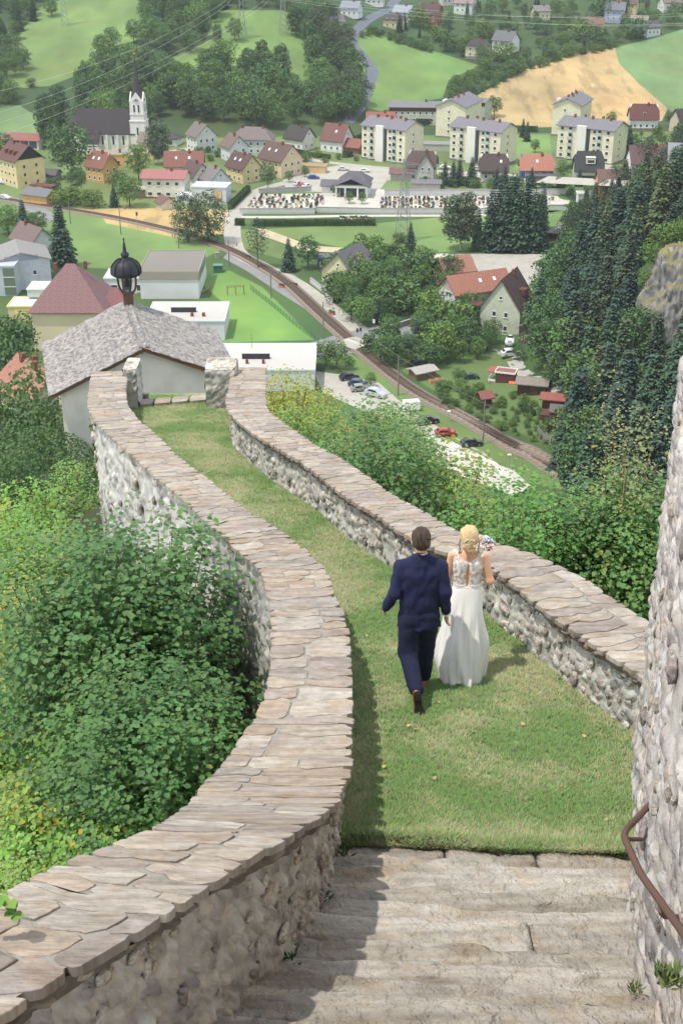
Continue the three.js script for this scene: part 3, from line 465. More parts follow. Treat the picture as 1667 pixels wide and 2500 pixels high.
// ---------------------------------------------------------------- chapel below the end of the path
const slateMats = ['#bfbdbc', '#b6b4b4', '#c8c6c4', '#aeacac', '#c0bdb9', '#babab9'].map((c, i) => { const m = new THREE.MeshStandardMaterial({ color: c, roughness: 0.85, map: scaled(TEX.rubble, 0.9, 1.4), bumpMap: scaled(TEX.streakBump, 1.2, 1.2), bumpScale: 0.01, side: THREE.DoubleSide }); m.map.offset.set(i * 0.3, i * 0.17); return m; });
{
  const apex = atZ(352, 850, 40), yaw = 0.25, LEN = 5.0, HALF = 3.0, RISE = 1.32, ROOT = 6.5;
  const t = thing('chapel', 'small white chapel with grey stone shingle roof and bell turret below the path', 'chapel', V(apex.x, apex.y - RISE - ROOT + 0.02, apex.z), yaw);
  // local axes: ridge runs along -z from the near gable at z = 0; eaves at x = +-HALF
  const white = material('#fcf7ea', 'plaster', 0.95), wood = material('#8a6a4c', 'wood', 0.8);
  const wallHalf = HALF - 0.42, sl = RISE / HALF, eave = ROOT, sh = new THREE.Shape([new THREE.Vector2(-wallHalf, -4), new THREE.Vector2(wallHalf, -4), new THREE.Vector2(wallHalf, eave + 0.42 * sl - 0.16), new THREE.Vector2(0, eave + RISE - 0.16), new THREE.Vector2(-wallHalf, eave + 0.42 * sl - 0.16)]);
  const wg = new THREE.ExtrudeGeometry(sh, { depth: LEN - 0.7, bevelEnabled: false }); wg.translate(0, 0, -LEN + 0.45); part('wall', wg, white, t);
  for (const z of [-0.7, -LEN + 0.9]) part('pilaster', box(0.10, eave + 3.6, 0.5, -wallHalf - 0.04, (eave - 4) / 2 + 0.0, z), white, t);
  for (const e of [-1, 1]) part('cornice', box(0.16, 0.16, LEN - 0.7, e * (wallHalf + 0.05), eave - 0.1, -LEN / 2 + 0.1), white, t);
  const deck = new THREE.Shape([new THREE.Vector2(-HALF, eave - 0.10), new THREE.Vector2(0, eave + RISE - 0.10), new THREE.Vector2(HALF, eave - 0.10), new THREE.Vector2(HALF, eave - 0.02), new THREE.Vector2(0, eave + RISE - 0.02), new THREE.Vector2(-HALF, eave - 0.02)]);
  const dg = new THREE.ExtrudeGeometry(deck, { depth: LEN, bevelEnabled: false }); dg.translate(0, 0, -LEN); const roof = part('roof', dg, wood, t);
  const r = rng(12), rest = [], slopeLen = Math.hypot(HALF, RISE), rowH = 0.165, rows = Math.ceil(slopeLen / rowH), slate = [0, 1, 2].map((k) => { const b = new THREE.BoxGeometry(1, 0.022, 0.30, 2, 1, 1), p = b.attributes.position; for (let i = 0; i < p.count; i++) p.setXYZ(i, p.getX(i), p.getY(i) + (p.getZ(i) > 0 ? 0.010 : 0) + 0.004 * N3(p.getX(i) * 3, k * 5, 1), p.getZ(i) + 0.03 * N3(p.getX(i) * 2 + k, 3, 2)); b.computeVertexNormals(); const u = b.attributes.uv; for (let i = 0; i < u.count; i++) u.setXY(i, p.getX(i) * 0.25 + k * 0.3, p.getZ(i)); return b; });
  const items = [];
  for (const side of [-1, 1]) for (let k = 0; k < rows; k++) {
    let z = 0.06 + 0.08 * r();
    while (z > -LEN) {
      const w = 0.15 + 0.13 * r(), q = (k + 0.35) * rowH, m = new THREE.Object3D(), f = 1 - q / slopeLen;                    // distance down from the ridge
      m.position.set(side * (q / slopeLen) * HALF, eave + RISE * f + 0.012 + 0.008 * r(), z - w / 2);
      m.rotation.order = 'ZXY'; m.rotation.z = -side * Math.atan2(RISE, HALF); m.rotation.y = side * Math.PI / 2;
      m.scale.set(w - 0.008, 1, 1); m.rotation.x = 0.045; m.updateMatrix(); items.push({ m, near: (side < 0 ? 1 : 0.35) * (1 + z / LEN * 0.5) + r() * 0.05, g: Math.floor(r() * 3), c: Math.floor(r() * 6), mat: m.matrix.clone() }); z -= w;
    }
  }
  items.sort((a, b) => b.near - a.near);
  items.slice(0, 300).forEach((i) => { const s = part('shingle', slate[i.g], slateMats[i.c], roof); s.position.copy(i.m.position); s.quaternion.copy(i.m.quaternion); s.scale.copy(i.m.scale); });
  for (let c = 0; c < 6; c++) { const list = items.slice(300).filter((i) => i.c === c).map((i) => slate[i.g].clone().applyMatrix4(i.mat)); const s = part('shingles', merge(list), slateMats[c], roof); s.userData.kind = 'stuff'; }
  part('ridge_cap', merge([box(0.16, 0.02, LEN, 0.075, eave + RISE + 0.015, -LEN / 2).rotateZ(0), box(0.16, 0.02, LEN, -0.075, eave + RISE + 0.022, -LEN / 2)]), slateMats[3], roof);
  const verge = (side) => { const g = box(slopeLen, 0.10, 0.05); g.rotateZ(-side * Math.atan2(RISE, HALF)); g.translate(side * HALF / 2, eave + RISE / 2 - 0.07, 0.03); return g; };
  part('verge_board', merge([verge(1), verge(-1)]), wood, roof);
  // bell turret on the far end of the ridge
  const iron = material('#2f3136', 'plain', 0.55, { metalness: 0.4 }), post = material('#6d5a46', 'wood', 0.8), B = V(0.0, eave + RISE - 0.15, -LEN + 0.35);
  const tur = new THREE.Group(); tur.name = 'bell_turret'; tur.position.copy(B); tur.scale.set(0.95, 0.84, 0.95); t.add(tur);
  part('shaft', box(0.34, 0.75, 0.34, 0, 0.30, 0), post, tur);
  for (let k = 0; k < 4; k++) { const a = k / 4 * Math.PI * 2 + 0.5, c = new THREE.CatmullRomCurve3([V(Math.cos(a) * 0.15, 0.62, Math.sin(a) * 0.15), V(Math.cos(a) * 0.30, 0.85, Math.sin(a) * 0.30), V(Math.cos(a) * 0.35, 1.2, Math.sin(a) * 0.35), V(Math.cos(a) * 0.34, 1.5, Math.sin(a) * 0.34)]); part('support_post', new THREE.TubeGeometry(c, 10, 0.045, 6), post, tur); }
  const prof = [[0.44, 1.40], [0.52, 1.44], [0.53, 1.58], [0.51, 1.75], [0.43, 1.92], [0.30, 2.03], [0.15, 2.08], [0.11, 2.14], [0.15, 2.24], [0.145, 2.31], [0.075, 2.36], [0.06, 2.52], [0.035, 2.72], [0.015, 2.80], [0.035, 2.86], [0.03, 2.92], [0, 2.95]].map(([a, b]) => new THREE.Vector2(a, b));
  const dome = part('dome', new THREE.LatheGeometry(prof, 24), iron, tur);
  part('dome_soffit', new THREE.CylinderGeometry(0.5, 0.44, 0.06, 24).translate(0, 1.415, 0), post, tur);
  for (let k = 0; k < 10; k++) { const a = k / 10 * Math.PI * 2; part('rib', new THREE.TubeGeometry(new THREE.CatmullRomCurve3([[0.53, 1.44], [0.545, 1.58], [0.52, 1.76], [0.44, 1.935], [0.30, 2.05], [0.15, 2.1]].map(([q, y]) => V(Math.cos(a) * q, y, Math.sin(a) * q))), 12, 0.018, 5), iron, dome); }
  part('bell', new THREE.LatheGeometry([[0.02, 1.32], [0.07, 1.30], [0.09, 1.2], [0.11, 1.08], [0.165, 0.98], [0.16, 0.96], [0, 0.99]].map(([a, b]) => new THREE.Vector2(a, b)), 16), iron, tur);
  part('hanger', new THREE.CylinderGeometry(0.015, 0.015, 0.2, 6).translate(0, 1.38, 0), iron, tur);
  // relief stone beside the gable
  const rs = thing('relief_stone', 'small carved grey relief stone leaning by the left pier of the path', 'stone', atZ(348, 985, 26.6)), rg = box(0.30, 0.26, 0.08, 0, 0.1, 0);
  part('slab', rg, darkStones[1], rs); part('carving', merge([box(0.22, 0.03, 0.02, 0, 0.19, 0.045), box(0.05, 0.14, 0.02, -0.07, 0.09, 0.045), box(0.05, 0.14, 0.02, 0.06, 0.09, 0.045), new THREE.TorusGeometry(0.04, 0.012, 5, 10).translate(0, 0.1, 0.045)]), darkStones[4], rs);
}

// ---------------------------------------------------------------- plants
const leafMat = (c) => { const m = farLeaf.clone(); m.color.setRGB(...c); return m; };
const nearLeaf = (c) => new THREE.MeshPhysicalMaterial({ vertexColors: true, color: new THREE.Color().setRGB(...c), roughness: 0.72, specularIntensity: 0.6, transmission: 0.5, thickness: 0, side: THREE.DoubleSide });
const bark = material('#6a5b4c', 'plain', 0.95), barkDark = material('#4c4038', 'plain', 0.95), barkPale = material('#b9b4a8', 'plain', 0.9);
function trunkGeo(h, r0, r1, lean = 0, limbs = 0, r = R, spread = 0.3) {
  const list = [new THREE.TubeGeometry(new THREE.CatmullRomCurve3([V(0, -0.03 * h, 0), V(lean * 0.3, h * 0.4, 0), V(lean, h, lean * 0.4)]), 6, r0, 6)];
  const taper = (g, a, b, y0, y1) => { const p = g.attributes.position; return g; };
  const p = list[0].attributes.position; for (let i = 0; i < p.count; i++) { const t = clamp(p.getY(i) / h, 0, 1), k = lerp(1, r1 / r0, t), cx = lean * t; p.setXYZ(i, cx + (p.getX(i) - cx) * k, p.getY(i), p.getZ(i) * k); }
  for (let k = 0; k < limbs; k++) { const a = k * 2.4 + r(), y = h * (0.4 + 0.5 * k / limbs), o = spread * h * (0.5 + 0.5 * r()); list.push(new THREE.TubeGeometry(new THREE.CatmullRomCurve3([V(lean * 0.5, y, 0), V(Math.cos(a) * o * 0.5, y + o * 0.35, Math.sin(a) * o * 0.5), V(Math.cos(a) * o, y + o * 0.9, Math.sin(a) * o)]), 4, r0 * 0.32, 4)); }
  const g = merge(list); g.computeVertexNormals(); return g;
}
// unit crowns: tree height 1, foot at the origin
function broadCrown(seed, { base = 0.18, wide = 0.34, clumps = 26, per = 62, card = 0.042, top = 0.98, c = [0.095, 0.17, 0.055], round = 1 } = {}) {
  const r = rng(seed), L = leafSet(), mid = (base + top) / 2, hh = (top - base) / 2, cl = [];
  for (let k = 0; k < clumps; k++) { const t = (k + 0.5) / clumps, y = 1 - 2 * t, a = k * 2.39996 + r() * 0.6, q = Math.sqrt(1 - y * y * 0.92), f = 0.62 + 0.42 * r(); cl.push([Math.cos(a) * q * wide * f, mid + y * hh * (0.80 + 0.2 * r()), Math.sin(a) * q * wide * f, (0.085 + 0.075 * r()) * (wide / 0.34) * 1.05]); }
  for (let k = 0; k < 6; k++) cl.push([(r() - 0.5) * wide, mid + (r() - 0.5) * hh, (r() - 0.5) * wide, 0.13]);
  for (const [x, y, z, s] of cl) { const cc = tint(r, c, 0.34); for (let k = 0; k < per; k++) { const d = rdir(r); if (d.y < -0.55) d.y *= -0.6; const q = s * (0.72 + 0.42 * r()), p = V(x + d.x * q, y + d.y * q * 0.85, z + d.z * q), out = d.clone().add(rdir(r).multiplyScalar(0.7)).normalize(), along = rdir(r).cross(out).normalize(); const len = card * (0.7 + 0.7 * r()); addLeaf(L, p, along, out, len, len * 0.85, tint(r, cc, 0.3)); } }
  return leafGeo(L);
}
function spruceCrown(seed, { wide = 0.19, base = 0.05, levels = 26, c = [0.04, 0.082, 0.05], tip = 0.6, per = 9 } = {}) {
  const r = rng(seed), L = leafSet();
  for (let k = 0; k < levels; k++) {
    const t = k / levels, y = lerp(base, 0.97, t), rad = wide * Math.pow(1 - t, 0.85) * (0.8 + 0.35 * r()) + 0.008, n = Math.max(4, Math.round(per * (1.2 - t * 0.7))), off = r() * 6.28;
    for (let b = 0; b < n; b++) { const a = off + b / n * 6.283 + (r() - 0.5) * 0.5, R1 = rad * (0.75 + 0.4 * r()), cc = tint(r, c, 0.35), seg = Math.max(2, Math.round(R1 / 0.028)); for (let s = 0; s < seg; s++) { const f = (s + 0.3) / seg, p = V(Math.cos(a) * R1 * f, y - f * R1 * 0.42 + 0.015 * Math.sin(f * 3), Math.sin(a) * R1 * f); for (const side of [-1, 1]) { const d = V(Math.cos(a + side * 0.75), -0.35 - 0.2 * r(), Math.sin(a + side * 0.75)).normalize(); addLeaf(L, p, d, V(r() - 0.5, 1, r() - 0.5).normalize(), 0.062 * (0.7 + 0.6 * r()) * (1 - 0.3 * t), 0.042, tint(r, cc, 0.3)); } } }
  }
  for (let k = 0; k < 6; k++) addLeaf(L, V(0, 0.95, 0), V((r() - 0.5) * 0.25, 1, (r() - 0.5) * 0.25).normalize(), rdir(r), 0.05, 0.014, c);
  return leafGeo(L);
}
function pineCrown(seed, c = [0.05, 0.08, 0.05]) { // tufts on sparse limbs
  const r = rng(seed), L = leafSet();
  for (let k = 0; k < 34; k++) { const t = k / 34, y = 0.34 + 0.62 * t, a = k * 2.4, q = (0.15 * Math.sin(Math.PI * (0.18 + 0.8 * t)) + 0.02) * (0.6 + 0.6 * r()), cx = Math.cos(a) * q, cz = Math.sin(a) * q, cc = tint(r, c, 0.3); for (let i = 0; i < 34; i++) { const d = rdir(r), p = V(cx + d.x * 0.06, y + d.y * 0.035, cz + d.z * 0.06); addLeaf(L, p, d, rdir(r), 0.035, 0.016, tint(r, cc, 0.3)); } }
  return leafGeo(L);
}
const KINDS = {};
function kind(name, crowns, colors, trunk, trunkMat) { KINDS[name] = { crowns, mats: colors.map(leafMat), trunk, trunkMat }; }
const G1 = [1, 1, 1];
kind('broad', [1, 2, 3, 4, 5].map((s) => broadCrown(s)), [G1, [0.8, 0.9, 0.9], [1.15, 1.15, 0.9], [0.9, 0.95, 1.05], [1.45, 1.4, 1.1]], trunkGeo(0.55, 0.024, 0.010, 0.02, 5), bark);
kind('round', [11, 12].map((s) => broadCrown(s, { base: 0.22, wide: 0.36, clumps: 22 })), [G1, [1.1, 1.1, 0.9]], trunkGeo(0.5, 0.022, 0.01, 0, 4), bark);
kind('bush', [21, 22, 23].map((s) => broadCrown(s, { base: 0.0, wide: 0.52, clumps: 22, card: 0.075, per: 46, c: [0.09, 0.16, 0.045] })), [G1, [1.2, 1.15, 0.8], [0.75, 0.85, 0.9], [1.4, 1.3, 0.9]], trunkGeo(0.4, 0.02, 0.01, 0.02, 5), bark);
kind('tall', [31, 32, 33].map((s) => broadCrown(s, { base: 0.10, wide: 0.22, clumps: 30, card: 0.036, c: [0.075, 0.135, 0.05] })), [G1, [0.85, 0.92, 0.95], [1.15, 1.1, 0.95]], trunkGeo(0.6, 0.018, 0.008, 0.01, 5), bark);
kind('willow', [41, 42].map((s) => broadCrown(s, { base: 0.03, wide: 0.30, clumps: 40, card: 0.03, per: 70, c: [0.085, 0.125, 0.055] })), [G1, [0.92, 0.97, 1]], trunkGeo(0.6, 0.03, 0.01, 0.01, 4), bark);
kind('birch', [51, 52].map((s) => broadCrown(s, { base: 0.14, wide: 0.24, clumps: 40, card: 0.032, per: 120, c: [0.11, 0.155, 0.085] })), [G1, [0.95, 1, 0.95]], trunkGeo(0.75, 0.014, 0.005, 0.015, 6), barkPale);
kind('spruce', [61, 62, 63, 64].map((s) => spruceCrown(s)), [G1, [1.25, 1.25, 1.1], [0.8, 0.85, 0.95]], trunkGeo(0.92, 0.016, 0.003), barkDark);
kind('fir', [71, 72].map((s) => spruceCrown(s, { wide: 0.24, levels: 22, c: [0.038, 0.08, 0.052], per: 10 })), [G1, [1.1, 1.1, 1.1]], trunkGeo(0.9, 0.018, 0.004), barkDark);
kind('thin', [81, 82].map((s) => spruceCrown(s, { wide: 0.13, base: 0.12, levels: 30, c: [0.05, 0.08, 0.05], per: 7 })), [G1, [1.3, 1.2, 1]], trunkGeo(0.95, 0.012, 0.003), barkDark);
kind('pine', [91, 92].map((s) => pineCrown(s)), [G1, [1.15, 1.1, 1]], trunkGeo(0.92, 0.014, 0.005, 0.02, 3, R, 0.12), bark);
kind('larch', [101, 102].map((s) => spruceCrown(s, { wide: 0.17, base: 0.1, levels: 26, c: [0.085, 0.12, 0.055], per: 8 })), [G1, [0.9, 0.95, 0.95], [1.15, 1.1, 0.95]], trunkGeo(0.93, 0.014, 0.003), bark);
const protos = {};
function plant(kindName, name, label, category, pos, h, group, variant, wide = 1) {
  const K = KINDS[kindName], i = variant ?? Math.floor(R() * K.crowns.length * K.mats.length), key = kindName + (i % (K.crowns.length * K.mats.length)) + name; let o;
  if (!protos[key]) { o = protos[key] = thing(name, label, category, pos, 0, group); part('trunk', K.trunk, K.trunkMat, o); part('crown', K.crowns[i % K.crowns.length], K.mats[Math.floor(i / K.crowns.length) % K.mats.length], o); o.userData.base = name; } else { o = protos[key].clone(); o.name = numbered(name); scene.add(o); o.userData = {}; tag(o, label, category, group); o.userData.base = name; }
  delete o.userData.base; o.position.copy(pos); o.rotation.y = R() * 6.28; o.scale.set(h * wide, h, h * wide); return o;
}
const inPoly = (x, y, P) => { let c = false; for (let i = 0, j = P.length - 1; i < P.length; j = i++) if ((P[i][1] > y) !== (P[j][1] > y) && x < (P[j][0] - P[i][0]) * (y - P[i][1]) / (P[j][1] - P[i][1]) + P[i][0]) c = !c; return c; };
const woodSpots = [];
function wood(poly, spacing, kinds, h0, h1, name, label, group, seed, most = 300) {  // trees standing in a pixel outline of the ground
  const r = rng(seed), xs = poly.map((p) => p[0]), ys = poly.map((p) => p[1]), x0 = Math.min(...xs), x1 = Math.max(...xs), y0 = Math.min(...ys), y1 = Math.max(...ys), mine = []; let n = 0;
  for (let k = 0; k < 4000 && n < most; k++) { const px = lerp(x0, x1, r()), py = lerp(y0, y1, r()); if (!inPoly(px, py, poly)) continue; const p = G(px, py); if (mine.some((q) => Math.hypot(q.x - p.x, q.z - p.z) < spacing)) continue; mine.push(p); woodSpots.push(p); plant(kinds[Math.floor(r() * kinds.length)], name, label, 'tree', p, lerp(h0, h1, r()), group, undefined, 0.9 + 0.4 * r()); n++; }
  return n;
}
const FOREST = 'broadleaf trees of the wood behind the church';
let nWood = 0;
nWood += wood([[185, 270], [230, 215], [330, 190], [420, 195], [480, 215], [560, 232], [640, 232], [760, 235], [860, 265], [860, 300], [790, 308], [640, 315], [520, 300], [370, 290], [350, 330], [200, 330]], 8.0, ['broad', 'broad', 'tall', 'round'], 10, 16, 'forest_tree', 'dense broadleaf tree in the wood rising behind the church', FOREST, 1, 140);
nWood += wood([[355, 20], [380, -20], [530, -20], [530, 45], [510, 85], [480, 120], [430, 140], [360, 128], [340, 105], [250, 150], [235, 125], [330, 95]], 8.5, ['broad', 'tall', 'round'], 9, 14, 'forest_tree', 'broadleaf tree in the tongue of wood running up between two meadows', 'trees in the tongue of wood between the meadows', 2, 90);
nWood += wood([[-20, 120], [-20, -20], [95, -20], [85, 50], [60, 90], [30, 118]], 8.5, ['broad', 'tall', 'spruce'], 9, 14, 'forest_tree', 'broadleaf tree in the dark wood at the top left corner', 'trees in the wood at the upper left corner', 3, 50);
nWood += wood([[-20, 190], [-20, 130], [30, 130], [58, 165], [60, 195]], 7, ['broad', 'round'], 7, 11, 'forest_tree', 'broadleaf tree in the small copse left of the upper meadow', 'trees of the small copse left of the meadow', 4, 16);
nWood += wood([[-20, 265], [-20, 215], [45, 235], [45, 262]], 6, ['bush', 'round'], 5, 8, 'forest_tree', 'low round tree at the left edge above the small meadow', 'low trees at the left edge above the small meadow', 5, 10);
nWood += wood([[700, 92], [740, 50], [800, 60], [830, 95], [850, 150], [880, 235], [865, 285], [790, 290], [765, 215], [760, 130]], 8, ['broad', 'tall', 'willow'], 11, 17, 'forest_tree', 'tall broadleaf tree in the wood beside the winding hill road', 'trees beside the winding hill road', 6, 60);
nWood += wood([[500, 190], [530, 165], [600, 168], [690, 182], [700, 205], [640, 215], [520, 215]], 8, ['broad', 'tall'], 11, 15, 'forest_tree', 'broadleaf tree on the wood edge below the bright meadow', 'trees on the wood edge below the bright meadow', 7, 24);
nWood += wood([[530, 22], [540, -20], [760, -20], [750, 18]], 9, ['broad', 'spruce'], 9, 13, 'forest_tree', 'dark tree in the wood along the top edge above the meadow', 'trees along the top edge above the meadow', 8, 40);
// trees and shrubs between the hillside houses
const HILLT = 'garden trees between the hillside houses';
nWood += wood([[960, 75], [1010, 60], [1110, 40], [1250, 20], [1420, 0], [1667, -10], [1667, 60], [1620, 88], [1500, 118], [1380, 140], [1270, 178], [1150, 205], [1170, 165], [1060, 115], [990, 95]], 10.5, ['broad', 'bush', 'round', 'tall', 'spruce'], 5, 11, 'garden_tree', 'garden tree among the scattered houses on the far hillside', HILLT, 9, 150);
nWood += wood([[1110, 200], [1180, 185], [1260, 168], [1380, 132], [1500, 110], [1500, 118], [1380, 145], [1260, 185], [1180, 225], [1110, 250], [1090, 225]], 4.5, ['bush'], 3, 5, 'hedgerow_shrub', 'shrub in the hedgerow along the upper edge of the tan field', 'shrubs in the hedgerow above the tan field', 10, 70);
nWood += wood([[880, 92], [910, 78], [985, 100], [1060, 125], [1055, 130], [980, 108], [912, 88]], 3.6, ['bush'], 2.6, 4, 'hedgerow_shrub', 'shrub in the hedge along the top of the bright green slope', 'shrubs in the hedge above the bright slope', 11, 30);
// the wooded hill on the right
{
  const r = rng(33), mine = []; let n = 0;
  for (let k = 0; k < 9000 && n < 290; k++) {
    const d = lerp(195, 425, r()), x = woodFoot(d) + 60 * r() - 1, p = V(x, valley(x, d), -d), [px, py] = pixelOf(p); if (px > 1800 || py > 1500) continue; const gap = 4.6 + 0.006 * (d - 200);
    if (mine.some((q) => Math.hypot(q.x - x, q.z + d) < gap)) continue; if (px > 1545 && py > 600 && py < 905 && d < 330) continue; mine.push(p); n++;
    const far = d > 350, e = x - woodFoot(d), kd = far ? ['pine', 'larch', 'spruce', 'tall', 'thin'][Math.floor(r() * 5)] : e < 6 && r() < 0.5 ? 'broad' : r() < 0.06 ? 'broad' : r() < 0.72 ? 'spruce' : r() < 0.5 ? 'larch' : 'thin', h = kd === 'broad' ? 7 + 6 * r() : (far ? 7 + 6 * r() : 9 + 10 * r());
    const con = kd !== 'broad' && kd !== 'tall';
    plant(kd, con ? 'conifer' : 'forest_tree', con ? (far ? 'slender conifer high on the wooded hill below the far houses' : 'dark spruce on the steep wooded hill right of the gardens') : 'green broadleaf tree among the conifers of the wooded hill', 'tree', p, h, con ? (far ? 'slender conifers on the far part of the wooded hill' : 'dark spruces on the steep wooded hill') : 'broadleaf trees on the wooded hill', undefined, con ? 1.1 + 0.5 * r() : 1.15);
  }
  const e = thing('limestone_cliff', 'pale limestone cliff with grassy top standing out of the wooded hill', 'cliff'), cen = atZ(1672, 735, 262);
  const g = new THREE.IcosahedronGeometry(1, 40); const w = mergeVertices((() => { g.deleteAttribute('normal'); g.deleteAttribute('uv'); return g; })(), 1e-4), p = w.attributes.position, col = [], uv = [];
  for (let i = 0; i < p.count; i++) { let v = V().fromBufferAttribute(p, i); const rid = Math.abs(N3(v.x * 2.4, v.y * 0.7, v.z * 2.4)), k = 1 + 0.34 * N3(v.x * 1.6, v.y * 1.1, v.z * 1.6 + 4) - 0.26 * rid - 0.16 * Math.abs(N3(v.x * 6, v.y * 1.6, v.z * 6)) + 0.16 * fbm(v.x * 9, v.y * 4, v.z * 9, 4); const y = v.y > 0.1 ? v.y * 0.9 : v.y; const q = V(v.x * 10 * k, y * 13.5 * k, v.z * 8 * k); p.setXYZ(i, cen.x + q.x, cen.y + q.y, cen.z + q.z); uv.push(q.x * 0.1, q.y * 0.1); col.push(0, 0, 0); }
  w.setAttribute('uv', new THREE.Float32BufferAttribute(uv, 2)); w.computeVertexNormals(); const nn = w.attributes.normal;
  for (let i = 0; i < p.count; i++) { const x = p.getX(i), y = p.getY(i), z = p.getZ(i), gr = sstep(0.38, 0.52, nn.getY(i) + 0.6 * fbm(x * 0.5, y * 0.5, z * 0.5, 3)), st = clamp(0.45 + 1.7 * fbm(x * 1.1, y * 0.16, z * 1.1, 4), 0, 1.2); const rock = [lerp(0.15, 0.46, st), lerp(0.145, 0.43, st), lerp(0.15, 0.40, st)]; const gc = [0.26, 0.235, 0.09]; for (let k = 0; k < 3; k++) col[i * 3 + k] = lerp(rock[k], gc[k], gr); }
  w.setAttribute('color', new THREE.Float32BufferAttribute(col, 3));
  part('rock', w, rubbleMat, e);
  for (const [px, py, h] of [[1588, 640, 4], [1620, 600, 4.5], [1655, 585, 4], [1575, 700, 3], [1610, 660, 2.5], [1640, 630, 3]]) plant('bush', 'cliff_shrub', 'yellowish shrub growing on top of the limestone cliff', 'shrub', atZ(px, py, 262), h, 'shrubs on top of the limestone cliff', 9);
}
// single trees in the valley: kind, foot pixel, height, label
const single = (k, name, px, py, h, label, wide = 1, v) => plant(k, name, label, name.includes('shrub') ? 'shrub' : 'tree', G(px, py), h, undefined, v, wide);
single('spruce', 'spruce_tree', 156, 652, 19, 'tall dark spruce standing alone between the grey houses and the green field', 1.25, 0);
single('fir', 'spruce_tree', 62, 578, 12, 'broad spruce beside the brown roofed house at the left edge', 1.1);
single('broad', 'tree', 22, 572, 9, 'round tree left of the broad spruce at the left edge', 1.2);
single('broad', 'tree', 96, 570, 7, 'low round tree right of the broad spruce near the railway', 1.2);
single('willow', 'willow_tree', 460, 592, 15, 'left one of the twin round trees in the straw field by the railway', 1.0, 0);
single('willow', 'willow_tree', 508, 592, 15.5, 'right one of the twin round trees in the straw field by the railway', 1.15, 1);
single('pine', 'pine_tree', 630, 655, 14.5, 'slender pine standing alone beside the station platform', 1.0, 0);
single('fir', 'pine_tree', 705, 662, 10, 'dark pine, left of the pair above the yellow house', 1.1);
single('broad', 'pine_tree', 752, 655, 9, 'dark round pine, right of the pair above the yellow house', 1.0, 5);
single('round', 'tree', 654, 463, 9.5, 'small round tree in front of the big pale yellow house', 0.9, 0);
single('birch', 'birch_tree', 388, 402, 17, 'tall light green tree right in front of the church tower', 1.0, 0);
single('broad', 'tree', 178, 432, 19, 'large dark tree in front of the church nave', 1.15, 6);
single('broad', 'tree', 150, 395, 13, 'dark tree left of the large one before the church nave', 1.2, 7);
single('tall', 'poplar_tree', 118, 362, 22, 'dark poplar, tallest of the row left of the church', 0.75, 3);
single('spruce', 'poplar_tree', 108, 358, 16, 'dark spruce beside the poplars left of the church', 0.9);
single('tall', 'poplar_tree', 150, 330, 21, 'second poplar left of the church, behind the nave end', 0.75);
single('broad', 'tree', 262, 195, 18, 'large reddish brown tree rising out of the wood above the church', 0.9, 12);
single('tall', 'tree', 212, 245, 16, 'pale slender tree at the upper left edge of the wood', 0.9);
single('spruce', 'spruce_tree', 693, 205, 14, 'single pointed spruce on the meadow edge above the wood', 1.1);
single('broad', 'tree', 575, 100, 11, 'dark round tree on the meadow below the lattice pylon', 1.0);
single('tall', 'tree', 533, 115, 11, 'slender tree left of the round one on the bright meadow', 0.9);
single('broad', 'tree', 545, 178, 15, 'big dark tree at the lower edge of the bright meadow', 1.2);
single('broad', 'tree', 128, 40, 8, 'dark tree alone on the upper left meadow', 1.3);
single('bush', 'shrub', 78, 213, 4, 'dark round shrub alone on the lower left meadow', 1.0);
single('broad', 'tree', 340, 440, 13, 'dark tree behind the orange house below the church', 0.9);
single('round', 'tree', 292, 470, 8, 'light green round tree right of the orange house', 1.3, 2);
single('round', 'tree', 318, 505, 10, 'light green tree on the railway bank below the cream house', 1.3, 3);
single('fir', 'tree', 280, 505, 8, 'dark small tree left of the light green one on the railway bank', 1.1);
single('broad', 'tree', 190, 470, 9, 'dark tree left of the orange house', 1.1);
single('broad', 'tree', 10, 395, 11, 'dark tree at the left edge above the big yellow house', 1.2);
single('bush', 'shrub', 170, 500, 6, 'wide green shrub on the bank above the straw field', 1.6);
single('bush', 'shrub', 225, 505, 5.5, 'green shrub on the bank right of the small yellow house', 1.4);
single('bush', 'shrub', 130, 470, 5, 'shrub right of the big yellow house', 1.2);
single('fir', 'spruce_tree', 1001, 616, 9.5, 'small dark spruce on the meadow at the foot of the lattice pylon', 1.0);
single('bush', 'shrub', 975, 592, 3, 'low shrub left of the small spruce by the pylon', 1.3);
single('birch', 'birch_tree', 1122, 610, 17, 'tall grey green birch left of the dark spruce group', 1.25, 1);
single('spruce', 'spruce_tree', 1165, 612, 13, 'slim spruce between the birch and the dark spruce group', 0.9);
for (const [px, py, h] of [[1195, 612, 19], [1215, 600, 20], [1232, 615, 21], [1250, 600, 22], [1262, 618, 20.5], [1280, 604, 21], [1298, 616, 19], [1312, 604, 17], [1242, 590, 21]]) plant('spruce', 'spruce_tree', 'tall dark spruce in the close group beside the gravel yard', 'tree', G(px, py), h, 'close group of dark spruces beside the gravel yard', undefined, 1.15);
single('spruce', 'spruce_tree', 1322, 560, 14, 'slender spruce standing out to the right of the dark group', 0.9);
for (const [px, py, h] of [[1085, 452, 9], [1105, 455, 9.5], [1120, 452, 10], [1150, 455, 11], [1210, 470, 9], [1230, 470, 10], [1295, 468, 9], [1412, 455, 7]]) plant('fir', 'garden_conifer', 'dark garden conifer between the cemetery and the front row of houses', 'tree', G(px, py), h, 'dark conifers between cemetery and houses', undefined, 1.1);
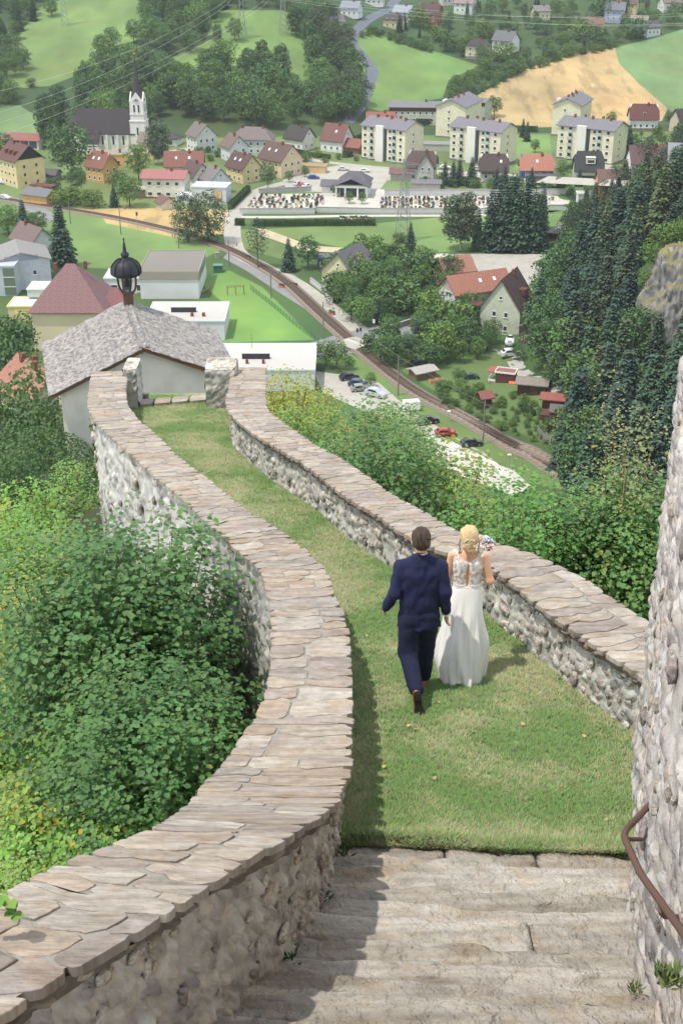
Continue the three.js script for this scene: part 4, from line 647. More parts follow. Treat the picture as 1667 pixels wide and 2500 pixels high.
for (const [px, py, h, l] of [[1205, 285, 9, 'dark round tree between the apartment blocks and the tan field'], [1370, 468, 6, 'light green tree in the garden by the orange roofed house'], [1372, 440, 7, 'pale tree left of the black roofed house'], [1305, 372, 5, 'small light green tree on the lawn between the apartment blocks'], [1490, 308, 6, 'dark bush at the field edge above the right apartment block'], [1635, 310, 6.5, 'round tree right of the white house with the dark red roof']]) single('round', 'tree', px, py, h, l, 1.1);
for (const [px, py, h, l] of [[1275, 335, 8, 'small pointed conifer on the lawn behind the middle apartment block'], [1285, 345, 8.5, 'second pointed conifer on the lawn behind the middle apartment block'], [1532, 375, 12, 'dark conifer at the corner of the right apartment block'], [1548, 470, 9, 'bluish conifer right of the brown roofed yellow house'], [1540, 365, 6, 'small conifer behind the dark one at the right apartment block']]) single('spruce', 'conifer', px, py, h, l, 1.1);
// gardens beside the railway
nWood += wood([[815, 660], [870, 640], [960, 650], [1060, 680], [1110, 705], [1100, 740], [1010, 765], [900, 800], [850, 790], [820, 730]], 4.2, ['broad', 'broad', 'bush', 'round', 'fir'], 5, 9.5, 'garden_tree', 'leafy tree in the thick garden beside the yellow house', 'trees in the thick garden beside the yellow house', 12, 60);
nWood += wood([[915, 850], [990, 820], [1060, 790], [1160, 800], [1200, 840], [1190, 870], [1090, 895], [980, 905], [920, 880]], 4.2, ['broad', 'broad', 'bush', 'round', 'fir'], 5, 9, 'garden_tree', 'leafy tree in the gardens between the crossing and the steep roofed house', 'trees between the crossing and the steep roofed house', 13, 50);
nWood += wood([[1130, 1000], [1200, 960], [1290, 980], [1350, 1040], [1330, 1090], [1250, 1060], [1150, 1020]], 2.2, ['bush'], 0.7, 2.0, 'garden_shrub', 'low shrub in the vegetable plots beside the railway', 'shrubs in the vegetable plots', 14, 130);
nWood += wood([[1060, 960], [1120, 940], [1180, 960], [1150, 1005], [1100, 1000]], 2.2, ['bush'], 0.8, 2.6, 'garden_shrub', 'shrub in the plots left of the red garden cabin', 'shrubs left of the red cabin', 15, 50);
nWood += wood([[590, 395], [660, 440], [760, 400], [880, 395], [760, 375], [500, 370], [440, 385], [520, 395]], 7, ['bush'], 2, 4, 'village_shrub', 'shrub in the gardens of the village houses by the cemetery', 'shrubs in the village gardens', 16, 30);
nWood += wood([[1020, 450], [1300, 455], [1480, 470], [1480, 480], [1300, 470], [1020, 462]], 5, ['bush', 'round'], 2, 4.5, 'village_shrub', 'shrub along the gardens behind the cemetery graves', 'shrubs behind the cemetery', 17, 30);
nWood += wood([[1540, 330], [1660, 320], [1660, 370], [1580, 395], [1545, 385]], 6, ['bush', 'round'], 2, 4.5, 'village_shrub', 'shrub in the gardens at the right edge below the white house', 'shrubs in the gardens at the right edge', 18, 24);
for (const [px, py, h, l] of [[1150, 790, 8, 'pointed green tree in front of the pale green gable house'], [1398, 930, 14, 'large bright green broadleaf tree at the foot of the wooded hill'], [1330, 905, 12, 'broad tree between the steep roofed house and the bright green tree'], [1262, 878, 4, 'round bush beside the white van'], [1118, 935, 3.4, 'round dark bush left of the wooden raised beds'], [795, 895, 6, 'left small fruit tree beside the flat white building'], [822, 900, 6.5, 'right small fruit tree beside the flat white building'], [853, 903, 3, 'dark purple bush behind the parked cars'], [905, 945, 3.2, 'dark clipped bush beside the grey parked car'], [1350, 945, 6, 'bush at the lane below the bright green tree'], [1335, 760, 9, 'pale tree at the foot of the wooded hill beside the gravel yard']]) single(h > 8 ? 'broad' : 'round', h > 3.5 ? 'tree' : 'shrub', px, py, h, l, 1.15);
single('broad', 'tree', 38, 950, 17, 'large grey green tree beside the red roofs left of the chapel', 0.95, 8);

// ---------------------------------------------------------------- bushes on the castle slope
function bushGeo(seed, h, rad, shoots, per, leaf, base, yellow = 0.04, up0 = 0.25) {
  const r = rng(seed), L = leafSet(), stems = [];
  for (let k = 0; k < shoots; k++) {
    const a = k * 2.39996 + r() * 0.5, e = Math.pow(r(), 0.75), q = rad * Math.sqrt(e) * (0.75 + 0.4 * r()), ty = h * (1.04 - 0.62 * e * e - 0.18 * r()), tip = V(Math.cos(a) * q, ty, Math.sin(a) * q), mid = V(tip.x * 0.45, ty * 0.62, tip.z * 0.45), c = new THREE.QuadraticBezierCurve3(V(tip.x * 0.08, -0.1, tip.z * 0.08), mid, tip), cc = tint(r, base, 0.4), yl = r() < yellow * 2;
    if (k % 3 === 0) stems.push(new THREE.TubeGeometry(new THREE.QuadraticBezierCurve3(c.v0, c.v1.clone().lerp(c.v0, 0.1), c.getPoint(0.86)), 5, 0.007, 4));
    for (let i = 0; i < per; i++) {
      const f = i < 4 ? 0.93 + 0.07 * r() : up0 + (1 - up0) * Math.pow(r(), 0.7), p = c.getPoint(f), t = c.getTangent(f), sd = rdir(r); sd.addScaledVector(t, -sd.dot(t)).normalize(); const reach = 0.02 + 0.16 * r(); p.addScaledVector(sd, reach); p.y += 0.02;
      const d = sd.clone().add(V(0, -0.25 - 0.3 * r(), 0)).addScaledVector(t, 0.3).normalize(), n = V((r() - 0.5) * 1.0, 1, (r() - 0.5) * 1.0); n.addScaledVector(d, -n.dot(d)).normalize(); const s = leaf * (0.55 + 0.75 * r());
      addLeaf(L, p, d, n, s, s * 0.88, yl && r() < 0.7 || r() < yellow * 0.5 ? tint(r, [0.42, 0.36, 0.05], 0.3) : tint(r, cc, 0.35), true);
    }
  }
  return { leaves: leafGeo(L), stems: merge(stems) };
}
const stemMat = material('#6f6148', 'plain', 0.95);
const BUSH = {
  S: [1, 2, 3].map((s) => ({ h: 1.5, ...bushGeo(200 + s, 1.5, 0.95, 70, 28, 0.066, [0.24, 0.38, 0.10], 0.035) })),
  M: [1, 2, 3].map((s) => ({ h: 2.5, ...bushGeo(210 + s, 2.5, 1.25, 120, 40, 0.070, [0.175, 0.31, 0.085], 0.015) })),
  L: [1, 2].map((s) => ({ h: 4.2, ...bushGeo(220 + s, 4.2, 1.6, 170, 46, 0.078, [0.15, 0.28, 0.09], 0.004) })),
  Y: [1, 2].map((s) => ({ h: 2.2, ...bushGeo(230 + s, 2.2, 1.0, 84, 32, 0.064, [0.31, 0.40, 0.11], 0.09) })),
  D: [1, 2].map((s) => ({ h: 3.2, ...bushGeo(240 + s, 3.2, 0.7, 60, 46, 0.034, [0.34, 0.37, 0.15], 0.02) })),
  F: [1, 2].map((s) => ({ h: 1.8, ...bushGeo(250 + s, 1.8, 0.8, 70, 44, 0.044, [0.28, 0.40, 0.14], 0.02, 0.12) })),
};
const bushMats = { g: nearLeaf([1, 1, 1]), d: nearLeaf([0.85, 0.94, 0.9]), l: nearLeaf([1.3, 1.2, 1.1]), y: nearLeaf([1.2, 1.1, 0.9]), f: nearLeaf([1.15, 1.3, 1.0]) };
function bush(cls, v, mat, base, h, yaw, label, group, name = 'bush') { const b = BUSH[cls][v % BUSH[cls].length], o = thing(name, label, 'bush', base, yaw, group); part('foliage', b.leaves, bushMats[mat], o); part('stems', b.stems, stemMat, o); const s = h / b.h; o.scale.set(lerp(1, s, 0.6), s, lerp(1, s, 0.6)); return o; }
// a bush whose top shows at a pixel, standing on the slope outside the walls
function outside(x, d, side) { const c = pathMid(clamp(d, 3, 25)); return side > 0 ? x > c + 1.9 : x < c - 1.9; }
function bushAt(px, py, want, side, label, group, r, style) {
  const q = ray(px, py); let best = null; const course = side > 0 ? courseR : courseL;
  for (let z = 5; z < 60; z += 0.25) {
    const x = q.x * z, d = -q.z * z, y = EYE + q.y * z; if (!outside(x, d, side)) continue; let clear = true; if (d < 26.5) for (let s = 0; s < course.length; s += 0.5) { const w = course.at(s), dx = x - w.p.x, dz = -d - w.p.z; if (dx * w.n.x + dz * w.n.z < w.w + (side < 0 ? (style.cls === 'L' ? 1.05 : 0.95) : 0.8) && dx * dx + dz * dz < 6) { clear = false; break; } } if (!clear) continue;
    const hh = y - castleHill(x, d); if (best === null || Math.abs(hh - want) < Math.abs(best.hh - want)) best = { hh, x, d, y }; if (hh < want) break;
  }
  if (!best || best.hh > 8.5 || best.hh < 0.5) return; const h = clamp(best.hh, 0.6, 6) * (side < 0 ? 0.82 + 0.3 * r() : (0.95 + 0.25 * r()) * (style.k ?? 1)), cls = style.cls ?? (h < 1.9 ? 'S' : h < 3.4 ? 'M' : 'L');
  bush(cls, Math.floor(r() * 3), style.mat, V(best.x, castleHill(best.x, best.d) - 0.05, -best.d), h, r() * 6.28, label, group);
}
{
  const r = rng(404);
  const fill = (poly, step, side, pick) => { const xs = poly.map((p) => p[0]), ys = poly.map((p) => p[1]); for (let y = Math.min(...ys); y < Math.max(...ys); y += step) for (let x = Math.min(...xs) - 20; x < Math.max(...xs); x += step) { const px = x + (r() - 0.5) * step, py = y + (r() - 0.5) * step; if (inPoly(px, py, poly)) { const s = pick(px, py); bushAt(px, py, s.want, side, s.label, s.group, r, s); } } };
  const lo = (cls, mat, want, label) => ({ cls, mat, want, label, group: label.replace(/^(\w+ )*?bush/, '$&').trim() });
  const mix = (list) => { let q = r(); for (const [p, v] of list) { if ((q -= p) < 0) return v; } return list[0][1]; };
  fill([[-30, 1600], [110, 1560], [200, 1700], [330, 1800], [440, 1780], [520, 1760], [540, 1800], [490, 1890], [420, 1990], [330, 2050], [180, 2110], [-30, 2190]], 76, -1, () => mix([[0.22, { cls: 'Y', mat: 'g', want: 1.0, label: 'yellow flecked bush on the bank below the left wall', group: 'yellow flecked bushes below the left wall' }], [0.28, { cls: 'F', mat: 'l', want: 0.8 + 0.6 * r(), label: 'fine leaved pale weed bush on the bank below the left wall', group: 'fine leaved weed bushes below the left wall' }], [0.5, { cls: 'S', mat: r() < 0.7 ? 'l' : 'f', want: 0.7 + 0.8 * r(), label: 'light green leafy bush on the bank below the left wall', group: 'light green bushes below the left wall' }]]));
  fill([[150, 1340], [250, 1260], [340, 1200], [440, 1255], [490, 1360], [520, 1480], [530, 1600], [420, 1660], [300, 1640], [190, 1560]], 88, -1, (x, y) => ({ cls: y < 1420 ? 'L' : r() < 0.6 ? 'L' : 'M', mat: r() < 0.45 ? 'd' : 'g', want: y < 1400 ? 3.4 : 2.6, label: 'dark green hazel bush in the thicket beside the left wall', group: 'dark hazel bushes beside the left wall' }));
  fill([[-30, 1180], [60, 1130], [170, 1110], [225, 1120], [240, 1190], [210, 1260], [130, 1340], [130, 1480], [60, 1560], [-30, 1600]], 92, -1, () => mix([[0.2, { cls: 'Y', mat: 'l', want: 2.0, label: 'pale yellowish green shrub at the left edge below the chapel', group: 'pale shrubs at the left edge below the chapel' }], [0.35, { cls: 'F', mat: 'f', want: 1.6 + r(), label: 'feathery fine leaved shrub at the left edge below the chapel', group: 'feathery shrubs below the chapel' }], [0.45, { mat: r() < 0.5 ? 'l' : 'f', want: 1.8 + 1.4 * r(), label: 'fresh green shrub at the left edge below the chapel', group: 'fresh green shrubs below the chapel' }]]));
  fill([[640, 905], [700, 880], [790, 925], [880, 955], [980, 1000], [1010, 1060], [900, 1090], [800, 1060], [720, 1010], [660, 960]], 58, 1, (x, y) => (r() < 0.6 ? { cls: 'Y', mat: 'y', want: 2.4, label: 'yellowing bush behind the far part of the right parapet', group: 'yellowing bushes behind the right parapet' } : { mat: 'l', want: 2.4, label: 'light green bush among the yellowing ones behind the right parapet', group: 'light green bushes behind the right parapet' }));
  fill([[760, 1050], [880, 1070], [1000, 1020], [1060, 1065], [1100, 1135], [1180, 1185], [1290, 1150], [1300, 1250], [1300, 1340], [1200, 1320], [1100, 1285], [1000, 1225], [900, 1160], [820, 1110]], 66, 1, (x, y) => ({ mat: ['l', 'f', 'g', 'g'][Math.floor(r() * 4)], cls: r() < 0.2 ? 'Y' : r() < 0.2 ? 'F' : undefined, want: 1.8 + 1.6 * r(), label: 'green leafy bush behind the parapet beside the couple', group: 'green bushes behind the parapet beside the couple' }));
  fill([[1290, 1150], [1390, 1100], [1480, 1065], [1560, 1050], [1650, 1060], [1640, 1250], [1610, 1500], [1540, 1480], [1460, 1410], [1380, 1370], [1300, 1340]], 74, 1, (x, y) => ({ k: 0.80, mat: ['d', 'g', 'g', 'f', 'l'][Math.floor(r() * 5)], want: 1.7 + 1.5 * r(), label: 'deep green bush between the right parapet and the tower', group: 'deep green bushes between right parapet and tower' }));
  bushAt(1535, 1055, 3.0, 1, 'dry cream coloured shrub rising above the green bushes near the tower', undefined, r, { cls: 'D', mat: 'g' });
  for (const [px, py] of [[510, 1660], [530, 1640], [480, 1710], [540, 1770]]) bushAt(px, py, 1.6, -1, 'yellow leaved hazel sprig close to the left wall', 'yellow hazel sprigs close to the left wall', r, { cls: 'Y', mat: 'y' });
}
{ // undergrowth on the slopes
  const r = rng(808), L = leafSet(); for (let k = 0; k < 26; k++) { const a = r() * 6.28, q = 0.22 * Math.sqrt(r()), p = V(Math.cos(a) * q, 0.04 + 0.28 * r(), Math.sin(a) * q), d = V(Math.cos(a), 0.2 - 0.5 * r(), Math.sin(a)).normalize(), n = V((r() - 0.5) * 0.9, 1, (r() - 0.5) * 0.9).normalize(); addLeaf(L, p, d, n, 0.07 + 0.05 * r(), 0.06, tint(r, [0.09, 0.14, 0.042], 0.6)); }
  const n = 16000, m = new THREE.InstancedMesh(leafGeo(L), farLeaf, n), M = new THREE.Matrix4(), Q = new THREE.Quaternion(), c = new THREE.Color(); let i = 0, tries = 0;
  while (i < n && tries++ < n * 6) { const d = 3 + 62 * Math.pow(r(), 1.4), side = r() < 0.62 ? -1 : 1, x = pathMid(clamp(d, 3, 25)) + side * ((d > 26.5 ? 0 : 2.5) + 20 * r()); if (d > 36.5 && d < 47 && x > -12 && x < -3) continue; M.compose(V(x, castleHill(x, d) - 0.02, -d), Q.setFromAxisAngle(V(0, 1, 0), r() * 6.28), V(1, 1, 1).multiplyScalar(0.8 + 1.1 * r())); m.setMatrixAt(i, M); const t = r(), bare = sstep(0.12, 0.3, fbm(x * 0.3, d * 0.3, 40, 3)); c.setRGB(lerp(0.8 + 0.5 * t, 1.9, bare * 0.5), 0.8 + 0.5 * t, 0.8 + 0.3 * t); m.setColorAt(i, c); i++; }
  m.count = i; m.name = 'undergrowth'; m.userData.kind = 'stuff'; tag(m, 'leafy weeds covering the castle slope', 'undergrowth'); scene.add(m);
}
{ // big dark trees left of the chapel
  const crowns = [301, 302].map((s) => broadCrown(s, { base: 0.08, wide: 0.40, clumps: 46, per: 190, card: 0.022, c: [0.12, 0.22, 0.08] })), m = nearLeaf([1, 1, 1]), tr = trunkGeo(0.6, 0.025, 0.01, 0.02, 6);
  [[50, 925, 46, 'big dark broadleaf tree left of the chapel, its crown under the orange roof'], [150, 985, 43, 'dark broadleaf tree close against the white chapel wall'], [-25, 1000, 44, 'dark broadleaf tree cut by the left edge below the orange roof'], [85, 1050, 39, 'lower dark tree in front of the big one left of the chapel'], [5, 1110, 36, 'low dark tree at the left edge above the pale shrubs']].forEach(([px, py, z, label], i) => { const p = atZ(px, py, z), g = castleHill(p.x, -p.z), h = Math.max(3, p.y - g), o = thing('broadleaf_tree', label, 'tree', V(p.x, g - 0.1, p.z), i * 1.7, 'dark trees left of the chapel'); part('trunk', tr, barkDark, o); part('crown', crowns[i % 2], m, o); o.scale.set(Math.min(h, 7.5), h, Math.min(h, 7.5)); });
}
{ // creeper on the corner of the left wall, tufts in the joints
  const r = rng(55), t = thing('wall_creeper', 'green creeper climbing the outer corner of the left wall below the chapel', 'creeper'), L = leafSet();
  for (let k = 0; k < 900; k++) { const s = 1.0 + 1.4 * r(), q = courseL.at(s), h = 2.6 * Math.pow(r(), 0.8), p = q.p.clone().addScaledVector(q.n, q.w + 0.05 * r()); p.y = capY(p) - 0.02 - h; if (N3(s * 3, h * 2, 5) < -0.05) continue; addLeaf(L, p, V(r() - 0.5, -0.6, r() - 0.5).normalize(), q.n.clone().add(rdir(r).multiplyScalar(0.5)).normalize(), 0.09, 0.08, tint(r, [0.09, 0.15, 0.04], 0.5)); }
  part('leaves', leafGeo(L), farLeaf, t); const st = []; for (let k = 0; k < 4; k++) { const pts = []; for (let j = 0; j < 5; j++) { const q = courseL.at(1.2 + k * 0.3 + 0.1 * Math.sin(j * 2 + k)), p = q.p.clone().addScaledVector(q.n, q.w + 0.02); p.y = capY(p) - 2.6 + j * 0.6; pts.push(p); } st.push(new THREE.TubeGeometry(new THREE.CatmullRomCurve3(pts), 10, 0.01, 4)); } part('stems', merge(st), stemMat, t);
  const tuft = (pos, n, size, c, label, name) => { const K = leafSet(); for (let k = 0; k < n; k++) { const d = V(r() - 0.5, 0.35 + 0.6 * r(), r() - 0.5).normalize(); addLeaf(K, V((r() - 0.5) * size, 0, (r() - 0.5) * size), d, rdir(r), size * (0.5 + 0.7 * r()), size * 0.18, tint(r, c, 0.4)); } const o = new THREE.Mesh(leafGeo(K), farLeaf); o.name = numbered(name); o.position.copy(pos); scene.add(o); tag(o, label, 'plant'); };
  tuft(atZ(1628, 2395, 5.15), 110, 0.085, [0.14, 0.19, 0.06], 'tuft of moss and weeds on the tower wall below the handrail', 'weed_tuft'); tuft(atZ(1548, 2420, 6.9), 24, 0.07, [0.12, 0.17, 0.05], 'small weed at the foot of the tower wall', 'weed_tuft');
  [[838, 2085, 9.3], [790, 2200, 8.4], [770, 2250, 8.2], [700, 2350, 7.4]].forEach(([px, py, z], i) => tuft(atZ(px, py, z), 26, 0.09, [0.06, 0.11, 0.035], ['first', 'second', 'third', 'fourth'][i] + ' weed tuft down the joint between left wall and steps', 'weed_tuft'));
  const sp = courseL.at(courseL.length - 4.2), P = sp.p.clone().addScaledVector(sp.n, sp.w + 0.15); void P; const K = leafSet(), o0 = atZ(8, 2222, 5.0); for (let k = 0; k < 9; k++) addLeaf(K, V((r() - 0.5) * 0.08, (r() - 0.5) * 0.08, (r() - 0.5) * 0.08), rdir(r).setY(0.2).normalize(), V(r() - 0.5, 1, r() - 0.5).normalize(), 0.06, 0.055, tint(r, [0.13, 0.24, 0.04], 0.3), true); const o = new THREE.Mesh(leafGeo(K), farLeaf); o.name = 'leaf_sprig'; o.position.copy(o0); scene.add(o); tag(o, 'bright green leaf sprig hanging over the coping at the left edge', 'plant');
}

// ---------------------------------------------------------------- buildings
const glassDark = material('#39424a', 'plain', 0.18), frameWhite = material('#e9e8e2', 'plain', 0.7), darkTrim = material('#4a4440', 'plain', 0.8), brickRed = material('#8f5a45', 'tile', 0.9);
const unit = new THREE.BoxGeometry(1, 1, 1);
function boxPart(name, parent, m, w, h, d, x, y, z, ry = 0) { const o = part(name, unit, m, parent); o.scale.set(w, h, d); o.position.set(x, y, z); o.rotation.y = ry; return o; }
function win(parent, w, h, x, y, z, ry, frame = frameWhite, pane = glassDark) {          // a frame with its pane, ry turns its face outwards from +z
  const f = new THREE.Group(); f.name = 'window'; f.position.set(x, y, z); f.rotation.y = ry; parent.add(f);
  boxPart('frame', f, frame, w, h, 0.10, 0, 0, 0.02); boxPart('pane', f, pane, w - 0.22, h - 0.22, 0.06, 0, 0, 0.055); boxPart('sill', f, frame, w + 0.15, 0.07, 0.22, 0, -h / 2 - 0.03, 0.08); return f;
}
function gableBody(w, l, h, rh, foot = 1.2) {              // ridge along x
  const s = new THREE.Shape([new THREE.Vector2(-l / 2, -foot), new THREE.Vector2(l / 2, -foot), new THREE.Vector2(l / 2, h), new THREE.Vector2(0, h + rh), new THREE.Vector2(-l / 2, h)]), g = new THREE.ExtrudeGeometry(s, { depth: w, bevelEnabled: false });
  g.translate(0, 0, -w / 2); g.rotateY(Math.PI / 2); return g;
}
function roofSlab(w, l, h, rh, oh, th = 0.22, clip = 0) {    // gable roof, clip > 0 cuts the gable tops back to small hips
  const W = w / 2 + oh, k = rh / (l / 2), L = l / 2 + oh, ye = h - k * oh, yr = h + rh, q = clip * W * 0.9, yc = clip ? lerp(yr, ye, 0.42) : yr, zc = clip ? L * 0.42 : 0;
  const pos = [], idx = [], uv = [], face = (pts) => { const b = pos.length / 3; for (const p of pts) pos.push(...p); const o = pts[0], ax = V(pts[1][0] - o[0], pts[1][1] - o[1], pts[1][2] - o[2]).normalize(); for (const p of pts) { const v = V(p[0] - o[0], p[1] - o[1], p[2] - o[2]), u = v.dot(ax); uv.push(u, Math.sqrt(Math.max(0, v.lengthSq() - u * u))); } for (let i = 1; i < pts.length - 1; i++) idx.push(b, b + i, b + i + 1); };
  for (const dy of [0, -th]) for (const s of [1, -1]) { const f = clip ? [[-W, ye + dy, s * L], [W, ye + dy, s * L], [W, yc + dy, s * zc], [W - q, yr + dy, 0], [-W + q, yr + dy, 0], [-W, yc + dy, s * zc]] : [[-W, ye + dy, s * L], [W, ye + dy, s * L], [W, yr + dy, 0], [-W, yr + dy, 0]]; face((s > 0) === (dy === 0) ? f : f.reverse()); }
  for (const e of [1, -1]) { if (clip) face(e > 0 ? [[W, yc, zc], [W, yc, -zc], [W - q, yr, 0]] : [[-W, yc, -zc], [-W, yc, zc], [-W + q, yr, 0]]); for (const s of [1, -1]) face([[e * W, ye, s * L], [e * W, ye - th, s * L], [e * W, yc - th, s * zc], [e * W, yc, s * zc]]); }
  for (const s of [1, -1]) face([[-W, ye, s * L], [-W, ye - th, s * L], [W, ye - th, s * L], [W, ye, s * L]]);
  return geoFrom(pos, idx, null, uv);
}
function hipRoof(w, l, h, rh, oh, ridge) { // four slopes over a box, ridge length along x
  const W = w / 2 + oh, L = l / 2 + oh, r = ridge / 2, ye = h - 0.1, yr = h + rh, pos = [], idx = [], uv = [];
  const face = (pts) => { const b = pos.length / 3; for (const p of pts) pos.push(...p); const o = pts[0], ax = V(pts[1][0] - o[0], pts[1][1] - o[1], pts[1][2] - o[2]).normalize(); for (const p of pts) { const v = V(p[0] - o[0], p[1] - o[1], p[2] - o[2]), u = v.dot(ax); uv.push(u, Math.sqrt(Math.max(0, v.lengthSq() - u * u))); } for (let i = 1; i < pts.length - 1; i++) idx.push(b, b + i, b + i + 1); };
  face([[-W, ye, L], [W, ye, L], [r, yr, 0], [-r, yr, 0]]); face([[W, ye, -L], [-W, ye, -L], [-r, yr, 0], [r, yr, 0]]); face([[W, ye, L], [W, ye, -L], [r, yr, 0]]); face([[-W, ye, -L], [-W, ye, L], [-r, yr, 0]]);
  face([[-W, ye - 0.15, L], [-W, ye - 0.15, -L], [W, ye - 0.15, -L], [W, ye - 0.15, L]]); for (const [a, b] of [[[-W, L], [W, L]], [[W, L], [W, -L]], [[W, -L], [-W, -L]], [[-W, -L], [-W, L]]]) face([[a[0], ye - 0.15, a[1]], [b[0], ye - 0.15, b[1]], [b[0], ye, b[1]], [a[0], ye, a[1]]]);
  return geoFrom(pos, idx, null, uv);
}
function windowGrid(t, side, W, L, cols, rows, h, opt = {}) {        // rows and columns of windows on one wall
  const span = side === 'front' || side === 'back' ? W : L, ww = opt.w ?? 1.0, wh = opt.h ?? 1.3, y0 = opt.y0 ?? 1.6, dy = opt.dy ?? Math.min(2.9, (h - 0.6) / Math.max(1, rows));
  for (let j = 0; j < rows; j++) for (let i = 0; i < cols; i++) {
    const u = ((i + 0.5) / cols - 0.5) * span * (opt.spread ?? 0.86), y = y0 + j * dy; if (opt.skip && opt.skip(i, j)) continue;
    if (side === 'front') win(t, ww, wh, u, y, L / 2, 0, opt.frame); if (side === 'back') win(t, ww, wh, u, y, -L / 2, Math.PI, opt.frame); if (side === 'right') win(t, ww, wh, W / 2, y, -u, Math.PI / 2, opt.frame); if (side === 'left') win(t, ww, wh, -W / 2, y, u, -Math.PI / 2, opt.frame);
  }
}
function house(o) {
  const p = o.pos ?? G(o.at[0], o.at[1]), t = thing(o.name ?? 'house', o.label, o.cat ?? 'house', p, (o.yaw ?? 0) * Math.PI / 180, o.group), { w, l, h } = o, rh = o.rh ?? l * 0.38;
  const softer = (c, k) => { const q = new THREE.Color(c), h = {}; q.getHSL(h); return '#' + q.setHSL(h.h, h.s * k, Math.min(1, h.l * (h.l > 0.6 ? 1.03 : 1.05))).getHexString(); }; const wm = material(softer(o.wall, 0.8), 'plaster', 0.92), rm = material(softer(o.roof, 0.72), o.flat ? 'gravel' : 'tile', 0.85); let roof;
  if (o.flat) { part('wall', box(w, h + 1.2, l, 0, h / 2 - 0.6, 0), wm, t); roof = part('roof', merge([box(w + 0.3, 0.18, l + 0.3, 0, h + 0.09, 0)]), rm, t); part('parapet', merge([box(w + 0.4, 0.35, 0.15, 0, h + 0.22, l / 2 + 0.12), box(w + 0.4, 0.35, 0.15, 0, h + 0.22, -l / 2 - 0.12), box(0.15, 0.35, l + 0.1, w / 2 + 0.12, h + 0.221, 0), box(0.15, 0.35, l + 0.1, -w / 2 - 0.12, h + 0.221, 0)]), material(o.trim ?? o.wall, 'plain', 0.8), t); } else if (o.hip) { part('wall', box(w, h + 1.2, l, 0, h / 2 - 0.6, 0), wm, t); roof = part('roof', hipRoof(w, l, h, rh, o.oh ?? 0.6, o.ridge ?? Math.max(0.3, w - l * 0.9)), rm, t); } else { part('wall', gableBody(w, l, h, rh - 0.12), wm, t); roof = part('roof', roofSlab(w, l, h, rh, o.oh ?? 0.6, 0.22, o.clip ?? 0), rm, t); }
  if (o.base) part('plinth', box(w + 0.12, 0.9, l + 0.12, 0, 0.1, 0), material(o.base, 'plaster', 0.9), t);
  const ch = o.chim ?? 1; for (let k = 0; k < ch; k++) { const x = ch === 1 ? w * (o.chx ?? 0.15) : ((k + 0.5) / ch - 0.5) * w * 0.8, z = o.flat ? 0 : (k % 2 ? -1 : 1) * l * 0.05, c = part('chimney', box(0.75, 1.9, 0.75, x, h + (o.flat ? 0.5 : rh * 0.92) + 0.1, z), brickRed, roof); void c; }
  for (const [side, cols, rows, opt] of o.win ?? []) windowGrid(t, side, w, l, cols, rows, h, opt);
  if (o.attic) { const side = o.attic; win(t, 0.8, 0.9, side === 'right' ? w / 2 : -w / 2, h + rh * 0.35, 0, side === 'right' ? Math.PI / 2 : -Math.PI / 2); }
  for (const x of o.skylights ?? []) { const k = Math.atan2(rh, l / 2), s = part('skylight', unit, material('#dfe6ea', 'plain', 0.2), roof); s.scale.set(0.8, 0.08, 1.1); s.position.set(x * w, h + rh * 0.5 + 0.07, l * 0.25); s.rotation.x = k; }
  if (o.door) { const d = new THREE.Group(); d.name = 'door'; d.position.set(o.door * w, 1.0, l / 2); t.add(d); boxPart('leaf', d, darkTrim, 1.0, 2.1, 0.08, 0, 0, 0.03); boxPart('handle', d, frameWhite, 0.05, 0.15, 0.08, 0.35, 0, 0.09); }
  if (o.extra) o.extra(t, o);
  return t;
}
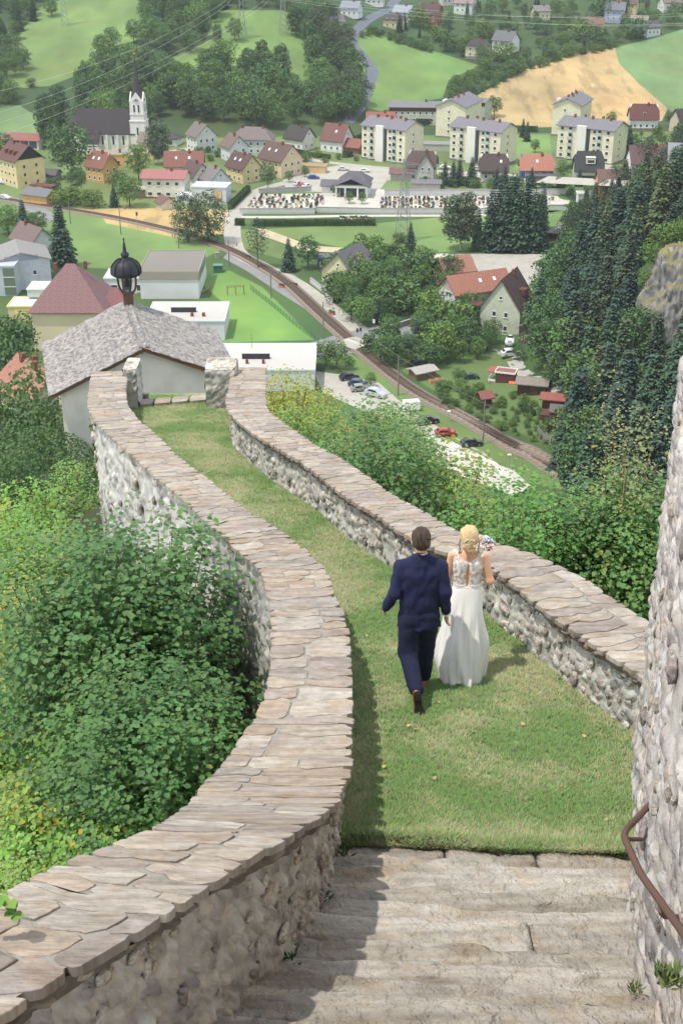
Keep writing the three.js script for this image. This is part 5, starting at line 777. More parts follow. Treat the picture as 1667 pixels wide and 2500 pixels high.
// --- apartment blocks
function block(o) {
  const w = o.w ?? 21, l = o.l ?? 12.5, h = 13.2;
  house({ name: 'apartment_block', cat: 'apartment block', label: o.label, at: o.at, yaw: o.yaw, w, l, h, rh: 2.7, wall: '#f4e9c4', roof: '#8b8590', base: '#8f8585', chim: 5, oh: 0.7, group: 'five storey apartment blocks',
    extra: (t) => {
      const cream = material('#f4eccb', 'plaster'), white = material('#f4f2ea', 'plaster'), balc = material('#aebfba', 'plain', 0.8), strip = material('#e9e6da', 'plaster');
      for (const s of o.back ? [-1] : [1]) {
        const stair = part('stair_tower', box(w * 0.17, h + 0.5, 1.2, -w * 0.06, h / 2 + 0.2, 0), white, t); stair.position.z = l / 2 + 0.5; part('stair_glazing', box(w * 0.05, h - 1.4, 0.3, w * 0.055, h / 2, l / 2 + 0.1), glassDark, t);
      }
      for (let j = 0; j < 5; j++) for (const [x, kind] of [[-0.42, 0], [-0.27, 1], [0.16, 0], [0.25, 1], [0.40, 0]]) {
        const y = 1.6 + j * 2.55; if (kind) { const b = new THREE.Group(); b.name = 'balcony'; b.position.set(x * w, y - 0.6, l / 2); t.add(b); boxPart('recess_frame', b, frameWhite, 1.7, 2.1, 0.08, 0, 0.6, 0.02); boxPart('recess_shade_pane', b, glassDark, 1.4, 1.9, 0.06, 0, 0.6, 0.05); boxPart('panel', b, balc, 1.9, 0.95, 0.12, 0, 0, 0.85); boxPart('slab', b, white, 2.0, 0.12, 0.9, 0, -0.5, 0.45); boxPart('side_screen', b, balc, 0.08, 0.95, 0.8, -0.92, 0, 0.42); } else win(t, 1.4, 1.35, x * w, y, l / 2, 0);  // dark framed pane stands in for the shaded balcony recess
      }
      for (let j = 0; j < 4; j++) { const y = 2.6 + j * 2.7; win(t, 1.0, 1.2, w / 2, y, 0.8, Math.PI / 2); }
      for (let j = 0; j < 5; j++) for (let i = 0; i < 5; i++) { const y = 1.7 + j * 2.5; win(t, 1.3, 1.3, -w / 2, y, (i - 2) * l * 0.17, -Math.PI / 2); }
      boxPart('gable_vent', t, strip, 0.12, 0.9, 0.9, w / 2 + 0.03, h + 1.2, 0);
    } });
}
block({ at: [957, 388], yaw: -38, label: 'left front five storey cream apartment block with white stair tower' });
block({ at: [1177, 392], yaw: -38, w: 23, label: 'middle front five storey cream apartment block behind the orange roofed house' });
block({ at: [1440, 388], yaw: -36, w: 24, label: 'right front five storey cream apartment block behind the black roofed house' });
block({ at: [1118, 325], yaw: -112, w: 24, l: 13, label: 'cream apartment block standing end on behind the middle front block' });
block({ at: [1392, 322], yaw: -112, w: 22, l: 12, label: 'cream apartment block standing end on behind the right front block' });
// --- church
{
  const p = G(270, 362), t = thing('church', 'white church with steep dark roof and slender pointed bell tower', 'church', p, -0.10), w = material('#f1efe8', 'plaster'), rf = material('#4a4345', 'tile', 0.85), copper = material('#3c3238', 'plain', 0.6);
  part('nave_wall', gableBody(24, 12, 7.5, 7.6), w, t); const roof = part('nave_roof', roofSlab(24, 12, 7.5, 8.2, 0.5), rf, t); void roof;
  const ap = new THREE.CylinderGeometry(5.2, 5.2, 8.5, 8); part('apse_wall', ap.translate(-12, 3.2, 0), w, t); part('apse_roof', new THREE.ConeGeometry(5.9, 7.2, 8).translate(-12.3, 11, 0), rf, t);
  part('side_roof', (() => { const g = box(7.0, 0.25, 7.2); g.rotateX(0.98); g.translate(-5.5, 5.4, 7.6); return g; })(), rf, t); part('side_wall', box(6.6, 4.2, 4, -5.5, 0.9, 7.6), w, t);
  for (const x of [-1.2, 3.2, 7.4]) { part('buttress', box(0.7, 7, 1.0, x + 2.0, 3, 6.4), w, t); win(t, 1.0, 3.6, x, 4.3, 6.0, 0, w); }
  const T = new THREE.Group(); T.name = 'bell_tower'; T.position.set(13.6, 0, 3.2); T.scale.y = 0.85; t.add(T);
  part('tower_wall', merge([box(6.2, 15, 6.2, 0, 6.5, 0), box(5.5, 9, 5.5, 0, 18.4, 0)]), w, T);
  part('string_course', merge([box(6.6, 0.4, 6.6, 0, 14.1, 0), box(5.9, 0.35, 5.9, 0, 17.2, 0)]), w, T);
  for (const a of [0, Math.PI / 2, Math.PI, -Math.PI / 2]) { const s = new THREE.Shape([new THREE.Vector2(-2.75, 0), new THREE.Vector2(2.75, 0), new THREE.Vector2(0, 4.2)]), g = new THREE.ExtrudeGeometry(s, { depth: 0.5, bevelEnabled: false }); g.translate(0, 22.9, 2.3); g.rotateY(a); part('tower_gable', g, w, T); const q = V(0, 0, 2.72).applyAxisAngle(V(0, 1, 0), a); for (const dx of [-0.9, 0.9]) { const v = V(dx, 19.8, 2.72).applyAxisAngle(V(0, 1, 0), a); win(T, 0.9, 3.6, v.x, v.y, v.z, a, w); } const lo = V(0, 9.5, 3.08).applyAxisAngle(V(0, 1, 0), a); win(T, 0.9, 3.8, lo.x, lo.y, lo.z, a, w); void q; }
  part('spire', new THREE.LatheGeometry([[3.3, 23.4], [2.2, 25.2], [1.5, 28], [0.85, 34], [0.3, 41], [0.05, 43.5]].map(([a, b]) => new THREE.Vector2(a, b)), 8), copper, T);
  part('finial', merge([new THREE.SphereGeometry(0.4, 8, 6).translate(0, 43.8, 0), box(0.15, 2.2, 0.15, 0, 45, 0), box(1.0, 0.15, 0.15, 0, 45.2, 0)]), material('#b39a58', 'plain', 0.4, { metalness: 0.7 }), T);
}
// --- village houses
const H = house;
H({ at: [494, 366], w: 9.5, l: 9, h: 6.6, rh: 4.2, yaw: -58, wall: '#e2ecdf', roof: '#8a7b76', chx: 0, win: [['right', 3, 2], ['front', 3, 2, { y0: 1.6 }]], attic: 'right', label: 'pale mint house with grey gable roof right of the church' });
H({ name: 'garage', cat: 'garage', at: [423, 352], w: 6, l: 6, h: 2.8, rh: 2.2, hip: 1, yaw: -20, wall: '#efefea', roof: '#5a5358', chim: 0, win: [['front', 1, 1, { w: 2.6, h: 2, y0: 1.2 }]], label: 'small white garage with dark pyramid roof beside the church tower' });
H({ at: [620, 372], w: 16, l: 10, h: 6, rh: 4.2, hip: 1, ridge: 9, yaw: -8, wall: '#cfdcda', roof: '#8d7c78', chim: 3, win: [['front', 5, 2]], label: 'wide house with brown hipped roof and several chimneys behind the pale blue gable' });
H({ at: [574, 390], w: 9, l: 8, h: 6, rh: 4, yaw: -62, wall: '#dbe6ec', roof: '#8b6f62', win: [['right', 2, 2], ['front', 2, 1]], attic: 'right', label: 'pale blue gable house left of the brown hipped roof' });
H({ at: [596, 440], w: 10.5, l: 8.5, h: 5.6, rh: 4.4, yaw: -50, wall: '#efd388', roof: '#6f4b40', chim: 1, win: [['right', 2, 2], ['front', 3, 2]], attic: 'right', skylights: [-0.2, 0.1], label: 'yellow gable house with brown roof by the cemetery hedge' });
H({ at: [686, 424], w: 12.5, l: 11, h: 6.4, rh: 5.2, yaw: -45, wall: '#efd7a4', roof: '#75574c', chim: 1, win: [['right', 3, 2], ['front', 3, 2]], attic: 'right', skylights: [-0.25, 0.05], label: 'big pale yellow house with brown roof above the car park' });
H({ name: 'garage', cat: 'garage', at: [765, 420], w: 10, l: 4, h: 2.6, flat: 1, yaw: -10, wall: '#e2bd7e', roof: '#9a8b80', chim: 0, label: 'low ochre garage wing right of the big pale yellow house' });
H({ at: [732, 362], w: 9.5, l: 8.5, h: 4.8, rh: 4.2, yaw: -36, wall: '#efeadb', roof: '#4f4745', win: [['front', 3, 1], ['right', 2, 1]], attic: 'right', label: 'white house with dark brown roof in the row above the lane' });
H({ at: [823, 366], w: 10, l: 9.5, h: 5, rh: 5.6, yaw: -30, wall: '#eef0ee', roof: '#8c5348', win: [['front', 3, 1], ['right', 2, 1]], attic: 'right', skylights: [0.1], label: 'white house with red brown roof left of the left apartment block' });
H({ name: 'shed', cat: 'shed', at: [866, 372], w: 7, l: 6, h: 3, rh: 2.6, yaw: -30, wall: '#a3623f', roof: '#a8604c', chim: 0, label: 'small orange wooden shed beside the red brown roofed house' });
H({ at: [252, 440], w: 9, l: 8, h: 6, rh: 4.6, yaw: -35, clip: 0.3, wall: '#e0ad54', roof: '#9c5b3e', win: [['front', 3, 2], ['right', 2, 2]], skylights: [-0.2, 0.1], label: 'orange yellow house with red brown roof below the church' });
H({ at: [452, 425], w: 14, l: 8, h: 4.2, rh: 4.4, yaw: 2, wall: '#d9c9a8', roof: '#a15a45', skylights: [-0.2, 0.15], win: [['front', 4, 1]], label: 'house with plain red brown roof behind the cream house' });
H({ at: [408, 478], w: 15, l: 9, h: 7.2, rh: 1.9, yaw: -6, wall: '#efe9cf', roof: '#c26a66', base: '#8d6a5c', chim: 1, win: [['front', 4, 1, { y0: 5.2, w: 1.4 }], ['front', 4, 1, { y0: 1.6, w: 1.6 }], ['right', 2, 2]], label: 'cream house with low bright red roof above the railway',
  extra: (t) => { const b = new THREE.Group(); b.name = 'terrace'; b.position.set(-8.5, 3.2, 2); t.add(b); boxPart('slab', b, frameWhite, 4, 0.3, 6, 0, 0, 0); boxPart('railing', b, frameWhite, 4, 0.9, 0.1, 0, 0.6, 3); boxPart('wall', b, material('#8d6a5c', 'plaster'), 3.8, 3.4, 5.6, 0, -1.8, 0); } });
H({ at: [482, 458], w: 9, l: 8, h: 5.2, rh: 4.2, yaw: -55, wall: '#efebd6', roof: '#6d544e', win: [['right', 2, 2]], attic: 'right', label: 'cream gable house with dark brown roof right of the red roof' });
H({ at: [528, 468], w: 8, l: 8, h: 5, rh: 4, yaw: -58, wall: '#e4e8ea', roof: '#8d8584', win: [['right', 2, 1]], attic: 'right', label: 'white gable house with grey roof behind the white cube house' });
H({ name: 'modern_house', at: [518, 492], w: 12, l: 8, h: 5.6, flat: 1, yaw: -8, wall: '#d9e0e4', roof: '#d5d8d8', chim: 0, label: 'pale grey flat roofed cube house by the hedge', extra: (t) => { win(t, 2.8, 3, 3.2, 3.2, 4.0, 0, darkTrim, material('#d8b58c', 'plain', 0.8)); win(t, 1.2, 2, -2, 3.4, 4.0, 0); boxPart('low_wing', t, material('#dbe3e8', 'plaster'), 6, 3, 6, -8.9, 1.2, 1); } });
H({ name: 'shed', cat: 'shed', at: [405, 508], w: 5, l: 5, h: 2.5, rh: 1.8, yaw: -60, wall: '#e9dcc0', roof: '#8d6354', chim: 0, label: 'small cream hut with brown roof at the railway bank' });
H({ at: [58, 448], w: 13, l: 11.5, h: 9.8, rh: 4.8, yaw: -48, wall: '#f0d78c', roof: '#7a4b41', chim: 2, win: [['front', 4, 3, { dy: 2.9 }], ['right', 2, 3, { dy: 2.9, frame: material('#e8cb7e', 'plain', 0.9) }]], label: 'big three storey yellow house with brown roof at the left edge',
  extra: (t) => { const s = new THREE.Shape([new THREE.Vector2(-5.6, 9.9), new THREE.Vector2(5.6, 9.9), new THREE.Vector2(0, 14.3)]), g = new THREE.ExtrudeGeometry(s, { depth: 0.15, bevelEnabled: false }); g.rotateY(Math.PI / 2); g.translate(6.5, 0, 0); part('gable_cladding', g, material('#35363c', 'wood'), t); for (const x of [-3, 0, 3]) boxPart('dormer', t, material('#8a5a4c', 'tile'), 1.3, 1.2, 1.6, x, 12.0, 3.6); } });
H({ at: [102, 494], w: 10, l: 7, h: 3.4, rh: 1.6, yaw: -25, wall: '#ecb54c', roof: '#82808a', win: [['right', 2, 1]], chim: 0, label: 'small ochre house with grey roof beside the big yellow house', extra: (t) => boxPart('back_roof', t, material('#7e4540', 'tile'), 9, 0.3, 4, -1.5, 5.0, -4) });
H({ at: [6, 440], w: 8, l: 7, h: 5, rh: 2.6, yaw: -20, wall: '#ecc765', roof: '#a9b0b8', win: [['front', 2, 1]], label: 'low yellow house with pale grey roof cut by the left edge' });
H({ name: 'long_shed', cat: 'shed', at: [62, 358], w: 16, l: 7, h: 3.6, rh: 2.0, yaw: -14, wall: '#d8d4c8', roof: '#b05d54', chim: 0, label: 'long low shed with red roof and dark open bays left of the church', extra: (t) => { for (let i = 0; i < 4; i++) boxPart('opening_shade_panel', t, material('#5a626c', 'wood'), 3.2, 2.8, 0.1, -5.6 + i * 3.7, 1.6, 3.52); } });  // flat dark panels stand in for the shade inside the open bays
H({ name: 'long_building', at: [278, 400], w: 19, l: 9, h: 4.2, flat: 1, yaw: -4, wall: '#e9b85c', roof: '#9a9698', chim: 1, win: [['front', 5, 1]], label: 'long yellow building with flat grey roof in front of the church' });
H({ at: [366, 385], w: 6, l: 6, h: 7, rh: 3, yaw: -20, wall: '#efd98c', roof: '#96867a', win: [['front', 1, 2]], label: 'narrow pale yellow house half hidden behind the tree by the church tower' });
H({ name: 'shed', cat: 'shed', at: [126, 438], w: 6, l: 5, h: 2.6, rh: 1.4, yaw: -15, wall: '#8c8484', roof: '#6d6a70', chim: 0, label: 'small grey shed between the big yellow house and the dark trees' });
H({ name: 'green_building', at: [1018, 298], w: 25, l: 9, h: 7.4, rh: 1.8, yaw: -4, wall: '#cfdac0', roof: '#8c8a8e', chim: 1, win: [['front', 8, 2, { w: 1.0, dy: 3 }]], label: 'long pale green building with brown upper band behind the left apartment block', extra: (t) => { part('cladding_band', box(25.1, 2.0, 0.12, 0, 6.3, 4.55), material('#6f4d40', 'wood'), t); boxPart('opening_shade_panel', t, material('#6a5c54', 'wood'), 7, 2.2, 0.1, 3, 1.2, 4.53); } });  // the flat brown panel stands in for shade in the garage opening
H({ name: 'green_building', at: [1168, 290], w: 9, l: 8, h: 8.2, rh: 1.2, yaw: -30, wall: '#b6c6a8', roof: '#8a8688', chim: 0, win: [['front', 1, 2]], label: 'tall pale green wing behind the end on apartment block', extra: (t) => part('cladding_band', box(9.1, 1.8, 0.12, 0, 7.2, 4.05), material('#6f4d40', 'wood'), t) });
H({ at: [929, 302], w: 12, l: 7, h: 2.6, rh: 2.6, yaw: -4, wall: '#d8c9b0', roof: '#b5563f', chim: 1, label: 'low house with bright red roof left of the pale green building' });
H({ name: 'garage', cat: 'garage', at: [1062, 366], w: 12, l: 5, h: 2.6, flat: 1, yaw: -6, wall: '#c9c8c0', roof: '#8f8d90', chim: 0, label: 'low grey garage row between the left and middle apartment blocks' });
H({ at: [1566, 312], w: 12, l: 9, h: 5, rh: 5.4, yaw: -4, clip: 0.25, wall: '#f0efec', roof: '#7d3a37', base: '#a07a70', win: [['front', 4, 1], ['left', 2, 1]], label: 'white house with dark red roof beside the tan field', extra: (t) => win(t, 1.2, 1.3, 0, 6.6, 3.3, 0) });
H({ at: [1030, 436], w: 10, l: 8.5, h: 5.4, rh: 4.8, yaw: -10, clip: 0.3, wall: '#b9b7b4', roof: '#69524e', win: [['front', 3, 1]], label: 'grey house with steep brown gable in front of the cemetery chapel road', extra: (t) => { const g = gableBody(4.5, 6, 5.6, 4.2); g.rotateY(Math.PI / 2); g.translate(1.8, 0, 3.2); part('gable_wing', g, material('#c9c8c4', 'plaster'), t); const r = roofSlab(4.8, 6, 5.6, 4.4, 0.4); r.rotateY(Math.PI / 2); r.translate(1.8, 0.05, 3.2); part('gable_roof', r, material('#69524e', 'tile', 0.85), t); for (const x of [0.6, 3.0]) win(t, 0.9, 1.2, x, 4.6, 5.5, 0); win(t, 1.6, 1.3, 1.8, 1.6, 5.5, 0); } });
H({ name: 'annex', at: [980, 438], w: 8, l: 6, h: 3, rh: 1.4, yaw: -6, wall: '#c2b4a6', roof: '#8d605a', chim: 0, label: 'low annex with dull red roof left of the grey gable house' });
H({ name: 'garage', cat: 'garage', at: [1040, 462], w: 10, l: 5, h: 2.8, rh: 0.8, yaw: -4, wall: '#bcb6ae', roof: '#85828a', chim: 0, label: 'grey garage in front of the grey gable house' });
H({ at: [1203, 436], w: 10, l: 8, h: 4.2, rh: 5.0, yaw: -4, clip: 0.3, wall: '#e9e8e4', roof: '#5f4c4a', win: [['front', 3, 1]], skylights: [0.25], label: 'white house with dark brown clipped roof before the middle apartment block', extra: (t) => { const b = new THREE.Group(); b.name = 'balcony'; b.position.set(-1.5, 3.0, 5); t.add(b); boxPart('slab', b, darkTrim, 6, 0.2, 2, 0, 0, 0); boxPart('railing', b, darkTrim, 6, 0.8, 0.08, 0, 0.5, 1); } });
H({ at: [1307, 430], w: 12, l: 8, h: 3.6, rh: 4.6, yaw: -3, clip: 0.25, wall: '#4a62a8', roof: '#cf7a55', chim: 1, win: [['front', 4, 1]], skylights: [0.0], label: 'blue house with bright orange roof before the apartment blocks' });
H({ name: 'shed', cat: 'shed', at: [1322, 446], w: 12, l: 4, h: 2.6, flat: 1, yaw: -3, wall: '#6d6a6a', roof: '#5d5b60', chim: 0, label: 'long dark shed in front of the blue house' });
H({ at: [1432, 438], w: 10, l: 8.5, h: 4.6, rh: 5.8, yaw: -3, clip: 0.22, wall: '#e6e9cf', roof: '#45464c', chim: 1, win: [['front', 3, 1]], label: 'pale house with steep black roof and one dormer', extra: (t) => { boxPart('dormer', t, material('#e0ddd2', 'plaster'), 3.4, 2.2, 2.5, 0.4, 7.4, 2.2); win(t, 2.6, 1.3, 0.4, 7.2, 3.45, 0); boxPart('dormer_roof', t, material('#d8d4c8', 'plain'), 3.6, 0.2, 2.8, 0.4, 8.6, 2.2); boxPart('garden_window', t, glassDark, 7, 2.2, 0.3, 0, 1.2, 4.4); } });
H({ at: [1578, 424], w: 12.5, l: 9, h: 4.6, rh: 4.6, yaw: 2, wall: '#eceef0', roof: '#7e5654', chim: 1, win: [['front', 4, 1]], label: 'white house with plain brown roof near the right edge', extra: (t) => { boxPart('balcony', t, darkTrim, 7, 0.9, 1.6, 0, 3.4, 5.2); } });
H({ at: [1498, 468], w: 11.5, l: 8, h: 3.8, rh: 3.6, yaw: 0, wall: '#e6b050', roof: '#86665a', chim: 1, win: [['front', 3, 1]], label: 'yellow house with brown roof at the right end of the cemetery' });
H({ at: [1660, 424], w: 8, l: 8, h: 5, rh: 4, yaw: -10, wall: '#e6eaee', roof: '#a5a7ad', win: [['front', 2, 2]], label: 'white house with pale grey roof cut by the right edge' });
H({ at: [1660, 322], w: 7, l: 8, h: 5.6, rh: 4.4, yaw: 20, wall: '#d8c9a8', roof: '#4f4543', win: [['front', 2, 2]], label: 'house with dark gable at the right edge below the fields' });
H({ name: 'carport', cat: 'carport', at: [1612, 398], w: 7, l: 5, h: 2.6, flat: 1, yaw: 0, wall: '#c9ccd0', roof: '#d5d8dc', chim: 0, label: 'low white carport right of the white brown roofed house' });
// cemetery chapel
H({ name: 'funeral_hall', cat: 'hall', at: [865, 470], w: 11, l: 11, h: 4.2, rh: 3.4, hip: 1, ridge: 4, yaw: -8, wall: '#e8e8e4', roof: '#6f6a72', chim: 0, label: 'white cemetery hall with grey hipped roof and open pillared porch', extra: (t) => { boxPart('porch_shade_panel', t, glassDark, 8.6, 2.9, 0.1, 0, 1.5, 5.52); boxPart('beam', t, frameWhite, 12, 0.7, 0.5, 0, 3.7, 8.2); for (const x of [-5.4, -2.2, 2.2, 5.4]) boxPart('pillar', t, frameWhite, 0.55, 3.4, 0.55, x, 1.6, 8.2); const g = roofSlab(7, 12.4, 4.1, 2.6, 0.4); g.rotateY(Math.PI / 2); g.translate(0, 0, 5.4); part('porch_roof', g, material('#6f6a72', 'tile', 0.85), t); } });  // dark glassy sheet put in for the shade of the porch opening
H({ name: 'annex', at: [812, 468], w: 7, l: 6, h: 3, rh: 1.4, yaw: -8, wall: '#e6e6e2', roof: '#77737a', chim: 0, win: [['front', 1, 1]], label: 'low white annex left of the cemetery hall' });
// hillside houses
const hillHouse = (at, w, l, h, rh, yaw, wall, roof, label, extra = {}) => H({ at, w, l, h, rh, yaw, wall, roof, win: [['front', 3, 2, { dy: 2.6 }], [yaw < 0 ? 'right' : 'left', 2, 1]], label, ...extra });
hillHouse([858, 38], 10, 8, 4.6, 3, -20, '#e6eaee', '#97a0ac', 'white house with pale blue grey roof beside the top of the hill road');
hillHouse([815, 72], 9, 8, 4.4, 3, 20, '#e9e4d8', '#7d777c', 'white house with grey roof left of the hill road');
hillHouse([962, 66], 11, 9, 4.4, 2.6, -12, '#ecd79a', '#5a5150', 'pale yellow house with dark hipped roof above the bright slope', { hip: 1, ridge: 5 });
hillHouse([985, 48], 10, 8, 4.6, 3.2, -25, '#c9d6e4', '#a3afbb', 'pale blue house with grey blue roof above the yellow one');
hillHouse([1048, 54], 12, 9, 6, 4.4, -20, '#9c5a44', '#6a4a42', 'brick red house with dark brown roof on the hillside', { clip: 0.3 });
hillHouse([1135, 30], 11, 9, 5.6, 3.4, -25, '#e2ebe2', '#a98e84', 'pale mint house near the top edge of the hillside');
hillHouse([1165, 138], 12, 9, 5.8, 3.2, -12, '#e9dcbc', '#4d4444', 'cream house with dark pyramid roof on the hillside', { hip: 1, ridge: 3, base: '#9a8d88' });
hillHouse([1233, 124], 11, 10, 6, 4.2, -35, '#eef0ee', '#77777f', 'white house with grey gable roof beside the cream pyramid roofed one');
hillHouse([1448, 80], 10, 8, 5.4, 2.6, -12, '#e3ab4a', '#8d6a58', 'orange yellow house on the far hillside');
hillHouse([1498, 50], 11, 9, 6.4, 3.6, -15, '#a9b8d8', '#7d7f8c', 'pale blue house on the far hillside beside the yellow one');
hillHouse([1530, 33], 11, 9, 6, 3.6, -20, '#ebcf86', '#7b6257', 'pale yellow house with brown roof on the far hillside at the top');
hillHouse([1436, 96], 10, 7, 2.8, 2.6, 0, '#b9b4a8', '#7c747a', 'low grey roofed house below the orange yellow one', { win: [['front', 2, 1]] });
hillHouse([1558, 70], 9, 8, 4.6, 2.4, -15, '#eeede6', '#9b9083', 'small white house right of the pale blue one', {});
hillHouse([1583, 84], 9, 8, 4.2, 3.2, 25, '#dfe6ea', '#5f6066', 'white house with dark roof at the top of the green slope');
hillHouse([1632, 24], 11, 8, 4.6, 3, 15, '#ecebe6', '#8f7b72', 'white house in the top right corner');
hillHouse([915, 10], 10, 8, 4, 2.8, -10, '#e9e8e2', '#b59a8a', 'white house at the top edge beside the hill road');
hillHouse([1092, 8], 9, 8, 4, 2.8, 10, '#e6ddd0', '#a5897c', 'house with pale brown roof at the top edge');
hillHouse([1318, 45], 9, 8, 4.6, 2.6, 10, '#ede4b4', '#8e8a88', 'pale yellow house hidden among the hillside trees');
// --- buildings near the station
H({ name: 'school', cat: 'school', at: [190, 828], w: 17, l: 17, h: 9.6, rh: 9.2, hip: 1, ridge: 2, yaw: 0, oh: 0.7, wall: '#f0dfac', roof: '#9c6a6a', chim: 2, label: 'pale yellow school house with big red hipped roof behind the chapel', win: [], extra: (t) => { for (const y of [6.6, 2.9]) for (const x of [-3.8, -2.0, 3.4, 5.2]) win(t, 1.25, 2.3, x, y, 7.5, 0, material('#6a3c34', 'plain', 0.8)); part('stair_wing', box(6, 9.4, 9, 9.8, 4.4, -2), material('#f0dfac', 'plaster', 0.92), t); const g = hipRoof(7, 10, 9, 3.2, 0.6, 0.5); g.translate(9.8, 0.2, -2); part('wing_roof', g, material('#956466', 'tile', 0.85), t); for (const x of [-2.2, 0.4]) { const c = new THREE.Group(); c.name = 'vent_stack'; c.position.set(x, 13, x < 0 ? 3.4 : 1); t.add(c); boxPart('stack', c, material('#c8bfb4', 'plain'), 0.6, 2.4, 0.6, 0, 0.4, 0); boxPart('cap', c, darkTrim, 0.8, 0.15, 0.8, 0, 1.7, 0); } } });
H({ name: 'gymnasium', cat: 'hall', at: [427, 702], w: 15.5, l: 21, h: 7.2, flat: 1, yaw: 0, wall: '#eceeef', roof: '#8b8378', trim: '#a79e8e', chim: 0, label: 'white box shaped gymnasium with flat brown roof', extra: (t) => { boxPart('fascia', t, material('#a39b8c', 'plain'), 15.9, 2.0, 0.25, 0, 6.4, 10.6); boxPart('side_glazing', t, material('#7c8086', 'plain', 0.3), 0.15, 2.2, 18, 7.78, 5.4, 0); } });
H({ name: 'flat_building', at: [462, 806], w: 19, l: 15, h: 4.6, flat: 1, yaw: 0, wall: '#e4e8ea', roof: '#cbc5bb', chim: 0, label: 'white flat roofed building with one black roof light, nearer the gymnasium', extra: (t) => { boxPart('roof_light', t, material('#24282e', 'plain', 0.35), 6.2, 1.2, 0.3, -1, 5.4, 0.5); boxPart('roof_light_base', t, frameWhite, 6.4, 0.4, 1.4, -1, 4.9, -0.3); for (const x of [1.4, 4.2]) boxPart('vent', t, brickRed, 0.7, 0.9, 0.7, x, 5.2, 3.6); } });
H({ name: 'flat_building', at: [656, 922], w: 21, l: 17, h: 4.8, flat: 1, yaw: 0, wall: '#e6eaec', roof: '#cdc7bd', chim: 0, label: 'white flat roofed building with one black roof light, behind the right parapet', extra: (t) => { boxPart('roof_light', t, material('#24282e', 'plain', 0.35), 6.2, 1.2, 0.3, -2.6, 5.6, 1.5); boxPart('roof_light_base', t, frameWhite, 6.4, 0.4, 1.4, -2.6, 5.1, 0.7); for (const x of [-4.4, -0.8]) boxPart('vent', t, brickRed, 0.6, 0.9, 0.6, x, 5.4, 4.4); boxPart('mast', t, darkTrim, 0.08, 3.5, 0.08, -4, 6.4, -6); } });
H({ name: 'link_building', at: [318, 705], w: 12, l: 9, h: 4, flat: 1, yaw: 0, wall: '#dfe3e6', roof: '#d9d8d4', chim: 0, label: 'low white link building between the school and the gymnasium', win: [['front', 3, 1, { w: 1.8, h: 1.8 }]] });
H({ name: 'office_building', at: [55, 690], w: 14, l: 15, h: 8.2, rh: 2.2, yaw: -72, wall: '#d3dae4', roof: '#a39f9c', chim: 0, label: 'grey blue building with shallow grey gable roof at the left edge', win: [['right', 2, 2]], extra: (t) => { boxPart('gable_panel', t, material('#9a9fae', 'plain'), 0.2, 1.4, 9, 7.02, 8.8, 0); } });
H({ name: 'glass_wing', at: [10, 712], w: 9, l: 8, h: 8, flat: 1, yaw: 0, wall: '#c9d2d8', roof: '#c3c6c8', chim: 0, label: 'grey wing with green glazed stair bay at the left edge', extra: (t) => { boxPart('glazing', t, material('#6d7a6c', 'plain', 0.2), 3, 7.2, 0.2, 3, 4, 4.1); for (const y of [2.6, 5.2]) boxPart('glazing_bar', t, frameWhite, 3.1, 0.18, 0.25, 3, y, 4.15); } });
H({ at: [85, 622], w: 12, l: 8, h: 5.2, rh: 4, yaw: -48, wall: '#dfe2e4', roof: '#8a6f68', chim: 2, win: [['right', 2, 1]], label: 'house with brown gable roof left of the tall spruce' });
H({ name: 'kiosk_building', at: [82, 772], w: 10.5, l: 8, h: 3.6, flat: 1, yaw: 0, wall: '#e9dc8e', roof: '#d6d9d6', chim: 0, label: 'low yellow building with white flat roof left of the school', extra: (t) => { boxPart('upper_box', t, material('#cfd8c8', 'plaster'), 9, 2.0, 7, 3, 5.2, -6); boxPart('upper_roof', t, material('#c3d0bd', 'plain'), 9.4, 0.2, 7.4, 3, 6.3, -6);
  const cv = document.createElement('canvas'); cv.width = 256; cv.height = 64; const c = cv.getContext('2d'); c.fillStyle = '#e9dc8e'; c.fillRect(0, 0, 256, 64); c.fillStyle = '#3a3428'; c.font = 'bold 34px sans-serif'; c.textAlign = 'center'; c.fillText('Kulturhaus', 128, 44); const tx = new THREE.CanvasTexture(cv); tx.colorSpace = THREE.SRGBColorSpace; const m = new THREE.MeshStandardMaterial({ map: tx, roughness: 0.9 }); const s = part('sign', new THREE.PlaneGeometry(4.6, 1.1), m, t); s.position.set(-1.2, 2.6, 4.03); } });
H({ pos: atZ(92, 935, 190).setY(atZ(92, 935, 190).y - 6), name: 'house', w: 11, l: 9, h: 5.5, rh: 3.6, yaw: -52, wall: '#d9c0a4', roof: '#bf7657', chim: 4, label: 'house with orange tiled roof and several brick chimneys left of the chapel' });
H({ at: [852, 692], w: 13, l: 10, h: 5, rh: 5.2, yaw: 62, wall: '#efe6a8', roof: '#76727a', chim: 0, win: [['left', 3, 1, { y0: 2 }], ['front', 3, 1]], attic: 'left', label: 'yellow gable house with slate grey roof among the garden trees' });
H({ name: 'annex', at: [800, 652], w: 6, l: 5, h: 3.2, flat: 1, yaw: 0, wall: '#5a6570', roof: '#6e7478', chim: 0, win: [['front', 3, 1, { w: 0.9 }]], label: 'small dark annex with white windows behind the yellow gable house' });
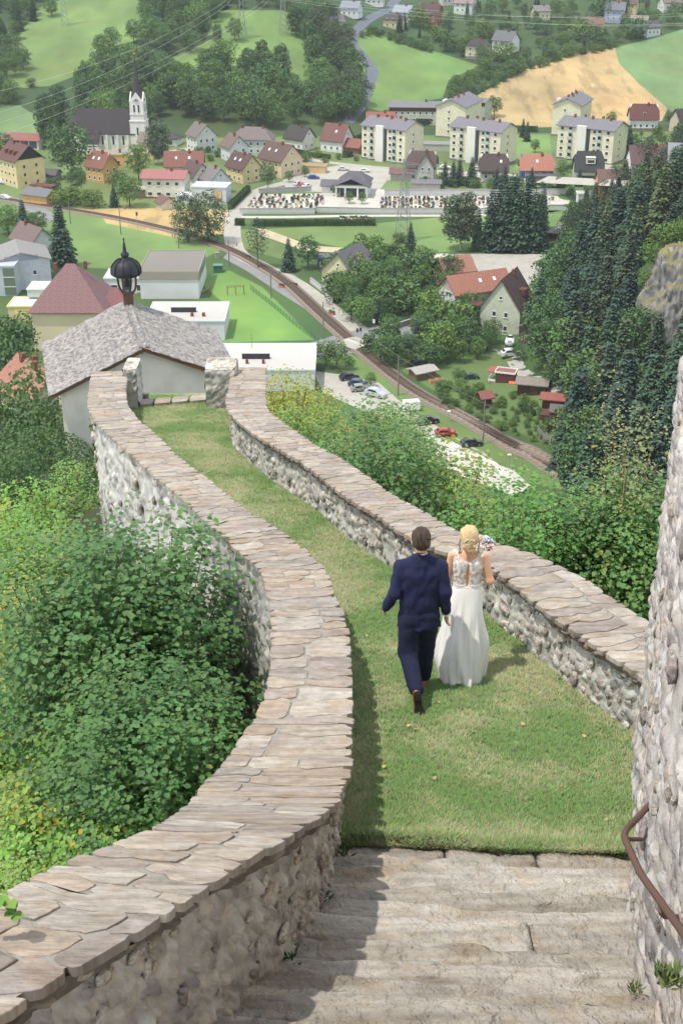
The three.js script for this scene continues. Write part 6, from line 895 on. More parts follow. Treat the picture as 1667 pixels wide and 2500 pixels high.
H({ name: 'barn', cat: 'barn', at: [1158, 745], w: 17, l: 8.5, h: 5.4, rh: 3.6, yaw: 26, wall: '#c2b49c', roof: '#c0704f', chim: 0, skylights: [0, 0.25], win: [['left', 1, 2, { y0: 1.8 }]], label: 'long barn with orange tiled roof and white gable beside the lane', extra: (t) => { boxPart('white_gable', t, material('#e6e8ea', 'plaster'), 0.06, 5.2, 8.3, -8.55, 2.6, 0); for (const x of [-3, 1.5, 4.2]) boxPart('door', t, material('#d5cbb0', 'wood'), 1.6, 2.8, 0.12, x, 1.5, 4.3); } });
H({ name: 'barn', cat: 'barn', at: [1105, 690], w: 9, l: 8, h: 4.4, rh: 3.2, yaw: 26, wall: '#d5b58c', roof: '#c4795a', chim: 0, label: 'smaller orange roofed barn behind the long one' });
H({ at: [1235, 800], w: 12, l: 10, h: 6.8, rh: 7.2, yaw: 66, wall: '#d9dfbe', roof: '#5d403e', chim: 1, oh: 0.5, attic: 'left', win: [['left', 2, 2, { y0: 1.8, dy: 3.4, spread: 0.6 }], ['front', 2, 1]], label: 'pale green gable house with steep dark brown roof', extra: (t) => { boxPart('dormer', t, material('#7a4a40', 'tile'), 2.4, 1.6, 2.4, 1, 9.4, 3.2); boxPart('back_roof', t, material('#6b3f3c', 'tile'), 4, 0.3, 4.6, -3, 6.2, -6.2); } });
H({ name: 'shed', cat: 'shed', at: [1302, 822], w: 6.5, l: 5, h: 3.2, rh: 1.8, yaw: 58, wall: '#6a5f58', roof: '#a39a98', chim: 0, label: 'dark shed with pale grey roof right of the pale green house' });
// --- garden sheds
H({ name: 'garden_cabin', cat: 'cabin', at: [1234, 932], w: 4.2, l: 3, h: 2.4, flat: 1, yaw: -18, wall: '#6f3a34', roof: '#a3574e', trim: '#eceae4', chim: 0, label: 'dark red garden cabin with white framed porch', extra: (t) => { for (const z of [-1.3, 1.3]) boxPart('porch_post', t, frameWhite, 0.12, 2.4, 0.12, -3.6, 1.2, z); boxPart('porch_rail', t, frameWhite, 1.6, 0.5, 0.06, -2.9, 0.6, 1.5); boxPart('porch_rail', t, frameWhite, 0.06, 0.5, 2.8, -3.7, 0.6, 0); boxPart('porch_roof', t, material('#a3574e', 'plain'), 1.9, 0.15, 3.3, -3.0, 2.55, 0); boxPart('deck', t, material('#b9a68c', 'wood'), 1.9, 0.2, 3.2, -2.9, 0.05, 0); } });
H({ name: 'garden_shed', cat: 'shed', at: [1298, 955], w: 6, l: 4, h: 2.5, rh: 0.6, yaw: -14, wall: '#5a4438', roof: '#a09384', chim: 0, label: 'brown garden shed with pale sloping roof and orange sunshade', extra: (t) => { boxPart('sunshade', t, material('#d9653c', 'plain'), 2.0, 0.08, 1.6, -4, 2.0, 1.2); boxPart('door', t, material('#7a5540', 'wood'), 1.6, 1.9, 0.1, 0.6, 1, 2.04); } });
H({ name: 'garden_shed', cat: 'shed', at: [1348, 994], w: 4.2, l: 3.4, h: 2.6, rh: 0.5, yaw: -14, wall: '#63332f', roof: '#b5523c', chim: 0, label: 'dark red garden shed with bright red roof', extra: (t) => boxPart('deck', t, material('#8d7468', 'wood'), 4, 0.15, 2.4, -0.6, 0.1, 2.9) });
H({ name: 'garden_shed', cat: 'shed', at: [1378, 1018], w: 5.2, l: 3.6, h: 2.0, rh: 0.7, yaw: -14, wall: '#5c4036', roof: '#7b7472', chim: 0, label: 'brown garden shed with grey roof and wooden terrace', extra: (t) => boxPart('terrace_wall', t, material('#6d4636', 'wood'), 3, 1, 3, -3.2, 0.5, 1) });
H({ name: 'garden_shed', cat: 'shed', at: [1182, 990], w: 2.2, l: 2.2, h: 2.6, rh: 0.8, yaw: 20, wall: '#6d4038', roof: '#a85a46', chim: 0, label: 'tiny hut with red roof beside the railway mast' });
H({ name: 'garden_shed', cat: 'shed', at: [1030, 920], w: 5, l: 3.4, h: 2.0, rh: 0.5, yaw: 30, wall: '#8a6a4c', roof: '#c3beb2', chim: 0, label: 'small wooden shed with pale roof near the round dark bush' });
H({ name: 'garden_shed', cat: 'shed', at: [1388, 578], w: 6, l: 4, h: 3, rh: 0.6, yaw: -20, wall: '#5f4a40', roof: '#9aa0a6', chim: 0, label: 'dark wooden shed with grey roof right of the spruce group' });
H({ name: 'garden_shed', cat: 'shed', at: [1352, 585], w: 6, l: 4, h: 2.8, rh: 0.5, yaw: -20, wall: '#4c4440', roof: '#57504c', chim: 0, label: 'black low shed between the spruce group and the grey roofed shed' });
H({ name: 'grave_shed', cat: 'shed', at: [1440, 492], w: 9, l: 4, h: 2.8, flat: 1, yaw: 0, wall: '#e2e0da', roof: '#c9c0b4', chim: 0, label: 'low white store at the right end of the cemetery' });

// ---------------------------------------------------------------- railway, masts, fences, cars, graves
const railPix = [[1470, 1215], [1375, 1155], [1180, 1048], [1010, 955], [905, 875], [850, 828], [780, 765], [700, 692], [620, 640], [560, 610], [500, 588], [430, 566], [300, 536], [200, 518], [105, 503], [40, 492], [-40, 480]];
const railLine = curvePts(railPix.map(([a, b]) => G(a, b)), 2.0);
{
  const ballast = new THREE.MeshStandardMaterial({ color: '#b3a598', roughness: 1, map: scaled(TEX.rubble, 0.5), bumpMap: scaled(TEX.mottleBump, 1.2), bumpScale: 0.08, side: THREE.DoubleSide });
  struct('railway_ballast', ribbonGeo(railLine, 4.8, (x, d, k) => valley(x, d) + 0.05 + 0.35 * sstep(0, 0.22, Math.min(k, 1 - k)), 8), ballast);
  const t = thing('railway_track', 'single railway track curving across the valley', 'railway track'), steel = material('#6a5850', 'plain', 0.45, { metalness: 0.6 });
  const offset = (o, lift) => railLine.map((p, i) => { const a = railLine[Math.max(0, i - 1)], b = railLine[Math.min(railLine.length - 1, i + 1)], n = V(-(b.z - a.z), 0, b.x - a.x).normalize(); return V(p.x + n.x * o, p.y + lift, p.z + n.z * o); });
  for (const o of [-0.75, 0.75]) { const line = offset(o, 0.62), pos = [], idx = []; line.forEach((p, i) => { const q = line[Math.min(line.length - 1, i + 1)], q0 = line[Math.max(0, i - 1)], n = V(-(q.z - q0.z), 0, q.x - q0.x).normalize().multiplyScalar(0.075); pos.push(p.x - n.x, p.y - 0.22, p.z - n.z, p.x - n.x, p.y, p.z - n.z, p.x + n.x, p.y, p.z + n.z, p.x + n.x, p.y - 0.22, p.z + n.z); if (i) { const a = (i - 1) * 4, b = i * 4; for (let k = 0; k < 3; k++) idx.push(a + k, a + k + 1, b + k, a + k + 1, b + k + 1, b + k); } }); part('rail', geoFrom(pos, idx), steel, t); }
  const c = new THREE.CatmullRomCurve3(railLine), n = Math.floor(c.getLength() / 0.75), sl = new THREE.InstancedMesh(new THREE.BoxGeometry(2.5, 0.16, 0.26), material('#5a473c', 'plain', 0.95), n), M = new THREE.Matrix4(), pts = c.getSpacedPoints(n);
  for (let i = 0; i < n; i++) { const p = pts[i], q = pts[i + 1], a = Math.atan2(q.x - p.x, q.z - p.z); M.makeRotationY(a); M.setPosition(p.x, p.y + 0.42, p.z); sl.setMatrixAt(i, M); } sl.name = 'sleepers'; sl.userData.kind = 'stuff'; t.add(sl);
  const cr = G(868, 842); const pl = thing('crossing_deck', 'pale level crossing deck where the road meets the railway', 'level crossing', V(cr.x, cr.y + 0.6, cr.z), 0.72); boxPart('deck_panel', pl, material('#cfc8ba', 'gravel'), 1.35, 0.12, 7, 0, 0.02, 0); for (const s of [-1, 1]) boxPart('ramp', pl, material('#b9b4aa', 'gravel'), 2.4, 0.3, 7, s * 2.1, -0.12, 0).rotation.z = -s * 0.14;
}
// overhead line masts with bracket arms
const mastTops = [];
[[173, 546, 'railway mast at the left end of the straw field'], [296, 572, 'railway mast above the chapel dome'], [437, 606, 'railway mast in front of the twin trees'], [560, 652, 'railway mast beside the platform hut'], [662, 728, 'railway mast halfway along the platform'], [789, 828, 'railway mast at the lower end of the platform'], [971, 965, 'railway mast beside the white trailer'], [1178, 1084, 'railway mast beside the black parked car']].forEach(([px, py, label], i) => {
  const p = G(px, py), t = thing('railway_mast', label, 'mast', p, 0, 'overhead line masts'), m = material('#7d7770', 'plain', 0.7), h = [7.5, 9.5, 8.5, 8, 8.6, 9.4, 9.2, 9.2][i];
  part('pole', new THREE.CylinderGeometry(0.11, 0.19, h, 8).translate(0, h / 2, 0), m, t); const a = [0.9, 0.9, 0.7, 0.6, 0.5, 0.5, 0.55, 0.55][i], near = railLine.reduce((b, q) => (q.distanceTo(p) < b.distanceTo(p) ? q : b)), ang = Math.atan2(-(near.z - p.z), near.x - p.x); void a;
  const arm = (y0, y1) => { const g = new THREE.CylinderGeometry(0.05, 0.05, 3.0, 6); g.rotateZ(Math.PI / 2); g.translate(1.5, 0, 0); g.rotateZ(Math.atan2(y1 - y0, 3)); g.translate(0, y0, 0); g.rotateY(ang); return g; };
  part('bracket', merge([arm(h - 2.6, h - 1.7), arm(h - 0.9, h - 1.7)]), m, t); part('insulator', new THREE.CylinderGeometry(0.12, 0.12, 0.5, 8).translate(Math.cos(ang) * 2.6, h - 1.9, -Math.sin(ang) * 2.6), material('#8f5a44', 'plain', 0.4), t);
  mastTops.push(V(p.x + Math.cos(ang) * 2.6, p.y + h - 2.2, p.z - Math.sin(ang) * 2.6));
});
function wire(name, label, pts, sag, rad, m) { const all = []; for (let i = 0; i < pts.length - 1; i++) for (let k = 0; k < 10; k++) { const f = k / 10, p = pts[i].clone().lerp(pts[i + 1], f); p.y -= sag * 4 * f * (1 - f); all.push(p); } all.push(pts[pts.length - 1]); const o = new THREE.Mesh(new THREE.TubeGeometry(new THREE.CatmullRomCurve3(all), all.length * 2, rad, 4), m); o.name = numbered(name); scene.add(o); tag(o, label, 'wire'); }
wire('contact_wire', 'thin overhead contact wire hanging along the railway masts', mastTops, 0.25, 0.02, material('#8f9490', 'plain', 0.5));
// lattice pylons and power lines
function pylon(pos, h, w, label, mat, yaw) {
  const t = thing('lattice_pylon', label, 'pylon', pos, yaw), leg = [], bar = [], rod = (a, b, r) => { const d = b.clone().sub(a), g = new THREE.CylinderGeometry(r, r, d.length(), 4); g.translate(0, d.length() / 2, 0); g.applyQuaternion(new THREE.Quaternion().setFromUnitVectors(V(0, 1, 0), d.normalize())); g.translate(a.x, a.y, a.z); return g; };
  const wide = (y) => lerp(w, w * 0.16, Math.pow(y / h, 0.8)) / 2, C = [[-1, -1], [1, -1], [1, 1], [-1, 1]], n = 9, at = (c, y) => V(c[0] * wide(y), y, c[1] * wide(y));
  for (const c of C) { const g = []; for (let k = 0; k < n; k++) g.push(rod(at(c, k / n * h), at(c, (k + 1) / n * h), 0.09)); part('leg', merge(g), mat, t); }
  for (let k = 0; k < n; k++) for (let i = 0; i < 4; i++) { const a = C[i], b = C[(i + 1) % 4]; bar.push(rod(at(a, k / n * h), at(b, (k + 1) / n * h), 0.05), rod(at(b, k / n * h), at(a, (k + 1) / n * h), 0.05)); }
  part('bracing', merge(bar), mat, t); for (const y of [h * 0.80, h * 0.92]) part('cross_arm', merge([rod(V(-w * 1.0, y, 0), V(w * 1.0, y, 0), 0.09), rod(V(-w * 1.0, y, 0), V(0, y + 1.2, 0), 0.06), rod(V(w * 1.0, y, 0), V(0, y + 1.2, 0), 0.06)]), mat, t);
}
const pylonGrey = material('#8e9690', 'plain', 0.6), py1 = G(984, 588), py2 = G(592, 92), py3 = G(692, 84), py4 = G(160, 62);
pylon(py1, 25, 4.6, 'tall lattice pylon on the meadow before the cemetery', pylonGrey, 0.3); pylon(py2, 26, 4.2, 'lattice pylon on the bright meadow, left of two', pylonGrey, 0.2); pylon(py3, 26, 4.2, 'lattice pylon at the edge of the bright meadow, right of two', pylonGrey, 0.2); pylon(py4, 24, 4, 'lattice pylon on the upper left meadow', pylonGrey, 0.2);
const line = material('#d8dcd8', 'plain', 0.5);
const spans = [[py2, 21, -3.6, 'upper'], [py2, 21, 3.6, 'lower'], [py3, 21, -3.6, 'third'], [py3, 21, 3.6, 'lowest']];
spans.forEach(([q, h, o, w], i) => { const a = V(q.x + o * 0.3, q.y + h, q.z + o), end = atZ(-60, [235, 292, 318, 352][i], 430), right = atZ(1720, [30, 55, 36, 60][i], 640); wire('power_line', `pale power line, ${w} of the wires sweeping over the left meadow`, [right, a, end], 6, 0.032, line); });

// fence of the green playing field
{
  const t = thing('mesh_fence', 'green wire fence between the playing field and the railway', 'fence'), m = material('#4d7a5e', 'plain', 0.7), pts = curvePts([[612, 708], [660, 745], [720, 795], [778, 838]].map(([a, b]) => G(a, b)), 2.4), post = new THREE.CylinderGeometry(0.05, 0.05, 1.6, 5).translate(0, 0.8, 0);
  pts.forEach((p, i) => { const o = part('post', post, m, t); o.position.copy(p); if (i) { const q = pts[i - 1], l = p.distanceTo(q), a = Math.atan2(p.x - q.x, p.z - q.z), g = []; for (let k = 0; k < 4; k++) g.push(box(0.02, 0.02, l, 0, 0.3 + k * 0.4, l / 2)); for (let k = 0; k < 10; k++) g.push(box(0.02, 1.4, 0.02, 0, 0.8, l * k / 10)); const w = part('mesh_panel', merge(g), m, t); w.position.copy(q); w.rotation.y = a; } });
}
function wallRun(name, label, pts, h, th, m, cap) { const t = thing(name, label, 'wall'), w = pts.map(([a, b]) => G(a, b)); for (let i = 0; i < w.length - 1; i++) { const a = w[i], b = w[i + 1], l = a.distanceTo(b), n = Math.max(1, Math.round(l / 7)); for (let k = 0; k < n; k++) { const p = a.clone().lerp(b, (k + 0.5) / n); boxPart('wall_panel', t, m, l / n - 0.05, h, th, p.x, p.y + h / 2, p.z, Math.atan2(-(b.z - a.z), b.x - a.x)); if (cap) boxPart('coping', t, cap, l / n, 0.14, th + 0.16, p.x, p.y + h + 0.05, p.z, Math.atan2(-(b.z - a.z), b.x - a.x)); } } return t; }
const wallWhite = material('#d9dad6', 'plaster'), coping = material('#9d9a98', 'plain');
wallRun('cemetery_wall', 'long white cemetery wall facing the meadow', [[585, 522], [768, 522], [768, 518], [930, 522], [1180, 522], [1390, 512]], 1.8, 0.3, wallWhite, coping);
wallRun('cemetery_wall', 'grey cemetery wall behind the left graves', [[632, 472], [760, 466]], 1.6, 0.3, material('#b5b6b4', 'plaster'), coping);
wallRun('cemetery_wall', 'pale cemetery wall with niches behind the right graves', [[938, 478], [1100, 478], [1230, 480], [1380, 476]], 2.2, 0.4, material('#cfd0ce', 'plaster'), coping);
wallRun('garden_wall', 'stone retaining wall along the garden beside the crossing road', [[935, 812], [1000, 792], [1070, 768]], 1.3, 0.4, material('#a39c90', 'plaster'), coping);
wallRun('garden_wall', 'white balustrade wall beside the yellow house', [[758, 690], [790, 715], [812, 740]], 1.4, 0.3, wallWhite, coping);
wallRun('board_fence', 'grey weathered board fence in the vegetable plots', [[1310, 1062], [1330, 1078], [1356, 1098]], 1.7, 0.08, material('#9c9690', 'wood'));
wallRun('board_fence', 'dark board fence behind the grey one in the plots', [[1335, 1062], [1375, 1045]], 1.7, 0.08, material('#6d5443', 'wood'));
wallRun('low_wall', 'short white wall beside the gravel yard hedge', [[1238, 685], [1280, 685]], 0.9, 0.3, wallWhite);
// hedges
const hedgeGeos = [1, 2, 3].map((s) => { const r = rng(s * 7), L = leafSet(); for (let k = 0; k < 1500; k++) { const f = Math.floor(r() * 5), p = f < 2 ? V(r() * 2 - 1, r(), f ? 0.5 : -0.5) : f < 4 ? V(r() * 2 - 1, 1, r() - 0.5) : V(r() < 0.5 ? -1 : 1, r(), r() - 0.5); p.x += (r() - 0.5) * 0.12; p.y += (r() - 0.5) * 0.12; p.z += (r() - 0.5) * 0.12; addLeaf(L, p, rdir(r), rdir(r), 0.17, 0.12, tint(r, [0.05, 0.10, 0.035], 0.5)); } return leafGeo(L); });
const hedgeCore = material('#5d7a48', 'plain', 1);
function hedge(pts, h, th, label) { const t = thing('clipped_hedge', label, 'hedge'), w = pts.map(([a, b]) => G(a, b)); for (let i = 0; i < w.length - 1; i++) { const a = w[i], b = w[i + 1], l = a.distanceTo(b), n = Math.max(1, Math.round(l / 3.2)); for (let k = 0; k < n; k++) { const p = a.clone().lerp(b, (k + 0.5) / n), s = new THREE.Group(); s.name = 'hedge_section'; s.position.copy(p); s.rotation.y = Math.atan2(-(b.z - a.z), b.x - a.x); t.add(s); const f = part('foliage', hedgeGeos[k % 3], farLeaf, s); f.scale.set(l / n / 2 + 0.05, h * (0.97 + 0.06 * R()), th); boxPart('stems', s, hedgeCore, l / n, h * 0.93, th * 0.8, 0, h * 0.465, 0); } } }
hedge([[622, 552], [915, 550]], 1.8, 1.6, 'long clipped hedge between the cemetery and the meadow');
hedge([[575, 549], [596, 549]], 1.8, 2.4, 'short clipped hedge block beside the lane');
hedge([[562, 512], [585, 490], [607, 468]], 2.2, 1.4, 'clipped hedge curving along the lane beside the white cube house');
hedge([[718, 372], [760, 382], [805, 388]], 1.5, 1.2, 'clipped hedge below the dark brown roofed house');
hedge([[996, 306], [1062, 304]], 2.0, 1.4, 'hedge in front of the long pale green building');
hedge([[1205, 318], [1250, 320], [1310, 322]], 2.2, 1.6, 'dark hedge at the foot of the tan field');
hedge([[1300, 470], [1375, 468]], 1.6, 1.4, 'hedge behind the graves below the blue house');
hedge([[1018, 650], [1062, 662]], 1.4, 0.9, 'row of small dark conifers along the gravel yard, left part');
hedge([[1172, 680], [1230, 680]], 1.4, 0.9, 'row of small dark conifers along the gravel yard, right part');
hedge([[870, 345], [895, 335], [905, 318]], 2.0, 1.6, 'hedge beside the end of the hill road');
hedge([[1395, 560], [1450, 540]], 2, 1.6, 'dark hedge above the grey roofed garden shed');
hedge([[1275, 1003], [1300, 1018]], 1.4, 1.2, 'small clipped hedge between the vegetable plots');
hedge([[840, 385], [858, 382]], 2.2, 2.0, 'square clipped hedge beside the village road');

// cars
function carProto() {
  const g = new THREE.Group(); const prof = [[-2.1, 0.35], [-2.12, 0.75], [-2.0, 0.95], [-1.75, 1.0], [-1.35, 1.40], [-0.6, 1.48], [0.35, 1.44], [1.0, 1.02], [1.7, 0.90], [2.05, 0.72], [2.1, 0.38]];
  const sh = new THREE.Shape(prof.map(([a, b]) => new THREE.Vector2(a, b))), bg = new THREE.ExtrudeGeometry(sh, { depth: 1.5, bevelEnabled: true, bevelThickness: 0.12, bevelSize: 0.10, bevelSegments: 2, steps: 1 }); bg.translate(0, 0, -0.75);
  const p = bg.attributes.position; for (let i = 0; i < p.count; i++) { const y = p.getY(i); if (y > 1.0) p.setZ(i, p.getZ(i) * lerp(1, 0.80, (y - 1) / 0.5)); } bg.computeVertexNormals();
  return { g, bg };
}
const CAR = carProto(), tyre = new THREE.CylinderGeometry(0.32, 0.32, 0.22, 14).rotateX(Math.PI / 2), rim = new THREE.CylinderGeometry(0.2, 0.2, 0.24, 10).rotateX(Math.PI / 2), rubber = material('#1e1f21', 'plain', 0.9), alloy = material('#b5b7ba', 'plain', 0.35, { metalness: 0.7 }), carGlass = material('#1f272e', 'plain', 0.08);
const sideGlass = (() => { const s = new THREE.Shape([[-1.45, 1.04], [-1.2, 1.33], [-0.55, 1.38], [0.3, 1.35], [0.8, 1.04]].map(([a, b]) => new THREE.Vector2(a, b))); return new THREE.ExtrudeGeometry(s, { depth: 0.03, bevelEnabled: false }); })();
function car(px, py, yaw, color, label, scale = [1, 1, 1]) {
  const t = thing('parked_car', label, 'car', up(G(px, py), 0.03), yaw * Math.PI / 180, undefined), paint = new THREE.MeshPhysicalMaterial({ color, roughness: 0.35, metalness: 0.2, clearcoat: 0.8, clearcoatRoughness: 0.08 });
  part('body', CAR.bg, paint, t); for (const s of [-1, 1]) { const q = part('side_window', sideGlass, carGlass, t); q.position.z = s * 0.79 - 0.015; q.rotation.x = -s * 0.20; q.position.y = -0.0 + 0.0; q.position.z = s * 0.855 + (s > 0 ? 0.21 : -0.24); }
  const ws = part('windscreen', box(0.03, 0.62, 1.25), carGlass, t); ws.position.set(0.76, 1.25, 0); ws.rotation.z = 1.0; const rw = part('rear_window', box(0.03, 0.5, 1.2), carGlass, t); rw.position.set(-1.66, 1.24, 0); rw.rotation.z = -0.75;
  for (const x of [-1.3, 1.35]) for (const z of [-0.78, 0.78]) { const w = new THREE.Group(); w.name = 'wheel'; w.position.set(x, 0.32, z); t.add(w); part('tyre', tyre, rubber, w); part('rim', rim, alloy, w); }
  for (const z of [-0.55, 0.55]) { boxPart('headlight', t, material('#e8ecef', 'plain', 0.15), 0.1, 0.16, 0.35, 2.12, 0.72, z); boxPart('tail_light', t, material('#8c1f1c', 'plain', 0.3), 0.08, 0.2, 0.3, -2.14, 0.82, z); }
  t.scale.set(...scale); return t;
}
car(852, 926, 24, '#1b2433', 'dark blue parked car, upper left of the row by the flat building');
car(874, 942, -12, '#2b415c', 'blue grey parked car in the middle of the row of three');
car(880, 954, 10, '#8f8d88', 'grey parked car beside the dark clipped bush');
car(1043, 1034, 22, '#20262a', 'black estate car with bright reflections below the white trailer', [1.1, 1.1, 1]);
car(1087, 1063, 3, '#a12a1e', 'red parked car on the gravel beside the railway');
car(1150, 1088, 12, '#161d28', 'black parked car on the grass by the railway mast');
car(917, 968, -35, '#b9bec2', 'silver van half hidden behind the yellow bushes', [1.15, 1.25, 1.05]);
car(1246, 870, 12, '#e6e8ea', 'white van on the garden lane below the boat', [1.1, 1.25, 1.05]);
car(1022, 893, 10, '#26343a', 'dark car half hidden in the gardens behind the bushes');
car(1150, 924, 6, '#2c4a3c', 'dark green small car on the grass beside the wooden raised beds', [0.8, 0.8, 0.9]);
car(766, 437, -4, '#274a86', 'blue car in the village car park');
car(728, 452, 55, '#c8ccd0', 'silver car, left of the diagonal row by the cemetery');
car(738, 456, 55, '#b5302a', 'red car in the diagonal row by the cemetery');
car(749, 458, 55, '#e4e6e8', 'white car, right of the diagonal row by the cemetery');
car(838, 416, -3, '#c9cdd0', 'silver car on the village road before the left apartment block');
car(890, 420, -3, '#e3e4e4', 'white car on the village road below the left apartment block');
car(850, 380, 15, '#d8dadc', 'white car under the carport beside the red brown roofed house');
car(1086, 412, -10, '#dfe2e4', 'white car, left of two parked below the middle apartment block');
car(1165, 416, -10, '#c5c9cc', 'silver car parked at the foot of the middle apartment block');
car(1352, 412, -8, '#d5d8da', 'pale car parked beside the orange roofed house');
car(1392, 412, -10, '#22262c', 'black car parked at the foot of the right apartment block');
car(14, 486, -30, '#dfe2e4', 'white car at the left edge on the lane');
car(3, 448, -30, '#cfd3d6', 'pale car before the low yellow house at the left edge');
// white trailer
{
  const t = thing('box_trailer', 'white box trailer with blue stripe parked beside the railway', 'trailer', G(1003, 1003), 0.18), w = material('#eef0f0', 'plain', 0.5);
  const cv = document.createElement('canvas'); cv.width = 256; cv.height = 160; const c = cv.getContext('2d'); c.fillStyle = '#eef0f0'; c.fillRect(0, 0, 256, 160); c.strokeStyle = '#3c5a9c'; c.lineWidth = 9; c.beginPath(); c.moveTo(150, 120); c.quadraticCurveTo(190, 60, 245, 30); c.stroke(); const tx = new THREE.CanvasTexture(cv); tx.colorSpace = THREE.SRGBColorSpace;
  part('body', box(3.4, 1.75, 1.9, 0, 1.35, 0), w, t); part('side_print', new THREE.PlaneGeometry(3.3, 1.65), new THREE.MeshStandardMaterial({ map: tx, roughness: 0.5 }), t).position.set(0, 1.35, 0.955); part('roof', box(3.46, 0.08, 1.96, 0, 2.27, 0), material('#dcdedc', 'plain'), t); part('drawbar', box(1.4, 0.1, 0.1, -2.3, 0.5, 0), darkTrim, t); for (const z of [-0.85, 0.85]) { const q = new THREE.Group(); q.name = 'wheel'; q.position.set(0.3, 0.32, z); t.add(q); part('tyre', tyre, rubber, q); part('rim', rim, alloy, q); }
}
// boat on its trailer
{
  const t = thing('boat', 'white motor boat standing on a trailer before the pale green house', 'boat', G(1243, 846), 1.4), hull = [], idx = []; const n = 10;
  for (let i = 0; i <= n; i++) { const f = i / n, x = -2.6 + 5.2 * f, w = 1.05 * Math.sqrt(Math.max(0.02, 1 - Math.pow(f, 3))), k = 0.5 + 0.5 * Math.pow(f, 3); hull.push(x, 1.9 + 0.25 * f, -w, x, 1.2 + 0.2 * f, -w * 0.75, x, 0.75 + k * 0.3, 0, x, 1.2 + 0.2 * f, w * 0.75, x, 1.9 + 0.25 * f, w, x, 1.8 + 0.25 * f, 0); }
  for (let i = 0; i < n; i++) for (let k = 0; k < 6; k++) { const a = i * 6 + k, b = i * 6 + (k + 1) % 6; idx.push(a, b, a + 6, b, b + 6, a + 6); } idx.push(0, 2, 1, 0, 3, 2, 0, 4, 3, 0, 5, 4);
  part('hull', geoFrom(hull, idx), material('#eceff0', 'plain', 0.35), t); part('windscreen', box(0.06, 0.5, 1.5, 0.5, 2.3, 0), carGlass, t); part('engine_cover', box(0.8, 0.5, 0.9, -2.2, 2.1, 0), material('#c9ccce', 'plain'), t); part('trailer_frame', merge([box(5, 0.12, 0.12, 0, 0.65, 0.5), box(5, 0.12, 0.12, 0, 0.65, -0.5), box(0.12, 0.12, 1.6, -0.8, 0.55, 0)]), darkTrim, t); for (const z of [-0.85, 0.85]) part('wheel', tyre, rubber, t).position.set(-0.8, 0.32, z);
}
